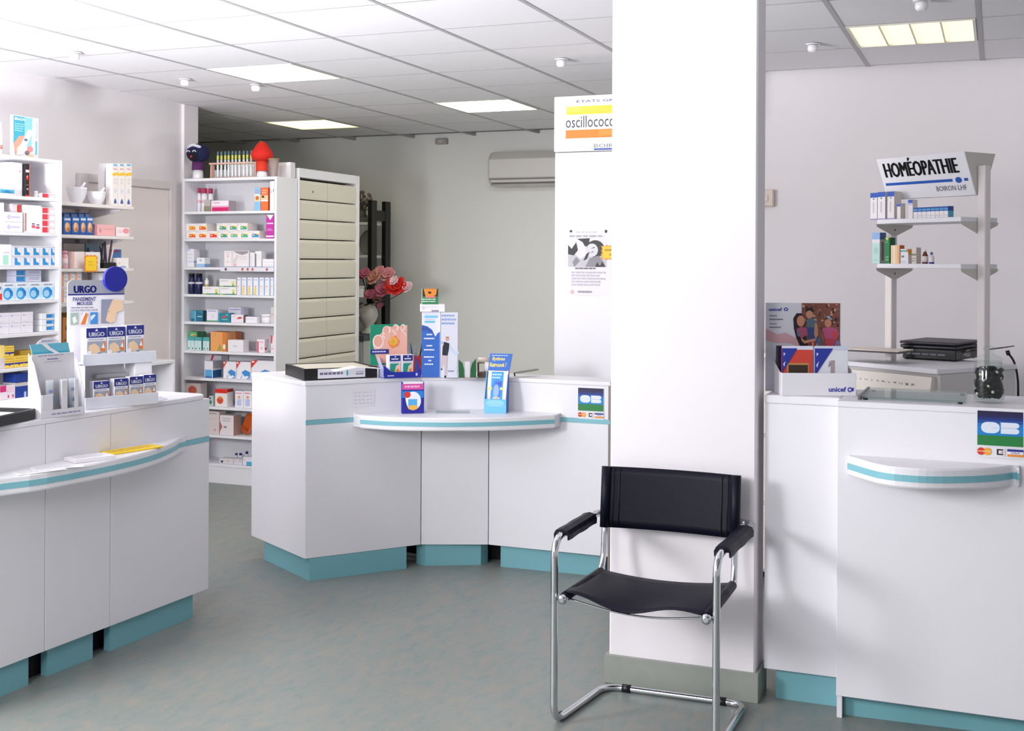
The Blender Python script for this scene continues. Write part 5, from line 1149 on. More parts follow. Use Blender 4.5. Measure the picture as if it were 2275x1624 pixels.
# ---------------- bracket shelves on the left wall
PORC = mat('white_porcelain', '#eceaf0', .22, noise=.02, coat=.3)
def mortar(px0, px1, py, label, pestle):
    a = on_x(px0, py, SSX-.075); b = on_x(px1, py, SSX-.075); rm = (px1-px0)/2*depth((a+b)/2)/F_PX; h_ = .095 if rm > .05 else .08
    h_ = .82*(z_at(Vector((SSX-.075, (a.y+b.y)/2, 0)), py)-VS.tops[0])
    t = thing('mortar', label, 'mortar', (SSX-.075, (a.y+b.y)/2, VS.tops[0]+.0006))
    part(MB().lathe([(rm*.55, 0), (rm*.60, .005), (rm*.60, .010), (rm*.82, h_*.35), (rm*.95, h_*.65), (rm*1.0, h_*.93), (rm*1.04, h_), (rm*.95, h_), (rm*.88, h_*.75), (rm*.7, h_*.4), (rm*.2, h_*.22)], 24), 'bowl', PORC, t)
    part(MB().box(rm*.85, rm*1.12, -.012, .012, h_*.86, h_*1.0, .003), 'pouring_lip', PORC, t)
    if pestle: part(MB().tube([(-.012, 0, h_*.3), (.02, .01, h_*.9), (.045, .02, h_*1.32)], [.016, .009, .007], 10), 'pestle', PORC, t)
mortar(149, 192, 409, 'larger white porcelain mortar with pestle on the top bracket shelf', True)
mortar(194, 234, 420, 'smaller white porcelain mortar on the top bracket shelf', True)
VS.place(0, 232, 248, 364, 'tall plain white carton left of the three thermometer cartons', '#f4f2f6', .05, .135, front=[LN(.15, .86, .8, .92, '#b9b6bd', 1), R(.1, .6, .8, .605, '#dcd9de'), EL(.3, .3, .18, .04, '#b7b3d0')])
for i, (a, b) in enumerate(((249.3, 263), (263.6, 278), (278.6, 293))):
    VS.place(0, a, b, 363.5, '%s of three tall cartons with yellow flash on the top bracket shelf' % Wd(i, 3), '#eee6e4', .05, .03, front=[R(.2, .94, .8, .985, '#6fb1dc'), LN(.2, .84, .85, .9, '#d99a90', 1), PL('#f5c02c', (0, .70), (.05, .77), (1, .80), (1, .73)), EL(.5, .35, .22, .06, '#d6d5e4'), PL('#3f5fae', (.3, .05), (.7, .05), (.72, .1), (.5, .18), (.3, .1)), LN(.3, .5, .7, .66, '#dcd2d0', 2)], group='yellow flash cartons')
OB = [R(0, 0, 1, .12, '#1f4f9e'), EL(.5, .42, .34, .28, '#e6a05c'), EL(.42, .5, .2, .18, '#f0c49a'), EL(.58, .3, .16, .12, '#c9783a'), R(.1, .8, .9, .93, '#cfd9ea')]
for i, (a, b) in enumerate(((141, 158.5), (160, 177), (177.8, 192), (192.6, 207))):
    VS.place(1, a, b, 482, '%s front blue carton with orange picture on the second bracket shelf' % Wd(i, 4), '#2f63ae', .05, .02, front=OB, group='blue cartons with orange pictures')
for i, (a, b) in enumerate(((141, 156), (157, 173), (174, 188), (189, 199))):
    VS.place(1, a, b, 473, '%s blue carton of the back row on the second bracket shelf' % Wd(i, 4), '#2a569e', .05, .085, front=[R(.1, .8, .9, .95, '#7d9cd0')], group='blue cartons in the back row')
VS.place(1, 213, 256, 499, 'long pink carton on the second bracket shelf', '#eeb3b6', .06, .025, front=[EL(.22, .45, .05, .2, '#c98a90'), LN(.4, .5, .9, .7, '#e39ca4', 1), R(0, 0, .04, 1, '#b9686c')])
VS.place(1, 258.5, 288, 505, 'white carton with pink flower at the right of the second bracket shelf', '#f2e6e8', .06, .025, front=[EL(.72, .6, .24, .3, '#e9989e'), LN(.1, .35, .5, .7, '#e6bcc2', 2)])
VS.place(2, 141, 158, 557, 'pink bottle shaped carton on the third bracket shelf', fn=bottle('#efb6c0', '#ea9fb0', ('#f3dbe0', .2, .7), shoulder=.85, neck=.8), cap=.18, capr=.85, sb=.03)
VS.place(2, 159.5, 188.5, 559, 'white carton with pink flank on the third bracket shelf', '#f3ecee', .08, .03, front=[R(0, 0, .18, 1, '#f0b9a6')])
VS.place(2, 190.5, 223, 560, 'white open box behind the yellow star on the third bracket shelf', '#f0edf1', .08, .03)
VS.place(2, 141, 188, 541, 'beige grey carton at the back of the third bracket shelf', '#b5a8a8', .06, .14, front=[LN(.3, .5, .8, .75, '#8f8488', 1)])
VS.place(2, 192, 223, 541, 'grey blue bag behind the white open box on the third bracket shelf', '#7d93a6', .05, .14, name='pharmacy_bag', cat='bag', front=[EL(.4, .5, .2, .2, '#d6dbe0'), EL(.1, .6, .1, .25, '#3b3430')])
q = VS.pt(236, 594, .05); br_ = thing('comb_set', 'dark tub of combs and brushes on the third bracket shelf', 'tub', (q.x, q.y, VS.tops[2]+.0006), PI/2)
part(MB().box(-.055, .055, -.03, .03, 0, .035, .003), 'tub', BLACKP, br_)
cm = [('#1c1a22', -.045, .12, .12), ('#3a2430', -.02, .13, .05), ('#23306b', .0, .12, -.1), ('#5a2c34', .022, .14, .2), ('#d9d2d6', .036, .12, .3), ('#15151c', -.035, .10, -.2)]
for c_, x_, l_, tl in cm: 
    b_ = MB().box(-.006, .006, -.004, .004, 0, l_, .002); b_.v = [tuple(Matrix.Translation((x_, 0, .0355)) @ Matrix.Rotation(tl, 4, 'Y') @ Vector(v_)) for v_ in b_.v]; part(b_, 'comb', card(c_), br_)
VS.place(2, 248, 270, 545, 'blue card with orange picture at the back of the third bracket shelf', '#4f7fc0', .02, .10, h=.118, front=[R(.1, .1, .9, .5, '#c9a9a0'), R(.2, .86, .7, .95, '#c4374a')])
VS.place(2, 261, 286, 573, 'crumpled white bag at the right of the third bracket shelf', '#f2ebea', .06, .02, name='pharmacy_bag', cat='bag', front=[EL(.5, .12, .3, .1, '#8fa9d8'), PL('#e8c9b8', (.05, .3), (.3, .5), (.1, .6))])
sp = VS.pt(202, 606, -.014); s2 = thing('price_star', 'tilted yellow star shaped price card with orange rim on the bracket shelf edge', 'price card', (SSX+.0135, sp.y-.0, sp.z), PI/2)
rim = star(MB(), 0, .055, .062, .056, -.0015, 0, rot=.12); part(rim, 'card_rim', card('#ee8a1c'), s2); fc = star(MB(), 0, .055, .050, .045, -.0024, -.0016, rot=.12, k=.95); part(fc, 'card_face', card('#f8d02e'), s2)
art('card_print', [LN(.1, .6, .9, .8, '#d9a42a', 1), LN(.1, .25, .8, .45, '#d9a42a', 1)], (-.03, -.0026, .03), (.06, 0, 0), (0, 0, .05), s2)
hb = V1.pt(150, 643, .0).z-VS.tops[3]
hb = .092
for rr in range(2):
    for i, (a, b) in enumerate(((141, 155), (155.6, 170), (170.6, 185))):
        VS.place(3, a, b, 0, '%s salmon edged carton in the %s row of the lowest bracket shelf' % (('leftmost', 'middle', 'rightmost')[i], ('lower', 'upper')[rr]), '#efe6e6', .07, .02, h=hb-.001, zb=VS.tops[3]+.0008+rr*hb, front=[R(0, .05, .3, .95, '#f0a183'), LN(.35, .3, .9, .8, '#b9cfe4', 2), R(.35, .88, .95, .93, '#8fc0e0')], group='salmon edged cartons')
for i, (a, b) in enumerate(((221, 236), (237, 262))):
    VS.place(3, a, b, 606, '%s white carton with blue picture on the lowest bracket shelf' % ('narrow', 'wide')[i], '#e9e9f2', .06, .03, front=[EL(.45, .5, .3, .14, '#8fb9e0'), EL(.7, .62, .12, .06, '#2f3f9c'), R(0, .9, 1, 1, '#f4f4f8')])
# storage bins below the bracket shelves
for i, (a, b, y0, y1, c_) in enumerate(((141, 152, 700, 765, '#c07a35'), (153, 168, 695, 770, '#b8803f'))):
    p0_, p1_ = on_x(a, y1, SSX-.03), on_x(b, y0, SSX-.03); p0_.y += .002*i
    carton('%s tan storage carton on the low open cabinet' % ('left', 'right')[i], max(.05, p1_.y-p0_.y), .16, 1.235-.8906 if i else 1.21-.8906, (SSX-.03-.08, (p0_.y+p1_.y)/2, .8906), PI/2, c_, front=[R(.2, .55, .8, .6, '#8f5a28'), EL(.5, .8, .12, .04, '#5d3d22')], name='storage_carton')
# ================================================================== THINGS ON THE COUNTERS
def stand(pL, pR, z):
    a, b = on_z(*pL, z), on_z(*pR, z); d = b-a; return (a+b)/2, d.length, math.atan2(d.y, d.x), a, b
def fwd(rz, k): return Vector((-math.sin(rz)*k, math.cos(rz)*k, 0))
UB = '#1f2a80'; BUFF = '#e4c4a2'
def urgo_front(kind):
    s_ = [R(0, .72, 1, 1, '#20277f'), [T('URGO', .12+k*.01, .755, .87+k*.01, .88, '#dfe2f2', .01) for k in range(4)], PL('#dfe2f2', (.42, .91), (.58, .91), (.5, .98)), LN(.1, .64, .9, .70, '#9a9cb8', 1),
          R(.06, .06, .94, .62, '#9aa0ae'), PL(BUFF, (.08, .32), (.12, .5), (.4, .56), (.62, .46), (.7, .3), (.4, .24)), PL('#e07a2c', (.68, .34), (.9, .62), (.94, .62), (.94, .3)), PL('#f0eef2', (.74, .42), (.84, .56), (.9, .4)),
          R(.02, .16, .26, .34, '#e9e7f0'), R(.02, .08, .22, .13, '#2a317f'), PL('#2f86c8', (.38, .06), (.62, .3), (.72, .24), (.55, .06)), PL('#dfe6f2', (.5, .1), (.62, .24), (.66, .18)), R(.74, .06, .94, .28, '#c4cfb8')]
    return s_
# big plaster display of the left counter
ZC = CT+.0006
F, Wf, rz, a, b = stand((189, 911), (352, 896), ZC)
ud = thing('plaster_display', 'white cardboard plaster display with blue disc on the left counter', 'display', (F.x, F.y, ZC), rz)
CARDW = card('#efeef4'); kk = depth(F)/F_PX
H_ = lambda py, dd=0.0: z_at(F+fwd(rz, dd), py)-ZC
wd = Wf
z_t1 = H_(880); z_mid0 = H_(806, .04); z_mid1 = H_(786, .04)
part(MB().box(-wd/2, wd/2, .0, .004, .0, z_t1*1.0+.004, .0012), 'tray_lip', card('#dcdde8'), ud)
part(MB().box(-wd/2, wd/2, .0045, .135, 0, .004), 'tray_floor', CARDW, ud)
part(MB().box(-wd/2, -wd/2+.003, .0045, .135, .0042, .17, .0008), 'tray_side', CARDW, ud)
part(MB().box(wd/2-.003, wd/2, .0045, .135, .0042, .05, .0008), 'tray_side', CARDW, ud)
fl_ = MB(); fl_.add([(wd/2+.0006, .004, .004), (wd/2+.0006, .08, .004), (wd/2+.05, .07, .016), (wd/2+.05, .012, .012), (wd/2+.0006, .004, .007), (wd/2+.0006, .08, .007), (wd/2+.05, .07, .019), (wd/2+.05, .012, .015)], [(3, 2, 1, 0), (4, 5, 6, 7), (0, 1, 5, 4), (1, 2, 6, 5), (2, 3, 7, 6), (3, 0, 4, 7)])
part(fl_, 'side_flap', card('#dcdde8'), ud)
# upper shelf box
part(MB().box(-wd/2, wd/2+.015, .05, .135, z_mid0, z_mid0+.004), 'step_floor', CARDW, ud)
part(MB().box(-wd/2+.015, wd/2+.018, .046, .0495, z_mid0-.006, z_mid1+.004, .001), 'step_lip', card('#dcdde8'), ud)
part(MB().box(-wd/2, -wd/2+.10, .052, .134, .175, z_mid0-.0005), 'step_support', CARDW, ud)
part(MB().box(wd/2-.075, wd/2, .052, .134, .055, z_mid0-.0005), 'step_support', CARDW, ud)
part(MB().box(-wd/2+.101, wd/2-.076, .100, .134, .11, .125), 'shelf_strip', card('#c7c6cd'), ud)
# back board with rounded top
bx0, bx1 = -wd/2-.005, (314-270)*kk*1.03
zb1 = H_(622, .13)
bp = [(bx0, 0.0), (bx1, 0.0), (bx1, zb1-.02)] + [(bx1-.02+.02*math.cos(t), zb1-.02+.02*math.sin(t)) for t in (.4, .8, 1.2, 1.57)] + [(bx0+.02+.02*math.cos(t), zb1-.02+.02*math.sin(t)) for t in (1.57, 1.95, 2.35, 2.75, 3.14)]
bb = MB(); n = len(bp); bb.add([(x, .1355, z) for x, z in bp]+[(x, .139, z) for x, z in bp], [list(range(n)), list(range(n, 2*n))[::-1]]+[(i, n+i, n+(i+1) % n, (i+1) % n) for i in range(n)])
bo = part(bb, 'header_board', card('#e6e4ea'), ud)
zl = H_(650, .13); zlow = H_(730, .13); bw = bx1-bx0; bh = zb1-zlow
v_ = lambda py: (H_(py, .13)-zlow)/bh
art('header_print', [PL('#9a9ca6', (0, v_(655)), (1, v_(655)), (1, .92), (.96, .985), (.92, 1), (.08, 1), (.03, .98), (0, .92)), [T('URGO', .10+k*.006, v_(650), .485+k*.006, v_(634), '#1c2280', .01) for k in range(4)], R(0, v_(655), 1, v_(652), '#2b3288'),
    T('PANSEMENT', .09, v_(668), .49, v_(659), '#4a4a8e', .02), T('MOUSSE', .16, v_(677), .43, v_(669), '#4a4a8e', .02), LN(.06, v_(684), .52, v_(680), '#8d8aa6', 1), T('ULTRA PROTECTEUR', .05, v_(690), .52, v_(686), '#6a6890', .0),
    R(.05, v_(719), .18, v_(693), '#9fb5a6'), PL('#e9e7ec', (.1, v_(717)), (.16, v_(712)), (.13, v_(700)), (.08, v_(704))), R(.22, v_(719), .35, v_(693), '#e9e7ec'), PL('#de7a30', (.22, v_(719)), (.3, v_(719)), (.35, v_(697)), (.31, v_(693))), PL('#b9b4d0', (.22, v_(700)), (.26, v_(694)), (.24, v_(693))), R(.39, v_(719), .52, v_(693), '#3f86cc'), PL('#cfe0f2', (.4, v_(712)), (.48, v_(700)), (.46, v_(697)), (.39, v_(702))),
    R(.58, v_(718), .80, v_(665), '#8b8fa4'), PL(BUFF, (.66, v_(712)), (.70, v_(690)), (.78, v_(666)), (.97, v_(668)), (.97, v_(690)), (.86, v_(694)), (.82, v_(716)), (.74, v_(718))), EL(.72, v_(692), .012, .02, '#c99c7a')],
    (bx0, .1352, zlow), (bw, 0, 0), (0, 0, bh), ud)
dk = MB(); cxd = (289.5-270)*kk*1.03; czd = H_(620, .13); rd = 28*kk*1.03
cv = [(rd*math.cos(2*PI*k/32), rd*math.sin(2*PI*k/32)) for k in range(32)]
dk.add([(cxd+x*.97, .121, czd+z*.97) for x, z in cv]+[(cxd+x, .1225, czd+z) for x, z in cv]+[(cxd+x, .135, czd+z) for x, z in cv], [list(range(32)), list(range(64, 96))[::-1]]+[(q*32+i, (q+1)*32+i, (q+1)*32+(i+1) % 32, q*32+(i+1) % 32) for q in (0, 1) for i in range(32)])
part(dk, 'blue_disc', mat('gloss_blue_card', '#0f1888', .35, noise=.05), ud)
def in_disp(root_rz, F0, x, y, z): return F0+Vector((math.cos(root_rz)*x, math.sin(root_rz)*x, 0))+fwd(root_rz, y)+Vector((0, 0, z))
for i, (xa, xb) in enumerate(((200, 249), (250, 294), (297, 341))):
    w_ = (xb-xa)*kk*1.0-.001; hh_ = H_((727, 726, 724)[i], .05)-z_mid0-.005
    p = in_disp(rz, Vector((F.x, F.y, ZC)), ((xa+xb)/2-270.5)*kk, .054+.026, z_mid0+.0046)
    carton('%s of the three larger plaster cartons with navy top on the display step' % Wd(i, 3), w_, .045, hh_, p, rz, '#e9e7ee', front=urgo_front(0), name='plaster_box', group='larger plaster cartons')
for i, (xa, xb) in enumerate(((203, 241), (252, 286), (290, 323), (324, 356))):
    w_ = (xb-xa)*kk-.001; hh_ = H_((843, 840, 838, 836)[i], .01)-.006
    p = in_disp(rz, Vector((F.x, F.y, ZC)), ((xa+xb)/2-270.5)*kk, .0055+.02, .0046)
    carton('%s of the four small plaster cartons in the lower display tray' % Wd(i, 4), w_, .035, hh_, p, rz, '#e9e7ee', front=urgo_front(1), name='plaster_box', group='small plaster cartons')
# white tube dispenser with turquoise flap
F, Wf, rz, a, b = stand((93, 931), (187, 919), ZC)
kk = depth(F)/F_PX; H_ = lambda py, dd=0.0: z_at(F+fwd(rz, dd), py)-ZC
td = thing('tube_dispenser', 'white cardboard tube dispenser with turquoise flap on the left counter', 'display', (F.x, F.y, ZC), rz)
wd = Wf; dd_ = .075; GRY = card('#dddae0')
h1 = H_(842, .0); hlip = H_(908)
part(MB().box(-wd/2, wd/2, 0, .003, 0, hlip, .0008), 'front_lip', GRY, td)
for (xa, xb) in ((-wd/2, -wd/2+wd*.26), (-wd*.04, wd*.10), (wd*.27, wd*.36)):
    part(MB().box(xa, xb, .0005, .003, hlip+.0004, h1*(.62 if xa < -wd*.3 else .96), .0008), 'front_stay', GRY, td)
sdv = [(0, 0), (dd_, 0), (dd_, H_(782, .06)), (dd_*.55, H_(806, .05)), (.02, h1*.98), (.002, h1*.6)]
for xs in (-wd/2-.0034, wd/2+.0004):
    q = MB(); n = len(sdv); q.add([(xs, y, z) for y, z in sdv]+[(xs+.003, y, z) for y, z in sdv], [list(range(n)), list(range(n, 2*n))[::-1]]+[(i, n+i, n+(i+1) % n, (i+1) % n) for i in range(n)]); part(q, 'side_wall', GRY, td)
part(MB().box(-wd/2, wd/2, .0032, dd_, 0, .003), 'floor_board', GRY, td)
zt0, zt1 = H_(842, .06), H_(785, .06)
pb = MB().box(-wd/2, wd/2, .060, .063, .0032, zt1, .0008); part(pb, 'back_panel', GRY, td)
art('back_print', [LN(.15, .9, .85, .955, '#8f89a6', 1), LN(.36, .74, .66, .83, '#7d78a8', 1), LN(.28, .66, .72, .70, '#a8a4b4', 1)], (-wd/2, .0598, zt0), (wd, 0, 0), (0, 0, zt1-zt0), td)
zf0, zf1 = zt1, H_(763, .07)
fp = MB(); fp.add([(-wd*.46, .0635, zf0-.003), (wd*.42, .0635, zf0-.003), (wd*.40, .070, zf1), (-wd*.50, .070, zf1), (-wd*.46, .0655, zf0-.003), (wd*.42, .0655, zf0-.003), (wd*.40, .072, zf1), (-wd*.50, .072, zf1)], [(0, 1, 2, 3), (7, 6, 5, 4), (0, 4, 5, 1), (1, 5, 6, 2), (2, 6, 7, 3), (3, 7, 4, 0)])
part(fp, 'turquoise_flap', card('#62b4cc'), td)
art('flap_print', [R(0, 0, 1, .25, '#3fa0be'), PL('#e6e4ea', (.28, 1), (.42, 1), (.5, .62), (.68, .15), (.74, .0), (.62, .0), (.42, .45))], (-wd*.46, .0631, zf0-.003), (wd*.88, 0, 0), (-wd*.02, .0065, zf1-zf0+.003), td)
hp = [( -wd*.33+wd*.27*(1+math.cos(t)), .05*0+.026*math.sin(t)) for t in [PI*k/14 for k in range(15)]]
hq = MB(); n = len(hp); hq.add([(x, .0725, zf1-.004+z) for x, z in hp]+[(x, .0745, zf1-.004+z) for x, z in hp], [list(range(n)), list(range(n, 2*n))[::-1]]+[(i, n+i, n+(i+1) % n, (i+1) % n) for i in range(n)])
part(hq, 'round_header', card('#e9e7ee'), td)
art('header_print', [LN(.2, .25, .8, .6, '#8f86b8', 2)], (-wd*.33, .0722, zf1), (wd*.54, 0, 0), (0, 0, .024), td)
art('lip_print', [LN(.22, .3, .92, .6, '#8984b4', 1)], (-wd/2, -.0002, .0), (wd, 0, 0), (0, 0, hlip), td)
for i, xc in enumerate((-.16, .17, .38)):
    t = thing('cream_tube', '%s white and turquoise tube in the white dispenser' % ('left', 'middle', 'right')[i], 'tube', tuple(in_disp(rz, Vector((F.x, F.y, ZC)), wd*xc-.004, .035, .0036)), rz, 'tubes in the white dispenser')
    hT = h1*.95; r_ = wd*.085
    q = MB(); n = 16
    vs = []; lev = [(.0, r_*.62, r_*.62), (.03, r_*.62, r_*.62), (.032, r_, r_*.75), (hT*.9, r_*1.1, r_*.15), (hT, r_*1.1, r_*.12)]
    for z, rx, ry in lev: vs += [(rx*math.cos(2*PI*k/n), ry*math.sin(2*PI*k/n), z) for k in range(n)]
    q.add(vs, [list(range(n))[::-1], list(range(4*n, 5*n))]+[(l*n+k, l*n+(k+1) % n, (l+1)*n+(k+1) % n, (l+1)*n+k) for l in range(4) for k in range(n)], True)
    part(q, 'tube_body', card('#dfe6ee'), t)
    art('tube_print', [R(.1, .6, .9, .75, '#9a97c4'), PL('#4fb0d0', (.3, .05), (.9, .05), (.9, .5)), PL('#2f86b4', (.1, .0), (.6, .0), (.4, .25))], (-r_*.8, -r_*.78, hT*.35), (r_*1.6, 0, 0), (0, r_*.35, hT*.5), t)
# black tray with leaflets at the left edge
F, Wf, rz, a, b = stand((-70, 966), (80, 931), ZC)
bt_ = thing('leaflet_tray', 'flat black tray of leaflets at the left frame edge on the counter', 'tray', (F.x, F.y, ZC), rz)
hT = z_at(b, 907)-ZC
t_ = MB(); t_.box(-Wf/2, Wf/2, 0, .012, 0, hT, .003); t_.box(-Wf/2, Wf/2, .2, .212, 0, hT, .003); t_.box(-Wf/2, -Wf/2+.012, .0125, .1995, 0, hT, .003); t_.box(Wf/2-.012, Wf/2, .0125, .1995, 0, hT, .003); t_.box(-Wf/2+.0125, Wf/2-.0125, .0125, .1995, 0, .006)
part(t_, 'tray', mat('tray_black', '#0d0d10', .4, noise=.2), bt_)
for i in range(3):
    p = F+fwd(rz, .1)+Vector((math.cos(rz)*(-.02+.035*i), math.sin(rz)*(-.02+.035*i), .0066+i*.0092))
    carton('%s white leaflet pad in the flat black tray' % ('lowest', 'middle', 'top')[i], .17, .14, .008, p, rz+.1-.08*i, '#f3f1f5', top=[LN(.1, .2, .9, .8, '#b9bed6', 4)], name='leaflet_pad', cat='paper', group='leaflets in the black tray')
# on the left counter's half moon shelf
ZS = .8006
p = on_z(190, 1015, ZS)
carton('white note pad on the half moon shelf of the left counter', .16, .09, .014, (p.x+.06, p.y-.045, ZS), 1.2, '#f1eef4', name='note_pad', cat='paper', top=[LN(.1, .2, .9, .8, '#e3dfe8', 3)])
p = on_z(295, 999, ZS)
carton('bright yellow pad on the half moon shelf of the left counter', .24, .085, .006, (p.x+.005, p.y-.01, ZS), 1.35, '#f4cf22', name='yellow_pad', cat='paper', top=[LN(.08, .2, .92, .8, '#d9b01c', 3)])
for i, (px, py, r_) in enumerate(((80, 1046, 1.2), (120, 1038, .9))):
    p = on_z(px, py, ZS)
    carton('%s loose white paper sheet on the half moon shelf of the left counter' % ('front', 'rear')[i], .18, .07, .0008, (p.x+.012, p.y, ZS+.0008*i*1.2), r_, '#f5f3f7', name='paper_sheet', cat='paper', top=[LN(.1, .2, .9, .8, '#dcd8e2', 3)], bev=.0002)
# ---------------- middle counter
# flat black tray with a label strip and a leaflet
F, Wf, rz, a, b = stand((690, 845), (846, 838), ZC)
ang = math.atan2((G[2]-G[1]).y, (G[2]-G[1]).x)
rz = ang-.42
F = a+Vector((.0, .0, 0)); 
aL, bR = on_z(676, 846, ZC), on_z(838, 838.8, ZC)
d = bR-aL; rz = math.atan2(d.y, d.x); Wf = d.length; F = (aL+bR)/2
hT = z_at(aL, 820)-ZC
mt = thing('leaflet_tray', 'flat black tray with white label strip on the middle counter', 'tray', (F.x, F.y, ZC), rz)
kL = on_z(634, 832, ZC); sh = (kL-aL); dl = Vector((sh.x*math.cos(rz)+sh.y*math.sin(rz), -sh.x*math.sin(rz)+sh.y*math.cos(rz)))
def para(mb, P_, z0, z1):
    n = len(P_); mb.add([(x, y, z0) for x, y in P_]+[(x, y, z1) for x, y in P_], [list(range(n))[::-1], list(range(n, 2*n))]+[(i, (i+1) % n, n+(i+1) % n, n+i) for i in range(n)]); return mb
tb = MB(); o_ = Vector((-Wf/2, 0)); e_ = Vector((Wf/2, 0)); t_ = .012; u = dl
para(tb, [o_, e_, e_+u, o_+u], 0, .006)
un = u.normalized()*t_
para(tb, [o_, e_, e_+un, o_+un], .0061, hT); para(tb, [o_+u-un, e_+u-un, e_+u, o_+u], .0061, hT*.95)
para(tb, [o_+un, o_+un+Vector((t_, 0)), o_+u-un+Vector((t_, 0)), o_+u-un], .0062, hT*.98); para(tb, [e_+un-Vector((t_, 0)), e_+un, e_+u-un, e_+u-un-Vector((t_, 0))], .0062, hT*.98)
part(tb, 'tray', mat('tray_black', '#0d0d10'), mt)
pd = MB(); uk = u.normalized()*.0135; para(pd, [o_+uk+Vector((.014, 0)), e_+uk-Vector((.014, 0)), e_+u-uk-Vector((.014, 0)), o_+u-uk+Vector((.014, 0))], .0065, hT*.9); part(pd, 'paper_stack', card('#d6cfbf'), mt)
part(MB().box(-Wf/2+Wf*.18, Wf/2-Wf*.17, -.0015, -.0003, .007, hT-.003), 'label_strip', card('#dcdae4'), mt)
lw = Wf*.65
art('label_print', [LN(.04, .25, .55, .75, '#6d6a82', 1), EL(.615, .5, .018, .32, '#2fa9b4'), LN(.80, .2, .98, .5, '#7d7a92', 1), R(.80, .55, .97, .6, '#8d8aa2')], (-Wf/2+Wf*.18, -.0016, .007), (lw, 0, 0), (0, 0, hT-.010), mt)
pl = on_z(790, 822, ZC+hT)
lf_ = thing('folded_leaflet', 'white folded leaflet lying open on the black tray of the middle counter', 'leaflet', (pl.x, pl.y, ZC+hT+.0008), rz+.1)
q = MB(); q.add([(-.13, -.04, 0), (-.02, -.06, .016), (.12, -.05, .002), (-.11, .05, .0), (.0, .04, .016), (.13, .05, .002)]+[(-.13, -.04, .0012), (-.02, -.06, .0172), (.12, -.05, .0032), (-.11, .05, .0012), (.0, .04, .0172), (.13, .05, .0032)],
 [(0, 3, 4, 1), (1, 4, 5, 2), (6, 7, 10, 9), (7, 8, 11, 10), (0, 1, 7, 6), (1, 2, 8, 7), (3, 9, 10, 4), (4, 10, 11, 5), (0, 6, 9, 3), (2, 5, 11, 8)])
part(q, 'leaflet_sheet', card('#f0e9ea'), lf_)
# green foot-picture display
F, Wf, rz, a, b = stand((853, 841), (936, 838.0), ZC); F = F+fwd(rz, .004)
fd = thing('corn_plaster_display', 'green cardboard display with foot picture and blue tray on the middle counter', 'display', (F.x, F.y, ZC), rz)
kk = depth(F)/F_PX; wd = Wf; H_ = lambda py, dd=0.0: z_at(F+fwd(rz, dd), py)-ZC
X_ = lambda px: (px-894)*kk*1.02
BLU = card('#2430a8')
lipz = H_(826)
lp = [(-wd/2, .012), (-wd/2+.01, 0), (wd/2, 0), (wd/2, lipz*1.1), (wd/2-.01, lipz*1.5), (wd*.42, lipz*.95), (-wd*.3, lipz*1.0), (-wd*.44, lipz*1.9), (-wd/2, lipz*2.1)]
q = MB(); n = len(lp); q.add([(x, 0, z) for x, z in lp]+[(x, .003, z) for x, z in lp], [list(range(n)), list(range(n, 2*n))[::-1]]+[(i, n+i, n+(i+1) % n, (i+1) % n) for i in range(n)]); part(q, 'front_lip', BLU, fd)
art('lip_print', [LN(.1, .2, .3, .6, '#d5d8ee', 1), EL(.88, .5, .03, .25, '#d5d8ee')], (-wd/2, -.0002, 0), (wd, 0, 0), (0, 0, lipz), fd)
part(MB().box(-wd/2, wd/2, .0031, .085, 0, .003), 'tray_floor', BLU, fd)
for xs in (-wd/2, wd/2-.003):
    q = MB(); sv = [(.0032, .0031), (.085, .0031), (.085, H_(790, .08)), (.05, H_(805, .05)), (.0032, lipz*1.4)]
    n = 5; q.add([(xs, y, z) for y, z in sv]+[(xs+.003, y, z) for y, z in sv], [list(range(n)), list(range(n, 2*n))[::-1]]+[(i, n+i, n+(i+1) % n, (i+1) % n) for i in range(n)]); part(q, 'tray_side', card('#b9bfe8') if xs < 0 else BLU, fd)
zb0, zb1 = H_(812, .085), H_(720, .085)
xb0, xb1 = X_(832), X_(917)
q = MB().box(xb0, xb1, .0855, .089, max(zb0*.6, hT+.004), zb1, .0012); part(q, 'back_board', card('#178a6a'), fd)
bw, bh = xb1-xb0, zb1-zb0
SK = '#eab1a2'; WL_ = '#f0dcd6'
def toe(cu, cv, r, c2=None): return [EL(cu, cv, r, r*1.02*bw/bh, WL_), EL(cu, cv, r*.8, r*.82*bw/bh, c2 or '#e6a898')]
vy_ = lambda py: (z_at(F+fwd(rz, .085), py)-ZC-zb0)/bh
ux = lambda px: (px-832)/85
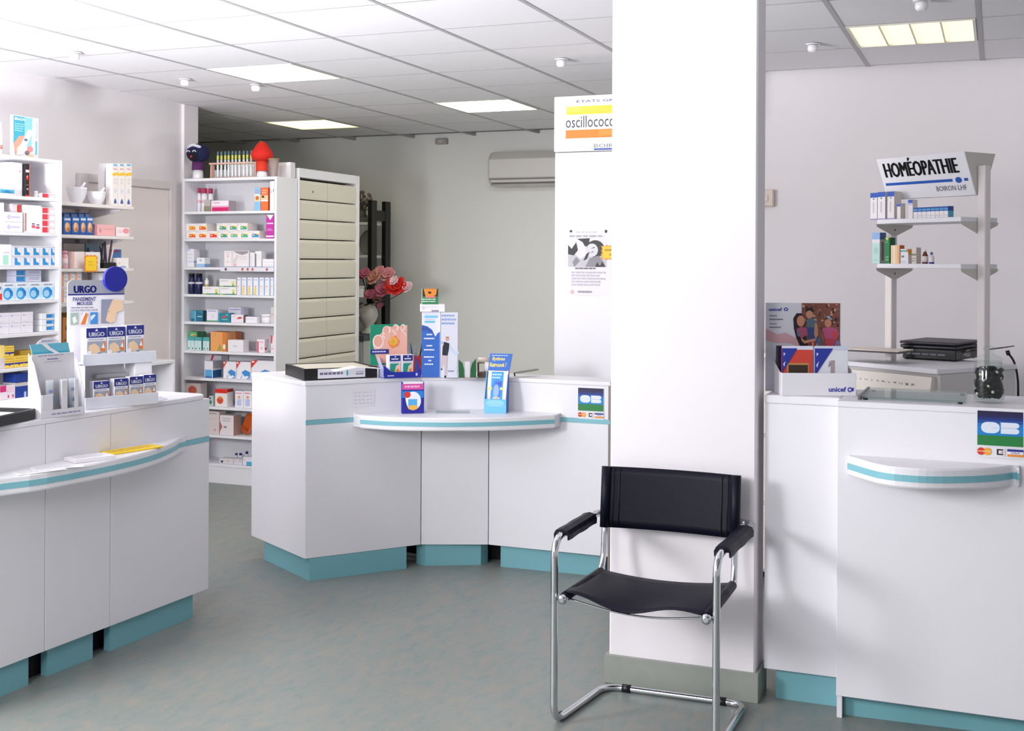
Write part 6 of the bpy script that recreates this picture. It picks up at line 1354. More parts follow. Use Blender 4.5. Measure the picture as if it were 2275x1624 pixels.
ftp = [PL(SK, (ux(843), vy_(785)), (ux(838), vy_(765)), (ux(841), vy_(750)), (ux(853), vy_(743)), (ux(862), vy_(735)), (ux(870), vy_(724)), (ux(882), vy_(726)), (ux(892), vy_(722)), (ux(903), vy_(726)), (ux(917), vy_(722)), (ux(917), vy_(789)), (ux(917), vy_(806)), (ux(850), vy_(806))),
       EL(ux(850), vy_(758), .15, .17, WL_), EL(ux(850), vy_(757), .115, .135, '#e3a796'), PL(WL_, (ux(858), vy_(744)), (ux(862), vy_(744)), (ux(873), vy_(756)), (ux(870), vy_(757))), EL(ux(869), vy_(735), .115, .125, WL_), EL(ux(868), vy_(733), .08, .09, '#e6a898'), PL(SK, (ux(863), vy_(742)), (ux(878), vy_(738)), (ux(880), vy_(760)), (ux(868), vy_(758))), 
       EL(ux(890), vy_(728), .085, .085, WL_), EL(ux(888), vy_(728), .06, .06, '#e6a898'), PL(SK, (ux(882), vy_(734)), (ux(897), vy_(733)), (ux(896), vy_(752)), (ux(885), vy_(752))), PL(WL_, (ux(881), vy_(733)), (ux(883), vy_(732)), (ux(891), vy_(743)), (ux(889), vy_(744))), EL(ux(907), vy_(727), .07, .075, WL_), EL(ux(906), vy_(727), .045, .05, '#e6a898'), PL(WL_, (ux(901), vy_(731)), (ux(903), vy_(730)), (ux(916), vy_(746)), (ux(914), vy_(747))),
       PL('#e88a3a', (ux(873), vy_(757)), (ux(891), vy_(744)), (ux(894), vy_(752)), (ux(899), vy_(757)), (ux(894), vy_(768)), (ux(881), vy_(773)), (ux(875), vy_(766))), EL(ux(885), vy_(758), .12, .10, '#efa94c'), EL(ux(884), vy_(758), .055, .055, '#c9b03c'),
       R(.0, vy_(785), ux(874), vy_(775), '#1f2a86'), LN(.05, vy_(783), ux(870), vy_(777), '#c9cdea', 1)]
art('foot_print', ftp, (xb0, .0852, zb0), (bw, 0, 0), (0, 0, bh), fd)
def corn_front(): return [R(.12, .72, .95, .98, '#20277f'), LN(.25, .76, .85, .88, '#e2e4f2', 1), EL(.55, .92, .06, .03, '#e2e4f2'), R(.14, .0, .95, .62, '#e9c4b8'), PL('#21937c', (.14, .0), (.14, .62), (.9, .62), (.6, .5), (.5, .25)), EL(.75, .3, .12, .09, '#e0903a'), LN(.15, .64, .9, .7, '#b9bcd0', 1)]
for i, (xa, xb) in enumerate(((862, 891.5), (892, 920))):
    p = in_disp(rz, Vector((F.x, F.y, ZC)), X_((xa+xb)/2), .004+.02, .0036)
    carton('%s white plaster carton with green picture in the foot display' % ('left', 'right')[i], (xb-xa)*kk, .036, H_(788, .01)-.004, p, rz, '#ebe8ef', front=corn_front(), name='plaster_box', group='plaster cartons in the foot display')
# tall leaflet display with blue front, second white panel with a man cut-out, two boxes on top
F, Wf, rz, a, b = stand((936.5, 838.5), (978, 838.5), ZC); F = F+fwd(rz, .012)
kk = depth(F)/F_PX; H_ = lambda py, dd=0.0: z_at(F+fwd(rz, dd), py)-ZC
ht = H_(693)
bl_d = thing('leaflet_display', 'tall blue fronted leaflet display box on the middle counter', 'display', (F.x, F.y, ZC), rz)
part(MB().box(-Wf/2, Wf/2, 0, .07, 0, ht, .0015), 'body', card('#dcdde9'), bl_d)
vv = lambda py: H_(py)/ht
bp_ = [PL('#2d62b8', (0, 0), (.97, 0), (.97, vv(737)), (.85, vv(740)), (.72, vv(748)), (.55, vv(733)), (.3, vv(725)), (0, vv(722))), PL('#2a4aa0', (0, vv(724)), (.3, vv(727)), (.55, vv(735)), (.72, vv(749)), (.55, vv(741)), (.3, vv(734)), (0, vv(735))),
       R(.15, vv(706), .85, vv(701), '#74c2e6'), R(.15, vv(717), .7, vv(713), '#5ab8cc'), LN(.15, vv(711), .8, vv(708), '#c2c4d4', 1)]
for k, (y0, y1, tx, x0, x1) in enumerate(((740, 746, 'PLUS', .25, .6), (749, 755, 'NERVEUX', .12, .75), (765, 771, 'PLUS', .25, .6), (774, 780, 'CONSTIPE', .12, .72), (790, 796, 'DOULEUR', .12, .75), (798, 804, 'DU', .35, .55), (806, 812, 'SOMMEIL', .15, .7))): bp_.append(LN(x0, vv(y1), x1, vv(y0), '#e6e8f2', 1))
art('front_print', bp_, (-Wf/2, -.0004, 0), (Wf, 0, 0), (0, 0, ht), bl_d)
F2, W2, rz2, a2, b2 = stand((979.5, 839.5), (1017, 839.5), ZC)
wp_ = thing('leaflet_display', 'tall white leaflet panel with a printed man beside the blue display', 'display', (F2.x, F2.y, ZC), rz2)
h2 = H_(694)
part(MB().box(-W2/2, W2/2, .004, .06, 0, h2, .0015), 'body', card('#dadbe8'), wp_)
uu = lambda px: (px-979.5)/37.5; v2 = lambda py: H_(py)/h2
man = [LN(.02, v2(722), .95, v2(696), '#8fa4d4', 3), PL('#20222c', (uu(982), v2(788)), (uu(983), v2(770)), (uu(986), v2(758)), (uu(998), v2(762)), (uu(997), v2(775)), (uu(994), v2(789))), PL('#a9bfe0', (uu(979.5), v2(757)), (uu(986), v2(758)), (uu(985), v2(766)), (uu(979.5), v2(763))), PL('#c5d3ea', (uu(998), v2(762)), (uu(1006), v2(776)), (uu(1012), v2(781)), (uu(1004), v2(783)), (uu(997), v2(775))), EL(uu(993), v2(752), .09, v2(747)-v2(752), '#d99a8a'), PL('#b08a5a', (uu(989), v2(750)), (uu(990), v2(747)), (uu(996), v2(747)), (uu(997), v2(751)), (uu(993), v2(749.5))),
       PL('#cbbcc0', (uu(982), v2(788)), (uu(994), v2(789)), (uu(992), v2(834)), (uu(988), v2(834)), (uu(986), v2(800)), (uu(981), v2(818)), (uu(979.5), v2(816)), (uu(980), v2(800))), R(uu(987), v2(838), uu(991), v2(833), '#1a1a20'), EL(uu(981), v2(819), .04, .015, '#1a1a20'), LN(uu(995), v2(826), uu(1010), v2(820), '#8f8fbf', 1)]
art('front_print', man, (-W2/2, .0036, 0), (W2, 0, 0), (0, 0, h2), wp_)
arm = MB(); 
q0 = (W2/2-.012, .002, H_(783)); arm.add([(W2/2-.02, .0022, H_(779)), (W2/2+.006, .0022, H_(780)), (W2/2+.004, .0022, H_(785)), (W2/2-.02, .0022, H_(786))]+[(W2/2-.02, .0037, H_(779)), (W2/2+.006, .0037, H_(780)), (W2/2+.004, .0037, H_(785)), (W2/2-.02, .0037, H_(786))], [(0, 3, 2, 1), (4, 5, 6, 7), (0, 1, 5, 4), (1, 2, 6, 5), (2, 3, 7, 6), (3, 0, 4, 7)])
part(arm, 'card_arm', card('#c9d4ea'), wp_)
F3 = F
p = in_disp(rz, Vector((F.x, F.y, ZC)), (954-957)*kk+.012, .035, ht+.0006)
wb_h = H_(676)-ht-.001
carton('flat white box lying across the blue leaflet display', 54*kk, .085, wb_h, p, rz+.05, '#eeeaf0', front=[EL(.12, .55, .08, .25, '#d9d4dc'), R(.45, .0, .75, .25, '#9a92a8'), LN(.2, .5, .8, .8, '#e0dce4', 1)], name='flat_box')
p = in_disp(rz, Vector((F.x, F.y, ZC)), (954-957)*kk, .03, ht+wb_h+.0014)
carton('small green carton with orange picture on top of the flat white box', 37*kk, .03, H_(641)-ht-wb_h-.002, p, rz, '#d9d6d2', front=[R(.03, 0, 1, 1, '#2d7d50'), PL('#20281c', (.06, .5), (.06, 1), (.98, 1), (.98, .5)), PL('#e58a2c', (.12, .98), (.92, .98), (.86, .6), (.7, .5), (.25, .5), (.2, .62)), EL(.48, .74, .1, .08, '#3a1c10'), R(.22, .4, .84, .5, '#e0747c'), LN(.05, .1, .95, .38, '#c4dccb', 2)], name='green_box')
# red pen cup and pens behind
q = on_z(924, 842, ZC); q = in_disp(rz, Vector((F.x, F.y, ZC)), (922-957)*kk, .155, 0)
pcup = thing('pen_cup', 'red pen cup with blue and grey pens behind the foot display', 'pen cup', (q.x, q.y, ZC))
hc = z_at(q, 791)-ZC
part(MB().lathe([(.030, 0), (.032, .004), (.034, hc), (.031, hc), (.029, .006)], 20), 'cup', mat('red_plastic', '#c92a1e', .35, noise=.08), pcup)
for i, (x, y, tx, c_, l) in enumerate(((-.01, 0, -.25, '#2a3f9c', .16), (.01, .005, .25, '#20222a', .18), (.0, -.01, .05, '#8b9aa4', .15))):
    part(MB().tube([(x*.5, y, .012), (x+tx*l*.4, y, l*.75), (x+tx*l*.55, y, l)], [.004, .0045, .002], 8), 'pen', mat('pen_'+c_.strip('#'), c_, .35, noise=.05), pcup)
# green-white open box, tape dispenser and roll, grey spatula
F, Wf, rz, a, b = stand((1019, 842), (1058, 842), ZC)
kk = depth(F)/F_PX; H_ = lambda py, dd=0.0: z_at(F+fwd(rz, dd), py)-ZC
F = F+fwd(rz, .02)
gb_ = thing('leaflet_holder', 'small green and white curved leaflet holder beside the white panel', 'holder', (F.x, F.y, ZC), rz)
hh_ = H_(797, .02); GD = card('#175c33')
part(MB().box(-Wf/2, Wf/2, .0, .05, 0, .004), 'foot_plate', card('#c9a9b0'), gb_)
for sgn in (-1, 1):
    pr = [(sgn*Wf/2, .0042), (sgn*Wf*.18, .0042), (sgn*Wf*.19, hh_*.45), (sgn*Wf*.27, hh_*.75), (sgn*Wf/2, hh_*(.95 if sgn < 0 else 1.0))]
    q = MB(); n = 5; q.add([(x, .006, z) for x, z in pr]+[(x, .045, z) for x, z in pr], [list(range(n)), list(range(n, 2*n))[::-1]]+[(i, n+i, n+(i+1) % n, (i+1) % n) for i in range(n)]); part(q, 'green_wing', GD, gb_)
part(MB().box(-Wf*.17, Wf*.17, .01, .045, .0042, hh_*.85, .002), 'white_leaflets', card('#d9d6dc'), gb_)
pt_ = in_disp(rz, Vector((F.x, F.y, ZC)), Wf/2+.038, .075, 0)
td_ = thing('tape_dispenser', 'brown tape dispenser with white roll behind the sky blue display', 'tape dispenser', (pt_.x, pt_.y, ZC), rz)
part(MB().box(-.03, .075, -.03, .03, 0, .028, .006), 'base', mat('brown_plastic', '#5f4634', .4, noise=.1), td_)
def hroll(x, z, r_, y0, y1, M, nm, par): 
    q = MB(); n = 22; q.add([(x+r_*math.cos(2*PI*k/n), y0, z+r_*math.sin(2*PI*k/n)) for k in range(n)]+[(x+r_*math.cos(2*PI*k/n), y1, z+r_*math.sin(2*PI*k/n)) for k in range(n)], [list(range(n)), list(range(n, 2*n))[::-1]]+[(k, n+k, n+(k+1) % n, (k+1) % n) for k in range(n)]); return part(q, nm, M, par)
q = MB().tube([(.005, 0, .052), (.11, 0, .048)], .026, 18); part(q, 'white_roll', mat('paper_roll', '#efe6e4', .7, noise=.03), td_)
q = MB().tube([(-.026, .01, .085), (.035, .01, .083)], .016, 16); part(q, 'cream_roll', mat('tape_roll_cream', '#d9cabb', .6, noise=.05), td_)
part(MB().box(-.03, -.022, -.028, .028, .0285, .075, .002), 'arm', mat('brown_plastic', '#5f4634'), td_); part(MB().box(.112, .118, -.028, .028, .0285, .07, .002), 'arm', mat('brown_plastic', '#5f4634'), td_)
g0, g1 = on_d(1146, 828, depth(F)+.10), on_d(1196, 820, depth(F)+.16)
sp_ = thing('spatula', 'grey spatula blade sticking out behind the sky blue display', 'spatula', tuple(g0))
dg = (g1-g0); sdv_ = Vector((-dg.y, dg.x, 0)).normalized()
q = MB(); vs = []
for t, w_ in ((-.06, .008), (0, .014), (.35, .022), (.75, .024), (.93, .016), (1.0, .004)):
    for s_ in (-1, 1):
        for z in (-.002, .002): vs.append(dg*t+sdv_*w_*s_+Vector((0, 0, z)))
fs = [(0, 1, 3, 2), (20, 22, 23, 21)]
for k in range(5): o_ = 4*k; fs += [(o_, o_+4, o_+5, o_+1), (o_+2, o_+3, o_+7, o_+6), (o_+1, o_+5, o_+7, o_+3), (o_, o_+2, o_+6, o_+4)]
q.add(vs, fs); part(q, 'blade', mat('grey_steel', '#7d7b78', .35, metal=.5, noise=.1), sp_)
ge = dg*(-.06); part(MB().tube([ge*1.0, ge*1.0+Vector((.0, 0, -(g0.z+ge.z-ZC)*.5)), ge*1.0+Vector((.004, 0, -(g0.z+ge.z-ZC)+.004))], .004, 8), 'handle', BLACKP, sp_)
# on the half-moon shelf: navy carton, acrylic plate, sky blue display
F, Wf, rz, a, b = stand((893, 919), (942, 918), ZS)
kk = depth(F)/F_PX; hN = z_at(F, 849)-ZS
MAS = [R(.05, .82, .95, 1, '#f1eef4'), R(.0, .76, .97, .95, '#cf4f9c'), LN(.12, .80, .9, .92, '#e9b0d4', 1), R(.0, .50, .97, .72, '#1c7ccc'), EL(.5, .40, .36, .30, '#e9e9f2'), PL('#1d1f8e', (0, 0), (1, 0), (1, .52), (.9, .48), (.86, .3), (.7, .14), (.5, .10), (.3, .14), (.2, .3), (.14, .5), (0, .46)), EL(.24, .60, .15, .10, '#d4312a'), R(.28, .24, .68, .46, '#4fa8e0'), EL(.5, .19, .22, .08, '#e8b04a')]
carton('navy carton with pink band and red blue emblem on the half moon shelf', Wf, .045, hN, F+fwd(rz, .0225), rz, '#1f22a0', front=MAS, top=[R(.02, .05, .98, .95, '#f1eef4')], name='navy_box')
cs_ = MB()
pl = on_z(1004, 916, ZS)
ap = thing('acrylic_plate', 'clear acrylic payment plate lying on the half moon shelf', 'plate', (pl.x, pl.y, ZS), on_z(0, 0, 0) and (a-b).z*0+math.atan2((on_z(1040, 912, ZS)-on_z(967, 912, ZS)).y, (on_z(1040, 912, ZS)-on_z(967, 912, ZS)).x))
part(MB().box(-.08, .09, -.035, .045, 0, .006, .001), 'acrylic_sheet', glass('clear_acrylic', '#eef4f4'), ap)
F, Wf, rz, a, b = stand((1075, 917), (1124.5, 918.5), ZS)
kk = depth(F)/F_PX; H_ = lambda py, dd=0.0: z_at(F+fwd(rz, dd), py)-ZS
sb_ = thing('sample_display', 'sky blue cardboard sample display with yellow script on the half moon shelf', 'display', (F.x, F.y, ZS), rz)
SKY = card('#6fbfee'); DB = card('#2a62b4')
wd = Wf; hl = H_(887)
part(MB().box(-wd/2, wd/2, 0, .003, 0, hl, .0008), 'front_lip', SKY, sb_)
art('lip_print', [EL(.5, .72, .42, .25, '#8acbe8'), LN(.2, .72, .8, .86, '#a9d2c4', 1), R(.02, .45, .98, .5, '#8fc8f0')], (-wd/2, -.0003, 0), (wd, 0, 0), (0, 0, hl), sb_)
for xs, M_ in ((-wd/2, SKY), (wd/2-.003, DB)):
    q = MB(); sv = [(.0031, 0), (.06, 0), (.075, H_(824, .07)), (.055, H_(824, .05)), (.0031, hl*1.02)]; n = 5
    q.add([(xs, y, z) for y, z in sv]+[(xs+.003, y, z) for y, z in sv], [list(range(n)), list(range(n, 2*n))[::-1]]+[(i, n+i, n+(i+1) % n, (i+1) % n) for i in range(n)]); part(q, 'side_wall', M_, sb_)
part(MB().box(-wd/2+.0031, wd/2-.0031, .0031, .06, 0, .003), 'floor_board', SKY, sb_)
zc0, zc1 = hl*.5, H_(824, .055)
q = MB(); x0_, x1_ = -wd/2+.004, wd/2-.004
q.add([(x0_, .012, .0035), (x1_, .012, .0035), (x1_+.004, .052, zc1), (x0_+.008, .052, zc1), (x0_, .03, .0035), (x1_, .03, .0035), (x1_+.004, .066, zc1), (x0_+.008, .066, zc1)], [(0, 1, 2, 3), (7, 6, 5, 4), (0, 4, 5, 1), (1, 5, 6, 2), (2, 6, 7, 3), (3, 7, 4, 0)])
part(q, 'sample_pack', card('#f3f1f8'), sb_)
art('sample_print', [R(.2, .02, .78, .98, '#2f9be0'), EL(.5, .55, .22, .24, '#3f74d4'), EL(.46, .5, .14, .17, '#8fb6e8'), LN(.24, .8, .74, .95, '#bfe0f4', 2), PL('#3a54c4', (.42, .70), (.72, .76), (.7, .62)), R(.08, .54, .26, .6, '#e9d86a'), R(.64, .54, .84, .6, '#d9dc9a'), LN(.32, .3, .68, .38, '#efe6a0', 1), LN(.1, .03, .78, .2, '#cfe6c0', 2)], (x0_, .0118, .0035), (x1_-x0_, 0, 0), (.004, .040, zc1-.0035), sb_)
zh0, zh1 = zc1+.002, H_(786, .07)
q = MB(); q.add([(-wd/2+.006, .062, zh0), (wd/2+.004, .062, zh0), (wd/2+.014, .082, zh1), (-wd/2+.012, .082, zh1)]+[(-wd/2+.006, .065, zh0), (wd/2+.004, .065, zh0), (wd/2+.014, .085, zh1), (-wd/2+.012, .085, zh1)], [(0, 1, 2, 3), (7, 6, 5, 4), (0, 4, 5, 1), (1, 5, 6, 2), (2, 6, 7, 3), (3, 7, 4, 0)])
part(q, 'header_card', DB, sb_)
art('header_print', [R(0, 0, 1, 1, '#2a68c4'), LN(.1, .84, .9, .93, '#c9d6ef', 1), T('Rythme', .13, .53, .72, .80, '#ecd96a', .03, .25), T('Retrouvé !', .04, .2, .82, .47, '#ecd96a', .03, .25)], (-wd/2+.006, .0617, zh0), (wd-.002, 0, 0), (.006, .020, zh1-zh0), sb_)
# ---------------- bank card stickers and faint note on the counters
def cb_sticker(label, c0, U, V, parent_world):
    """paper sticker: lower left corner c0, edges U, V (world)"""
    t = thing('card_sticker', label, 'sticker', c0)
    q = MB(); nrm = Vector(U).cross(Vector(V)).normalized(); u_, v_ = Vector(U), Vector(V)
    o0 = -nrm*.0002; q.add([o0, o0+u_, o0+u_+v_, o0+v_, o0+nrm*.0007, o0+u_+nrm*.0007, o0+u_+v_+nrm*.0007, o0+v_+nrm*.0007], [(3, 2, 1, 0), (4, 5, 6, 7), (0, 1, 5, 4), (1, 2, 6, 5), (2, 3, 7, 6), (3, 0, 4, 7)])
    part(q, 'sticker_paper', card('#e6e5ea'), t)
    g_ = ['#1c1440', '#1b1950', '#192a72', '#16489c', '#1170c0', '#0f80cc', '#0f80cc', '#107fc8']
    s_ = [R(.02, .26, .98, .985, '#1f7a3c')]
    for k, c_ in enumerate(g_):
        v0 = .985-(k+1)*(.985-.475)/8; s_.append(R(.02, v0, .98, .985-k*(.985-.475)/8, c_))
    s_ += [R(.02, .26, .98, .475, '#1f7d3c')]
    WC = '#dfe6f4'
    def rb(u0, v0, u1, v1, ru, rv, corners):
        pts = []
        for cx, cy, a0, on in ((u1-ru, v1-rv, 0, corners[0]), (u0+ru, v1-rv, 90, corners[1]), (u0+ru, v0+rv, 180, corners[2]), (u1-ru, v0+rv, 270, corners[3])):
            if on: pts += [(cx+ru*math.cos(math.radians(a0+a)), cy+rv*math.sin(math.radians(a0+a))) for a in (0, 22, 45, 67, 90)]
            else: pts.append({0: (u1, v1), 90: (u0, v1), 180: (u0, v0), 270: (u1, v0)}[a0])
        return ('p', pts, WC)
    s_ += [rb(.10, .52, .49, .755, .14, .1, (1, 1, 1, 1)), rb(.515, .64, .90, .755, .08, .055, (1, 0, 0, 1)), rb(.515, .52, .90, .635, .08, .055, (1, 0, 0, 1)), R(.32, .635, .52, .64, '#9db4dc'), R(.49, .5, .515, .77, '#2a8ed4')]
    rx = .085; asp = u_.length/v_.length
    s_ += [EL(.10, .13, rx, rx*asp, '#d8342c'), EL(.235, .13, rx, rx*asp, '#efa52c'), PL('#e2703a', (.165, .085), (.165, .175), (.19, .155), (.195, .13), (.19, .105), (.17, .085)), R(.02, .125, .31, .14, '#f2d9b0'),
           R(.40, .05, .60, .215, '#e9e7ea'), PL('#23222c', (.43, .07), (.57, .07), (.57, .10), (.47, .10), (.47, .165), (.57, .165), (.57, .195), (.43, .195)), PL('#d8404a', (.5, .13), (.57, .115), (.57, .15)),
           R(.65, .155, .985, .205, '#26318e'), R(.65, .10, .985, .155, '#eceaf0'), T('VISA', .72, .108, .92, .148, '#4b55a0', .02), R(.65, .05, .985, .10, '#e5933a')]
    art('sticker_print', s_, Vector((0, 0, 0))+nrm*.0006, u_, v_, t, eps=.0002, step=.0001)
gy = 5.6780
c0, cU, cV = on_y(1283, 929.5, gy-.0014), on_y(1342, 933.5, gy-.0014), on_y(1283, 860, gy-.0014)
cb_sticker('small bank card sticker on the middle counter beside the pillar', (c0.x, gy-.0013, c0.z), (cU.x-c0.x, 0, 0), (0, 0, cV.z-c0.z), None)
gy = 4.2366
c0, cU, cV = on_y(2169, 1015, gy-.0014), on_y(2275, 1020, gy-.0014), on_y(2170, 910, gy-.0014)
cb_sticker('large bank card sticker on the right counter at the frame edge', (c0.x, gy-.0013, c0.z), (cU.x-c0.x, 0, 0), (0, 0, cV.z-c0.z), None)
# faint pencilled note on the left board of the middle counter
tdir = (G[2]-G[1]).normalized(); nrm = Vector((tdir.y, -tdir.x, 0))
nrm = Vector((tdir.y, -tdir.x, 0)); G1v = Vector((G[1].x, G[1].y, 0))
p0, p1 = on_pl(782, 905, G1v+nrm*.001, nrm), on_pl(832, 862, G1v+nrm*.001, nrm)
pn = thing('paper_note', 'faint translucent handwritten note on the left board of the middle counter', 'note', (p0.x+nrm.x*.0006, p0.y+nrm.y*.0006, p0.z), math.atan2(tdir.y, tdir.x))
wn = ((p1-p0).xy).length; hn = p1.z-p0.z
part(MB().box(0, wn, -.0004, 0, 0, hn), 'note_paper', card('#e6e4ea'), pn)
sc_ = []
rnd = random.Random(11)
for r_ in range(4):
    for k in range(5): u = .08+k*.17+rnd.random()*.04; sc_.append(PL('#cdbfd4', (u, .80-r_*.2), (u+.1, .82-r_*.2), (u+.12, .79-r_*.2), (u+.02, .77-r_*.2)))
art('note_print', sc_, (0, -.0005, 0), (wn, 0, 0), (0, 0, hn), pn)
# ---------------- right counter
ZR = CT3+.0006
F, Wf, rz, a, b = stand((1737, 879), (1902, 880), ZR)
kk = depth(F)/F_PX; H_ = lambda py, dd=0.0: z_at(F+fwd(rz, dd), py)-ZR
uc = thing('greeting_card_display', 'white greeting card display box with photo of three children on the right counter', 'display', (F.x, F.y, ZR), rz)
wd = Wf; dd_ = .15; UW = card('#eae7ee')
hf = H_(829)
part(MB().box(-wd/2, wd/2, 0, .004, 0, hf, .001), 'front_wall', UW, uc)
art('front_print', [T('unicef', .63, .18, .865, .40, '#3038a4', .03), EL(.915, .28, .032, .11, '#3038a4'), EL(.915, .28, .016, .06, '#d8d8ea'), PL('#3038a4', (.945, .2), (.965, .22), (.965, .36), (.945, .38))], (-wd/2, -.0003, 0), (wd, 0, 0), (0, 0, hf), uc)
part(MB().box(-wd/2, wd/2, .0042, dd_, 0, .003), 'floor_board', UW, uc)
for xs in (-wd/2, wd/2-.003):
    sv = [(.0042, .0032), (dd_, .0032), (dd_, H_(800, dd_)), (.04, hf*1.0), (.0042, hf)]; q = MB(); n = 5
    q.add([(xs, y, z) for y, z in sv]+[(xs+.003, y, z) for y, z in sv], [list(range(n)), list(range(n, 2*n))[::-1]]+[(i, n+i, n+(i+1) % n, (i+1) % n) for i in range(n)]); part(q, 'side_wall', UW, uc)
zb1 = H_(673, dd_); xa = (1722-1819)*kk*1.03; xb = (1890-1819)*kk*1.03
part(MB().box(xa, xb, dd_+.001, dd_+.005, 0, zb1, .001), 'photo_board', card('#e0e0ec'), uc)
zl_ = H_(770, dd_); bw, bh = xb-xa, zb1-zl_
U_ = lambda x: x/1624*260/1.0; 
# picture coordinates measured on the enlarged crop: x 270..1300, y 210..800
cu = lambda x: (x-270)/1030; cvv = lambda y: (800-y)/590
def Q(c, *pts): return PL(c, *[(cu(x), cvv(y)) for x, y in pts])
def OV(c, x, y, rx, ry): return EL(cu(x), cvv(y), rx/1030, ry/590, c)
pic = [R(cu(760), 0, cu(1285), cvv(212), '#7d4a3c')]
rnd = random.Random(4)
for k in range(70):
    x = 765+rnd.random()*500; y = 215+rnd.random()*330; w_ = 12+rnd.random()*26; h_ = 14+rnd.random()*50
    pic.append(Q(rnd.choice(['#4a2a26', '#6a4036', '#9a6a56', '#c9a08a', '#3a2226', '#8a4a3a', '#b98a7a']), (x, y), (min(x+w_, 1284), y+8), (min(x+w_*.8, 1284), y+h_), (x-4 if x > 775 else x, y+h_*.8)))
pic += [Q('#d9a9b4', (270, 560), (340, 590), (420, 640), (540, 610), (640, 665), (740, 720), (720, 790), (560, 750), (420, 750), (270, 715)), T('unicef', cu(312), cvv(322), cu(490), cvv(278), '#3f48ac', .03), OV('#3f48ac', 545, 298, 30, 24), OV('#c9cde6', 545, 298, 14, 12),
        LN(cu(320), cvv(400), cu(425), cvv(372), '#8d8d9c', 1), LN(cu(320), cvv(450), cu(510), cvv(418), '#77778a', 1), LN(cu(320), cvv(508), cu(425), cvv(482), '#8d8d9c', 1), LN(cu(320), cvv(556), cu(520), cvv(526), '#77778a', 1),
        Q('#20141c', (645, 420), (690, 350), (760, 350), (800, 430), (800, 540), (850, 800), (740, 800), (690, 690), (655, 560)), OV('#c98a68', 748, 455, 55, 75), Q('#a4506a', (690, 560), (760, 530), (830, 550), (850, 640), (760, 680), (700, 650)), Q('#5a6aa0', (700, 600), (720, 570), (740, 650), (715, 665)), Q('#b23a44', (830, 590), (900, 580), (930, 650), (850, 660)),
        Q('#20181c', (810, 330), (830, 280), (900, 270), (930, 320), (900, 340), (850, 330)), OV('#c48a72', 865, 365, 48, 52), Q('#55687a', (820, 440), (890, 410), (960, 450), (950, 560), (830, 540)), Q('#37457e', (830, 540), (950, 540), (990, 700), (900, 790), (850, 690)), Q('#c08a68', (940, 480), (975, 500), (985, 640), (950, 700), (930, 620)),
        Q('#c98f72', (750, 670), (800, 720), (940, 690), (960, 720), (800, 760), (760, 720)), Q('#8c3440', (860, 740), (960, 730), (990, 800), (850, 800)), OV('#c99678', 915, 765, 14, 30), OV('#c99678', 975, 775, 12, 24), Q('#4a6488', (960, 690), (1020, 690), (1030, 800), (985, 800)),
        Q('#3a2a34', (1075, 420), (1120, 370), (1180, 390), (1190, 440), (1170, 500)), Q('#9aa4b4', (1090, 400), (1130, 375), (1180, 430), (1170, 440)), OV('#c48468', 1120, 480, 48, 56), Q('#b4507a', (1040, 560), (1120, 530), (1230, 550), (1275, 620), (1240, 690), (1080, 690)), Q('#c4424e', (1170, 590), (1260, 600), (1240, 690), (1180, 680)), Q('#b03a50', (1080, 690), (1240, 690), (1190, 800), (1080, 800)), Q('#7d6a94', (1240, 700), (1285, 740), (1300, 800), (1200, 800)), Q('#8a5a4a', (1010, 610), (1060, 660), (1080, 700), (1050, 720))]
art('photo_print', pic, (xa, dd_+.0007, zl_), (bw, 0, 0), (0, 0, bh), uc, step=.000012)
z1 = H_(768, .05)
for i, (x0, x1, lab, body, shp) in enumerate(((1741, 1812, 'red framed greeting card with dark painting in the card display', '#cf4436', [R(.17, 0, .87, .64, '#b98a4a'), R(.22, 0, .84, .6, '#3a2a22'), EL(.35, .22, .1, .16, '#8a4a2a'), EL(.6, .24, .12, .18, '#7a4226'), EL(.45, .1, .08, .1, '#c98a3a'), EL(.7, .1, .1, .1, '#b9763a'), R(.0, .92, 1, 1, '#d9d9ec'), PL('#27349a', (.0, .42), (.0, .95), (.5, .95)), PL('#c9cfe8', (.04, .62), (.08, .56), (.12, .68)), PL('#c9cfe8', (.05, .86), (.12, .84), (.06, .78))]),
         (1814.5, 1891, 'pale snowy greeting card in the card display', '#e4e6ee', [PL('#a9c8e4', (.15, 0), (.45, 0), (.4, .4), (.2, .3)), R(.48, .2, .6, .7, '#a99a9c'), PL('#8f8a9a', (.4, .55), (.45, .7), (.5, .6)), EL(.82, .22, .17, .2, '#d9b9a4'), EL(.76, .22, .06, .06, '#c4574e'), EL(.88, .2, .06, .07, '#4f62b0'), EL(.84, .32, .05, .05, '#d9b24a'), R(0, .92, 1, 1, '#cfd3e8'), PL('#27349a', (.0, .36), (.0, .95), (.55, .95)), PL('#c9cfe8', (.04, .6), (.08, .54), (.13, .68)), PL('#c9cfe8', (.05, .86), (.12, .84), (.06, .78)), R(.2, .06, .95, .1, '#c4c4d0')]))):
    wc_ = (x1-x0)*kk; p = in_disp(rz, Vector((F.x, F.y, ZR)), ((x0+x1)/2-1819)*kk, .045, .0036)
    carton(lab, wc_-.002, .006, z1-.004, p, rz, body, front=shp, name='greeting_card', cat='card', group='greeting cards')
p = in_disp(rz, Vector((F.x, F.y, ZR)), (1726-1819)*kk, .125, .0036)
carton('dark navy greeting card pack peeping out left of the photo board', .05, .035, H_(768, .12)-.004, in_disp(rz, Vector((F.x, F.y, ZR)), -wd/2+.0305, .112, .0036), rz, '#171a3c', name='greeting_card_pack', cat='card')
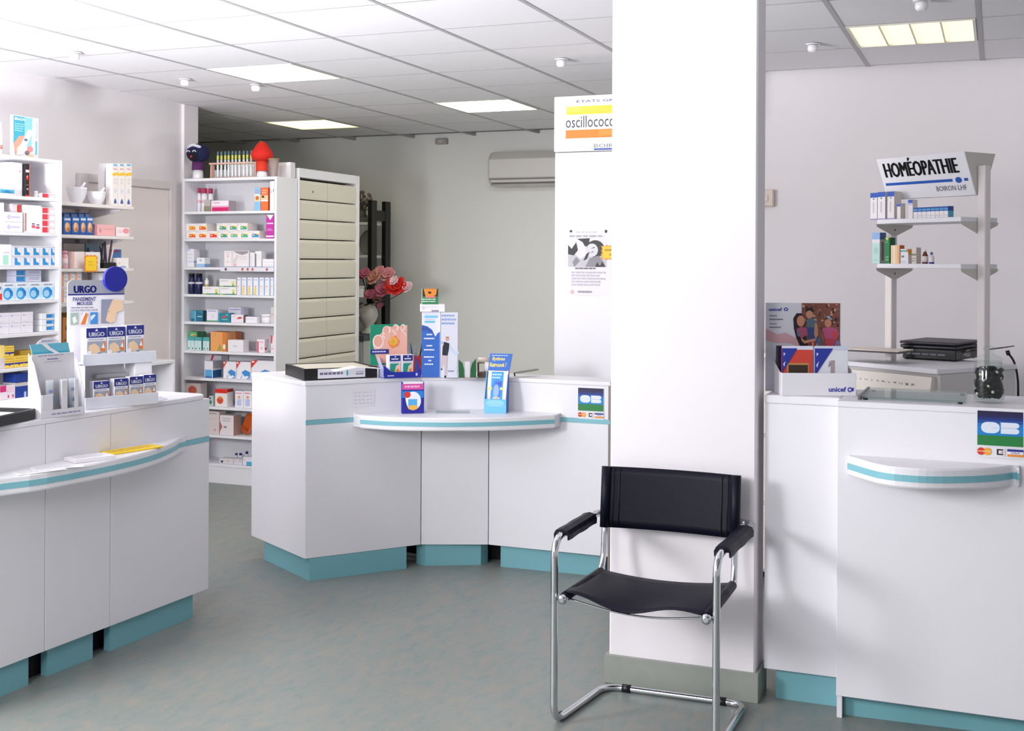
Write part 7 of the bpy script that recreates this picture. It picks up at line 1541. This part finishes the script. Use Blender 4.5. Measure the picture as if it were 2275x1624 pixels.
# glass plate on the right counter top
ZT = CT3+.0005
q0 = on_z(1893, 884, ZT)
gp = thing('glass_plate', 'clear glass plate resting on the right counter before the homoeopathy cabinet', 'glass plate', (-.2, 4.4, ZT))
x0 = on_z(1914, 886, ZT).x
part(MB().box(x0+.2, on_z(2148, 880, ZT).x+.2, -.10, .235, .006, .012, .0008), 'glass_sheet', glass('counter_glass', '#e6eeec'), gp)
for xx in (x0+.215, on_z(2148, 880, ZT).x+.185):
    for yy in (-.08, .2): part(MB().lathe([(.008, 0), (.008, .0058)], 10, xx, yy, 0), 'rubber_foot', BLACKP, gp)
part(MB().box(x0+.2-.009, x0+.2-.0005, -.10, .235, .0, .014, .0008), 'edge_rail', mat('grey_metal_edge', '#6f6a6c', .35, metal=.6, noise=.1), gp)
# glass jar of black sticks
jb = on_z(2197, 895, ZT); kk = depth(jb)/F_PX
JR = 32.5*kk; Hj = lambda py: z_at(jb, py)-ZT
jr = thing('glass_jar', 'lidded glass jar filled with black sticks on the right counter', 'jar', (jb.x, jb.y+JR*.3, ZT))
hs_, hn = Hj(815), Hj(803)
GLS = glass('jar_glass', '#f8fbfa')
part(MB().lathe([(JR*.2, .003), (JR*.9, .003), (JR*.99, .008), (JR, .02), (JR, hs_*.9), (JR*.93, hs_), (JR*.82, hn), (JR*.78, hn), (JR*.88, hs_-.004), (JR*.945, hs_*.88), (JR*.945, .02), (JR*.9, .01), (JR*.2, .009)], 28), 'jar_body', GLS, jr)
hl0, hl1 = hn+.001, Hj(768)
part(MB().lathe([(JR*.86, hl0), (JR*.9, hl0+.006), (JR*.7, hl0+(hl1-hl0)*.3), (JR*.3, hl0+(hl1-hl0)*.48), (JR*.22, hl0+(hl1-hl0)*.55), (JR*.42, hl0+(hl1-hl0)*.72), (JR*.40, hl0+(hl1-hl0)*.86), (JR*.12, hl1)], 24), 'lid', GLS, jr)
sk_ = MB(); rnd = random.Random(21); LQ = mat('liquorice_black', '#060607', .55, spec=.2, noise=.2)
for k in range(190):
    r_ = JR*.82*math.sqrt(rnd.random()); a_ = rnd.random()*2*PI; z = .022+rnd.random()*(hs_*.72); c = Vector((r_*math.cos(a_), r_*math.sin(a_), z))
    d_ = Vector((rnd.uniform(-1, 1), rnd.uniform(-1, 1), rnd.uniform(-.9, .9))).normalized()*.016
    e1 = c+d_; e0 = c-d_
    def cl(v_): 
        l = Vector((v_.x, v_.y)).length; m_ = JR*.84
        return Vector((v_.x*m_/l, v_.y*m_/l, max(.02, v_.z))) if l > m_ else Vector((v_.x, v_.y, max(.02, v_.z)))
    sk_.tube([cl(e0), cl((e0+e1)/2), cl(e1)], .0075, 7)
part(sk_, 'liquorice_sticks', LQ, jr, kind='stuff')
cn = MB(); 
for k in range(9):
    a_ = -2.6+k*.33; cn.ball((JR*.86*math.cos(a_), JR*.86*math.sin(a_), .03+.085*((k*7) % 9)/9), .0055, 8, 6)
part(cn, 'pale_sweets', mat('sweet_pale', '#cfc9b4', .35, noise=.2), jr, kind='stuff')
# ---------------- goods on the gondola
def on_gon(px, py, off): return on_pl(px, py, Vector((PA.x, PA.y, 0))+nf*off, nf)
def gbox(x0, x1, yt, shelf, label, dep=.03, off=.11, body='#efe9ea', fn=None, w_=None, **kw):
    z0 = (ZU if shelf == 0 else ZL)+.0208
    a = on_gon(x0, yt, off); b = on_gon(x1, yt, off)
    ww = w_ or (b-a).xy.length-.001; h_ = a.z-z0
    m_ = (a+b)/2; loc = (m_.x-nf.x*dep/2, m_.y-nf.y*dep/2, z0)
    if fn: return fn(loc, yawg, ww, h_, label, kw)
    return carton(label, ww, dep, h_, loc, yawg, body, **kw)
BT = [R(0, .82, 1, 1, '#2656b4'), EL(.5, .77, .12, .03, '#4a9a72'), R(.4, .25, .55, .65, '#c9c0c4'), R(.05, .0, .95, .04, '#9a94c4')]
SIDE_SHADE = [R(0, 0, 1, 1, '#d8cdc6')]  # beige side colour paints the shade on the cartons' right faces
for i, (x0, x1) in enumerate(((1933.5, 1949), (1949.5, 1967), (1971, 1987))):
    gbox(x0, x1, (429, 427, 426)[i], 0, '%s tall white carton with blue top on the upper gondola board' % Wd(i, 3), .045, body='#eee8ec', front=BT, side=SIDE_SHADE, group='blue topped cartons')
gbox(1992.5, 2001, 452, 0, 'small white carton with blue cap print on the upper gondola board', .03, .115, front=[R(0, .8, 1, .98, '#2e5fc0')], side=SIDE_SHADE)
gbox(2017.5, 2028, 444, 0, 'slim white carton with lilac top behind the blue banded row', .03, .09, front=[R(0, .82, 1, 1, '#3a62c4'), R(0, .72, 1, .8, '#c5c4e4')], side=SIDE_SHADE)
for i in range(8):
    x0 = 2029+i*9.7
    gbox(x0, x0+9.5, 461-i*.45, 0, '%s white carton with blue band in the row of eight on the upper gondola board' % Wd(i, 8), .035, .112, body='#f0ecef', front=[R(0, .58, 1, .98, '#1f4fa4'), R(.05, .66, .95, .84, '#4fa0d6'), LN(.2, .1, .9, .3, '#d6d0d6', 1)], side=[R(0, 0, 1, 1, '#4fa3c8'), R(0, .58, 1, 1, '#1d4596')] if i == 7 else [R(0, .58, 1, .98, '#1f4fa4')], group='blue banded cartons')
gbox(1937.5, 1955, 517, 1, 'tall pale turquoise carton with light blue lid on the lower gondola board', .04, .11, body='#bfe2dc', front=[R(0, .78, 1, 1, '#8fb2e0'), R(0, .66, 1, .78, '#e4e2e8'), EL(.5, .42, .3, .12, '#a9d2cc'), R(.1, .1, .9, .12, '#9fc9c4')], side=[R(0, 0, 1, 1, '#d2c4c4'), R(0, .78, 1, 1, '#4a6ca4'), R(.3, .1, .6, .7, '#8d7476')])
gbox(1965, 1977, 528, 1, 'green carton on the lower gondola board', .035, .11, body='#178048', front=[PL('#e9d23c', (.2, 1), (.8, 1), (.5, .86)), LN(.2, .1, .9, .3, '#7fc09a', 2), R(.2, .8, .6, .84, '#6fb98f')], side=[R(0, 0, 1, 1, '#0f5a30')])
gbox(1978.5, 1999, 545, 1, 'cream and orange carton on the lower gondola board', .03, .108, body='#f0d2a4', front=[R(.3, 0, .5, 1, '#f4e6d2'), R(.75, 0, .95, 1, '#f0b47a')], side=[R(0, 0, 1, 1, '#c96038')])
gbox(2000, 2018, 553, 1, 'white carton with turquoise line and orange bow on the lower gondola board', .03, .105, body='#eceaf0', front=[R(0, .8, 1, .92, '#4fb8bc'), R(.15, .42, .5, .55, '#7d7a94'), R(.1, .1, .7, .16, '#9fd6d2'), EL(.9, .88, .12, .12, '#e0763a')], side=[R(0, 0, 1, 1, '#e3d6d2'), R(0, .6, 1, .95, '#eba62c')])
gbox(2025, 2036, 550, 1, 'taupe and white carton on the lower gondola board', .03, .105, body='#ddd2cc', front=[R(0, .5, 1, .62, '#7d8a6a'), LN(.1, .1, .9, .4, '#a99a94', 2)], side=[R(0, 0, 1, 1, '#d2c6c0')])
gbox(2044, 2056, 554, 1, 'brown dropper bottle with white label on the lower gondola board', fn=bottle('#6e2f1c', '#f0eaea', ('#e9dcd6', .12, .62), shoulder=.62, neck=.38), cap=.14, w_=.026)
gbox(2059, 2070, 560, 1, 'tiny white bottle with navy foot on the lower gondola board', fn=bottle('#e6dfe2', '#4a5aa0', ('#2a3a9c', .0, .18), shoulder=.7, neck=.4), cap=.2, w_=.022)
